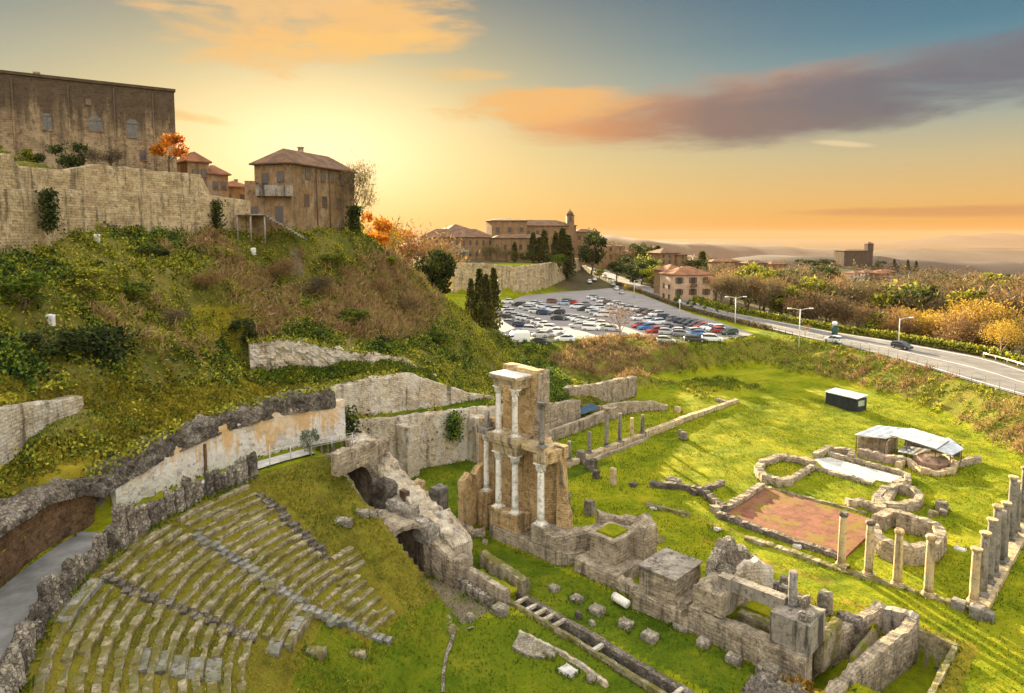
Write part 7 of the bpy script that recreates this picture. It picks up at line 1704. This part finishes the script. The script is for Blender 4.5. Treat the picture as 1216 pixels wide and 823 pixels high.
# climbing plants on walls
def ivy(name, lb_, cx, cy, cz, sx, sy, sz, mat, n, size=.28, seed=1):
    r = np.random.default_rng(seed); P = np.stack([cx + r.normal(0, sx, n), cy + r.normal(0, sy, n), cz + r.uniform(-1, 1, n) * sz + r.normal(0, .15, n)], 1)
    tag(cards(name, P, size, mat, 1.3, 0, seed=seed), lb_, 'ivy')
p = D(50, 250, 66); ivy('wall_ivy', 'dark column of ivy climbing the city wall at left', p.x + 1.1, p.y - .6, p.z, .35, .4, 1.9, L_EVER, 1100, seed=2)
for i, (u, lb_) in enumerate(((246, 'pale green creeper, left of two on the city wall near the stair'), (261, 'dark green creeper, right of two on the city wall near the stair'))): p = D(u, 257, 91); ivy('wall_ivy', lb_, p.x, p.y - 1.2, p.z, .45, .3, 2.0, (L_OLIVE, L_EVER)[i], 900, seed=3 + i)
p = G(408, 512, 8.5); ivy('hanging_ivy', 'dark pointed curtain of ivy hanging on the terrace wall above the railed path', p.x - .1, p.y - 1.2, 9.6, .9, .5, 1.5, L_EVER, 1600, .3, 5)
q = W(-17.3, 11.5, 4.8); ivy('hanging_ivy', 'bright green ivy hanging beside the right buttress of the portico wall', q.x, q.y, q.z, .5, .6, 1.6, L_IVY, 1200, .28, 6)
p = D(128, 478, 57); ivy('ivy_mound', 'dark blue-green ivy mound beside the cream terrace wall', p.x, p.y - 1, hgt(p.x, p.y - 1) + .8, 1.2, 1.2, 1.4, L_EVER, 2600, .32, 7)
p = D(92, 318, 66); 
q = W(29.5, -1.9, .6); ivy('yellow_weed', 'tuft of yellow weeds at the near corner of the pit', q.x, q.y, q.z, .35, .35, .5, L_YEL, 300, .5, 8)
for i, (u, v, Y) in enumerate(((211, 291, 86), (300, 277, 92), (116, 309, 72), (60, 382, 55))):
    p = D(u, v, Y); z = hgt(p.x, p.y); tag(MB().rough(p.x - .35, p.x + .35, p.y - .2, p.y + .2, z - .2, z + .75, .2, .06, 400 + i).build('floodlight', LAMPH), ('white floodlight box high on the hillside below the garden wall', 'white floodlight box near the outside stair of the hill house', 'bluish floodlight box in the ivy below the city wall at left', 'small floodlight low on the left hillside')[i], 'floodlight')
# ------------------------------------------------------------------ cars
CARM = {}
def paint(nm, c):
    m, k, b = newmat('car_paint_' + nm); b.inputs['Base Color'].default_value = (*c, 1); b.inputs['Roughness'].default_value = .35; b.inputs['Specular IOR Level'].default_value = .5
    b.inputs['Coat Weight'].default_value = .4; b.inputs['Coat Roughness'].default_value = .1
    return m
PAL = {'white': (.78, .78, .77), 'silver': (.50, .51, .52), 'grey': (.22, .23, .24), 'dark': (.035, .038, .042), 'navy': (.02, .05, .11), 'red': (.42, .03, .02), 'brown': (.16, .08, .05), 'blue': (.03, .16, .42), 'light blue': (.35, .47, .58), 'green': (.02, .06, .045), 'pale green': (.5, .56, .42)}
for n_, c_ in PAL.items(): CARM[n_] = paint(n_.replace(' ', '_'), c_)
TYRE = plain('tyre_rubber', (.02, .02, .02), .8); RIM = plain('wheel_rim', (.45, .45, .46), .35, .1, 5, .6); CGL = plain('car_glass', (.03, .035, .04), .08, .1, 1, 0, .8)
TAIL = plain('tail_lamp', (.35, .01, .01), .3); HEADL = plain('head_lamp', (.75, .75, .72), .2)
def loft(secs, mat_name):
    """sections along x: (x, half width, z bottom, z shoulder, z top, half width at top)"""
    m = MB(); vs = []; 
    for x, w, zb, zs, zt, wt in secs:
        vs += [(x, -w * .94, zb), (x, -w, (zb + zs) / 2), (x, -w * .98, zs), (x, -wt, zt), (x, wt, zt), (x, w * .98, zs), (x, w, (zb + zs) / 2), (x, w * .94, zb)]
    n = len(secs); fs = []
    for i in range(n - 1):
        for k in range(7): fs.append((i * 8 + k, i * 8 + k + 1, (i + 1) * 8 + k + 1, (i + 1) * 8 + k))
        fs.append((i * 8 + 7, i * 8, (i + 1) * 8, (i + 1) * 8 + 7))
    fs.append(tuple(range(7, -1, -1))); fs.append(tuple((n - 1) * 8 + k for k in range(8)))
    return m.add(vs, fs, smooth=False)
def mesh_of(m, name, mat):
    o = m.build(name, mat, None, local=True); me = o.data; bpy.data.objects.remove(o); return me
SHAPES = {
 'hatchback': dict(body=[(-1.95, .72, .3, .75, .85, .66), (-1.9, .82, .22, .85, .95, .74), (-1.2, .86, .2, .9, .96, .76), (.4, .86, .2, .88, .93, .76), (1.0, .86, .2, .84, .9, .74), (1.75, .82, .2, .7, .76, .68), (1.95, .68, .28, .6, .64, .58)],
                   cab=[(-1.9, .72, .93, 1.0, 1.05, .62), (-1.55, .74, .93, 1.3, 1.42, .6), (-.6, .75, .93, 1.38, 1.5, .6), (.2, .75, .91, 1.34, 1.45, .59), (1.1, .74, .88, .92, .93, .68)]),
 'saloon': dict(body=[(-2.2, .7, .3, .8, .88, .64), (-2.1, .84, .22, .88, .96, .74), (-1.2, .88, .2, .9, .95, .76), (.4, .88, .2, .88, .92, .76), (1.1, .88, .2, .84, .88, .74), (1.95, .84, .2, .7, .75, .68), (2.2, .68, .28, .6, .63, .58)],
                cab=[(-1.75, .72, .93, .98, 1.0, .66), (-1.0, .75, .93, 1.3, 1.4, .58), (-.2, .76, .92, 1.34, 1.44, .58), (.3, .75, .9, 1.28, 1.38, .58), (1.15, .74, .87, .9, .91, .68)]),
 'estate': dict(body=[(-2.2, .76, .3, .85, .92, .7), (-2.15, .86, .22, .92, 1.0, .76), (-1.2, .89, .2, .94, 1.0, .78), (.5, .89, .2, .92, .97, .78), (1.2, .89, .2, .88, .93, .76), (2.0, .84, .2, .74, .8, .7), (2.2, .7, .28, .62, .66, .6)],
                cab=[(-2.15, .76, .97, 1.06, 1.1, .68), (-1.9, .77, .97, 1.42, 1.54, .64), (-.5, .78, .96, 1.46, 1.58, .63), (.4, .77, .95, 1.4, 1.52, .62), (1.25, .76, .91, .96, .97, .7)]),
 'van': dict(body=[(-2.5, .9, .4, 1.9, 2.25, .84), (-2.45, .97, .3, 2.0, 2.35, .88), (.8, .97, .28, 2.0, 2.35, .88), (1.3, .96, .28, 1.4, 1.95, .82), (1.75, .95, .28, 1.05, 1.2, .8), (2.45, .9, .28, .85, .95, .76), (2.6, .78, .35, .7, .75, .66)],
             cab=[(.9, .975, 1.2, 1.7, 1.85, .86), (1.35, .965, 1.15, 1.6, 1.82, .83), (1.86, .93, 1.08, 1.1, 1.16, .8)])}
PARTS = {}
def car_parts(shape, colour):
    k = (shape, colour)
    if k in PARTS: return PARTS[k]
    sh_ = SHAPES[shape]
    if ('geo', shape) not in PARTS:
        cab = sh_['cab']; x1 = max(s[0] for s in sh_['body']); x0 = min(s[0] for s in sh_['body'])
        gl = loft(cab, '')
        wf = MB().lathe((0, 0, 0), [(.16, -.1), (.3, -.11), (.32, -.06), (.32, .06), (.3, .11), (.16, .1)], 14)
        wf.v = [Vector((p.x, p.z, p.y)) for p in wf.v]
        rimm = MB().lathe((0, 0, 0), [(.19, -.112), (.19, .112)], 10); rimm.v = [Vector((p.x, p.z, p.y)) for p in rimm.v]
        hl = [MB().box((x1 - .12, s * .56, .62 if shape != 'van' else .8), (.2, .26, .14)) for s in (-1, 1)]
        tl = [MB().box((x0 + .04, s * .66, .78 if shape != 'van' else 1.1), (.1, .16, .26)) for s in (-1, 1)]
        PARTS[('geo', shape)] = (mesh_of(gl, 'window_glass', CGL), mesh_of(wf, 'wheel', TYRE), mesh_of(rimm, 'rim', RIM), [mesh_of(q, 'headlight', HEADL) for q in hl], [mesh_of(q, 'tail_light', TAIL) for q in tl])
    bd = loft(sh_['body'], '')
    cab = sh_['cab']
    if shape == 'van': bd.bx(-.1, .1, -.1, .1, .5, .6)
    else:   # roof skin just proud of the glass
        R_ = [c for c in cab[1:-1]]
        for a, c in zip(R_, R_[1:]): bd.add([(a[0], -a[5] * 1.03, a[4] + .012), (a[0], a[5] * 1.03, a[4] + .012), (c[0], c[5] * 1.03, c[4] + .012), (c[0], -c[5] * 1.03, c[4] + .012), (a[0], -a[5] * .9, a[4] - .05), (a[0], a[5] * .9, a[4] - .05), (c[0], c[5] * .9, c[4] - .05), (c[0], -c[5] * .9, c[4] - .05)], [(0, 3, 2, 1), (4, 5, 6, 7), (0, 1, 5, 4), (1, 2, 6, 5), (2, 3, 7, 6), (3, 0, 4, 7)])
        a, c = cab[-2], cab[-1]
        for s in (-1, 1): bd.tube([(a[0], s * a[5] * 1.02, a[4]), (c[0], s * c[1] * .98, c[4])], .04, 4)
    PARTS[k] = mesh_of(bd, 'body', CARM[colour]); return PARTS[k]
def car(shape, colour, p, rz, lb_, group, cat='car'):
    body = car_parts(shape, colour); gl, wf, rm_, hl, tl = PARTS[('geo', shape)]
    r = thing('parked_van' if shape == 'van' else 'parked_car', lb_, cat, p, rz, group)
    def add(n_, me, par, loc=(0, 0, 0)):
        o = bpy.data.objects.new(n_, me); COL.objects.link(o); o.parent = par; o.location = loc; return o
    b = add('body', body, r); add('window_glass', gl, r)
    X = max(s[0] for s in SHAPES[shape]['body']); W_ = .97 if shape == 'van' else .87
    for x in (-X * .62, X * .64):
        for s in (-1, 1): w = add('wheel', wf, r, (x, s * (W_ - .1), .32)); add('rim', rm_, w)
    for q in hl: add('headlight', q, r)
    for q in tl: add('tail_light', q, r)
    return r
ROWS = [
 ('in the long row against the hedge', [(866, 394, 'green'), (855, 392, 'red'), (849, 390, 'white'), (842, 388, 'white'), (834, 387, 'red'), (827, 385, 'dark'), (820, 383, 'dark'), (813, 381, 'dark'), (807, 380, 'navy'), (800, 378, 'grey'), (790, 376, 'navy'), (779, 373, 'white'), (770, 371, 'brown'), (763, 369, 'dark'), (757, 367, 'white'), (749, 366, 'silver'), (742, 364, 'white'), (736, 362, 'silver'), (729, 360, 'white'), (723, 358, 'brown'), (716, 356, 'white'), (709, 354, 'white'), (703, 352, 'silver')], (0.96, 0.28)),
 ('in the front cluster by the bank', [(846, 402, 'white'), (825, 403, 'dark'), (791, 404, 'pale green'), (671, 402, 'white'), (642, 406, 'dark'), (827, 396, 'blue'), (809, 396, 'grey'), (792, 394, 'silver'), (802, 393, 'white')], (0.96, -.2)),
 ('in the right-hand middle row', [(778, 392, 'red'), (768, 388, 'blue'), (760, 386, 'red'), (820, 394, 'silver'), (806, 390, 'dark'), (792, 387, 'grey'), (779, 382, 'white'), (772, 380, 'white'), (758, 377, 'white')], (.93, .36)),
 ('in the middle nearest the bank', [(727, 390, 'silver'), (716, 388, 'pale green'), (702, 389, 'white'), (686, 386, 'silver')], (.95, -.3)),
 ('in the central double row, front side', [(711, 384, 'white'), (702, 382, 'white'), (694, 380, 'silver'), (687, 379, 'white'), (681, 377, 'white'), (673, 376, 'silver'), (664, 377, 'dark')], (.95, -.3)),
 ('in the near left row', [(660, 393, 'white'), (655, 389, 'white'), (650, 396, 'silver'), (642, 397, 'silver'), (632, 391, 'silver'), (618, 385, 'navy'), (607, 383, 'grey'), (648, 385, 'white'), (640, 382, 'white'), (634, 380, 'silver'), (627, 378, 'white')], (.95, -.3)),
 ('in the far left row beside the cypresses', [(597, 367, 'white'), (602, 370, 'white'), (608, 373, 'white'), (615, 375, 'silver'), (622, 377, 'white'), (598, 376, 'dark')], (.95, -.3)),
 ('in the upper left row', [(616, 361, 'dark'), (624, 364, 'white'), (630, 366, 'silver'), (636, 369, 'white'), (646, 371, 'navy'), (632, 359, 'white'), (639, 361, 'silver'), (645, 363, 'white'), (651, 365, 'light blue'), (657, 367, 'white'), (663, 370, 'dark')], (.95, -.3)),
 ('in the upper middle row', [(657, 357, 'brown'), (669, 359, 'light blue'), (675, 357, 'dark'), (681, 358, 'red'), (685, 363, 'white'), (693, 366, 'dark'), (696, 360, 'grey'), (703, 368, 'white'), (708, 371, 'silver'), (714, 373, 'white'), (709, 364, 'white'), (717, 367, 'white'), (724, 369, 'silver')], (.95, -.3)),
 ('standing by itself at the far left of the car park', [(602, 358, 'white')], (.95, -.2))]
rs = random.Random(21); USED = set()
for phrase, cars, ax in ROWS:
    cars = sorted(cars, key=lambda q: q[0]); cnt = {}
    tot = {}
    for u, v, c in cars: tot[c] = tot.get(c, 0) + 1
    for u, v, c in cars:
        p = G(u, v + 3.2, PZ + .2); p.z = hgt(p.x, p.y) + .22
        cnt[c] = cnt.get(c, 0) + 1; sh_ = rs.choice(['hatchback', 'hatchback', 'saloon', 'estate'])
        cn = {'dark': 'black', 'green': 'dark green', 'grey': 'dark grey'}.get(c, c)
        lb_ = ('the only %s %s car %s' % (cn, '', phrase)).replace('  ', ' ') if tot[c] == 1 else '%s %s car from the left %s' % (ORD[cnt[c] - 1].replace('lowest', 'first'), cn, phrase)
        d = math.atan2(ax[1], ax[0]) + (math.pi if rs.random() < .45 else 0) + rs.uniform(-.05, .05)
        car(sh_, c, p, d, lb_, 'cars in the car park')
p = G(614, 411, PZ + .2); p.z = hgt(p.x, p.y) + .22; car('van', 'white', p, .25 + math.pi, 'white panel van parked at the near left corner of the car park', 'vans in the car park', 'van')
p = G(600, 410, PZ + .2); p.z = hgt(p.x, p.y) + .22; car('hatchback', 'white', p, .3, 'white car parked left of the white van by the hill shoulder', 'cars in the car park')
p = G(1071, 415, 5.2); p.z = hgt(p.x, p.y) + .28; car('hatchback', 'dark', p, math.atan2(-(RDS[8] - RDS[4]).y, -(RDS[8] - RDS[4]).x), 'dark grey car driving along the road at right', 'cars on the road')
for i, (u, v, c) in enumerate(((990, 406, 'white'), (700, 336, 'white'), (706, 333, 'white'), (728, 339, 'silver'), (732, 344, 'white'), (738, 349, 'silver'), (724, 334, 'white'), (718, 329, 'silver'))):
    lb_ = ('low white car passing on the road by the kiosk', 'white car on the left verge of the climbing road', 'second white car on the left verge of the climbing road', 'silver car parked on the right of the climbing road', 'white car parked on the right of the climbing road, nearest but one', 'nearest silver car on the right of the climbing road', 'white car parked third up the right of the climbing road', 'highest silver car parked up the climbing road')[i]
    Y = None
    if i == 0: p = G(u, v, 5.4)
    else:
        # walk out along the sight line to the road surface
        d = ray(u, v)
        for q in np.arange(200, 420, 1.0):
            pp = Vector((0, 0, H)) + d * (q / d.y)
            if pp.z <= hgt(pp.x, pp.y) + .3: break
        p = pp
    p.z = hgt(p.x, p.y) + .28
    car('hatchback', c, p, 2.0 if i == 0 else 1.55, lb_, 'cars on the road')
# ------------------------------------------------------------------ the air of the evening
def haze():
    m = bpy.data.materials.new('evening_haze'); m.use_nodes = True; k = NT(m.node_tree)
    out = k.new('ShaderNodeOutputMaterial'); v = k.new('ShaderNodeVolumePrincipled')
    v.inputs['Color'].default_value = (.34, .235, .16, 1); v.inputs['Density'].default_value = HAZE_D; v.inputs['Anisotropy'].default_value = .0
    k.t.links.new(v.outputs[0], out.inputs['Volume'])
    o = MB().bx(-44000, 44000, -600, 40000, -640, 170).build('haze', m, None, local=True); o['kind'] = 'stuff'
HAZE_D = 2.8e-5
if USE_HAZE: haze()
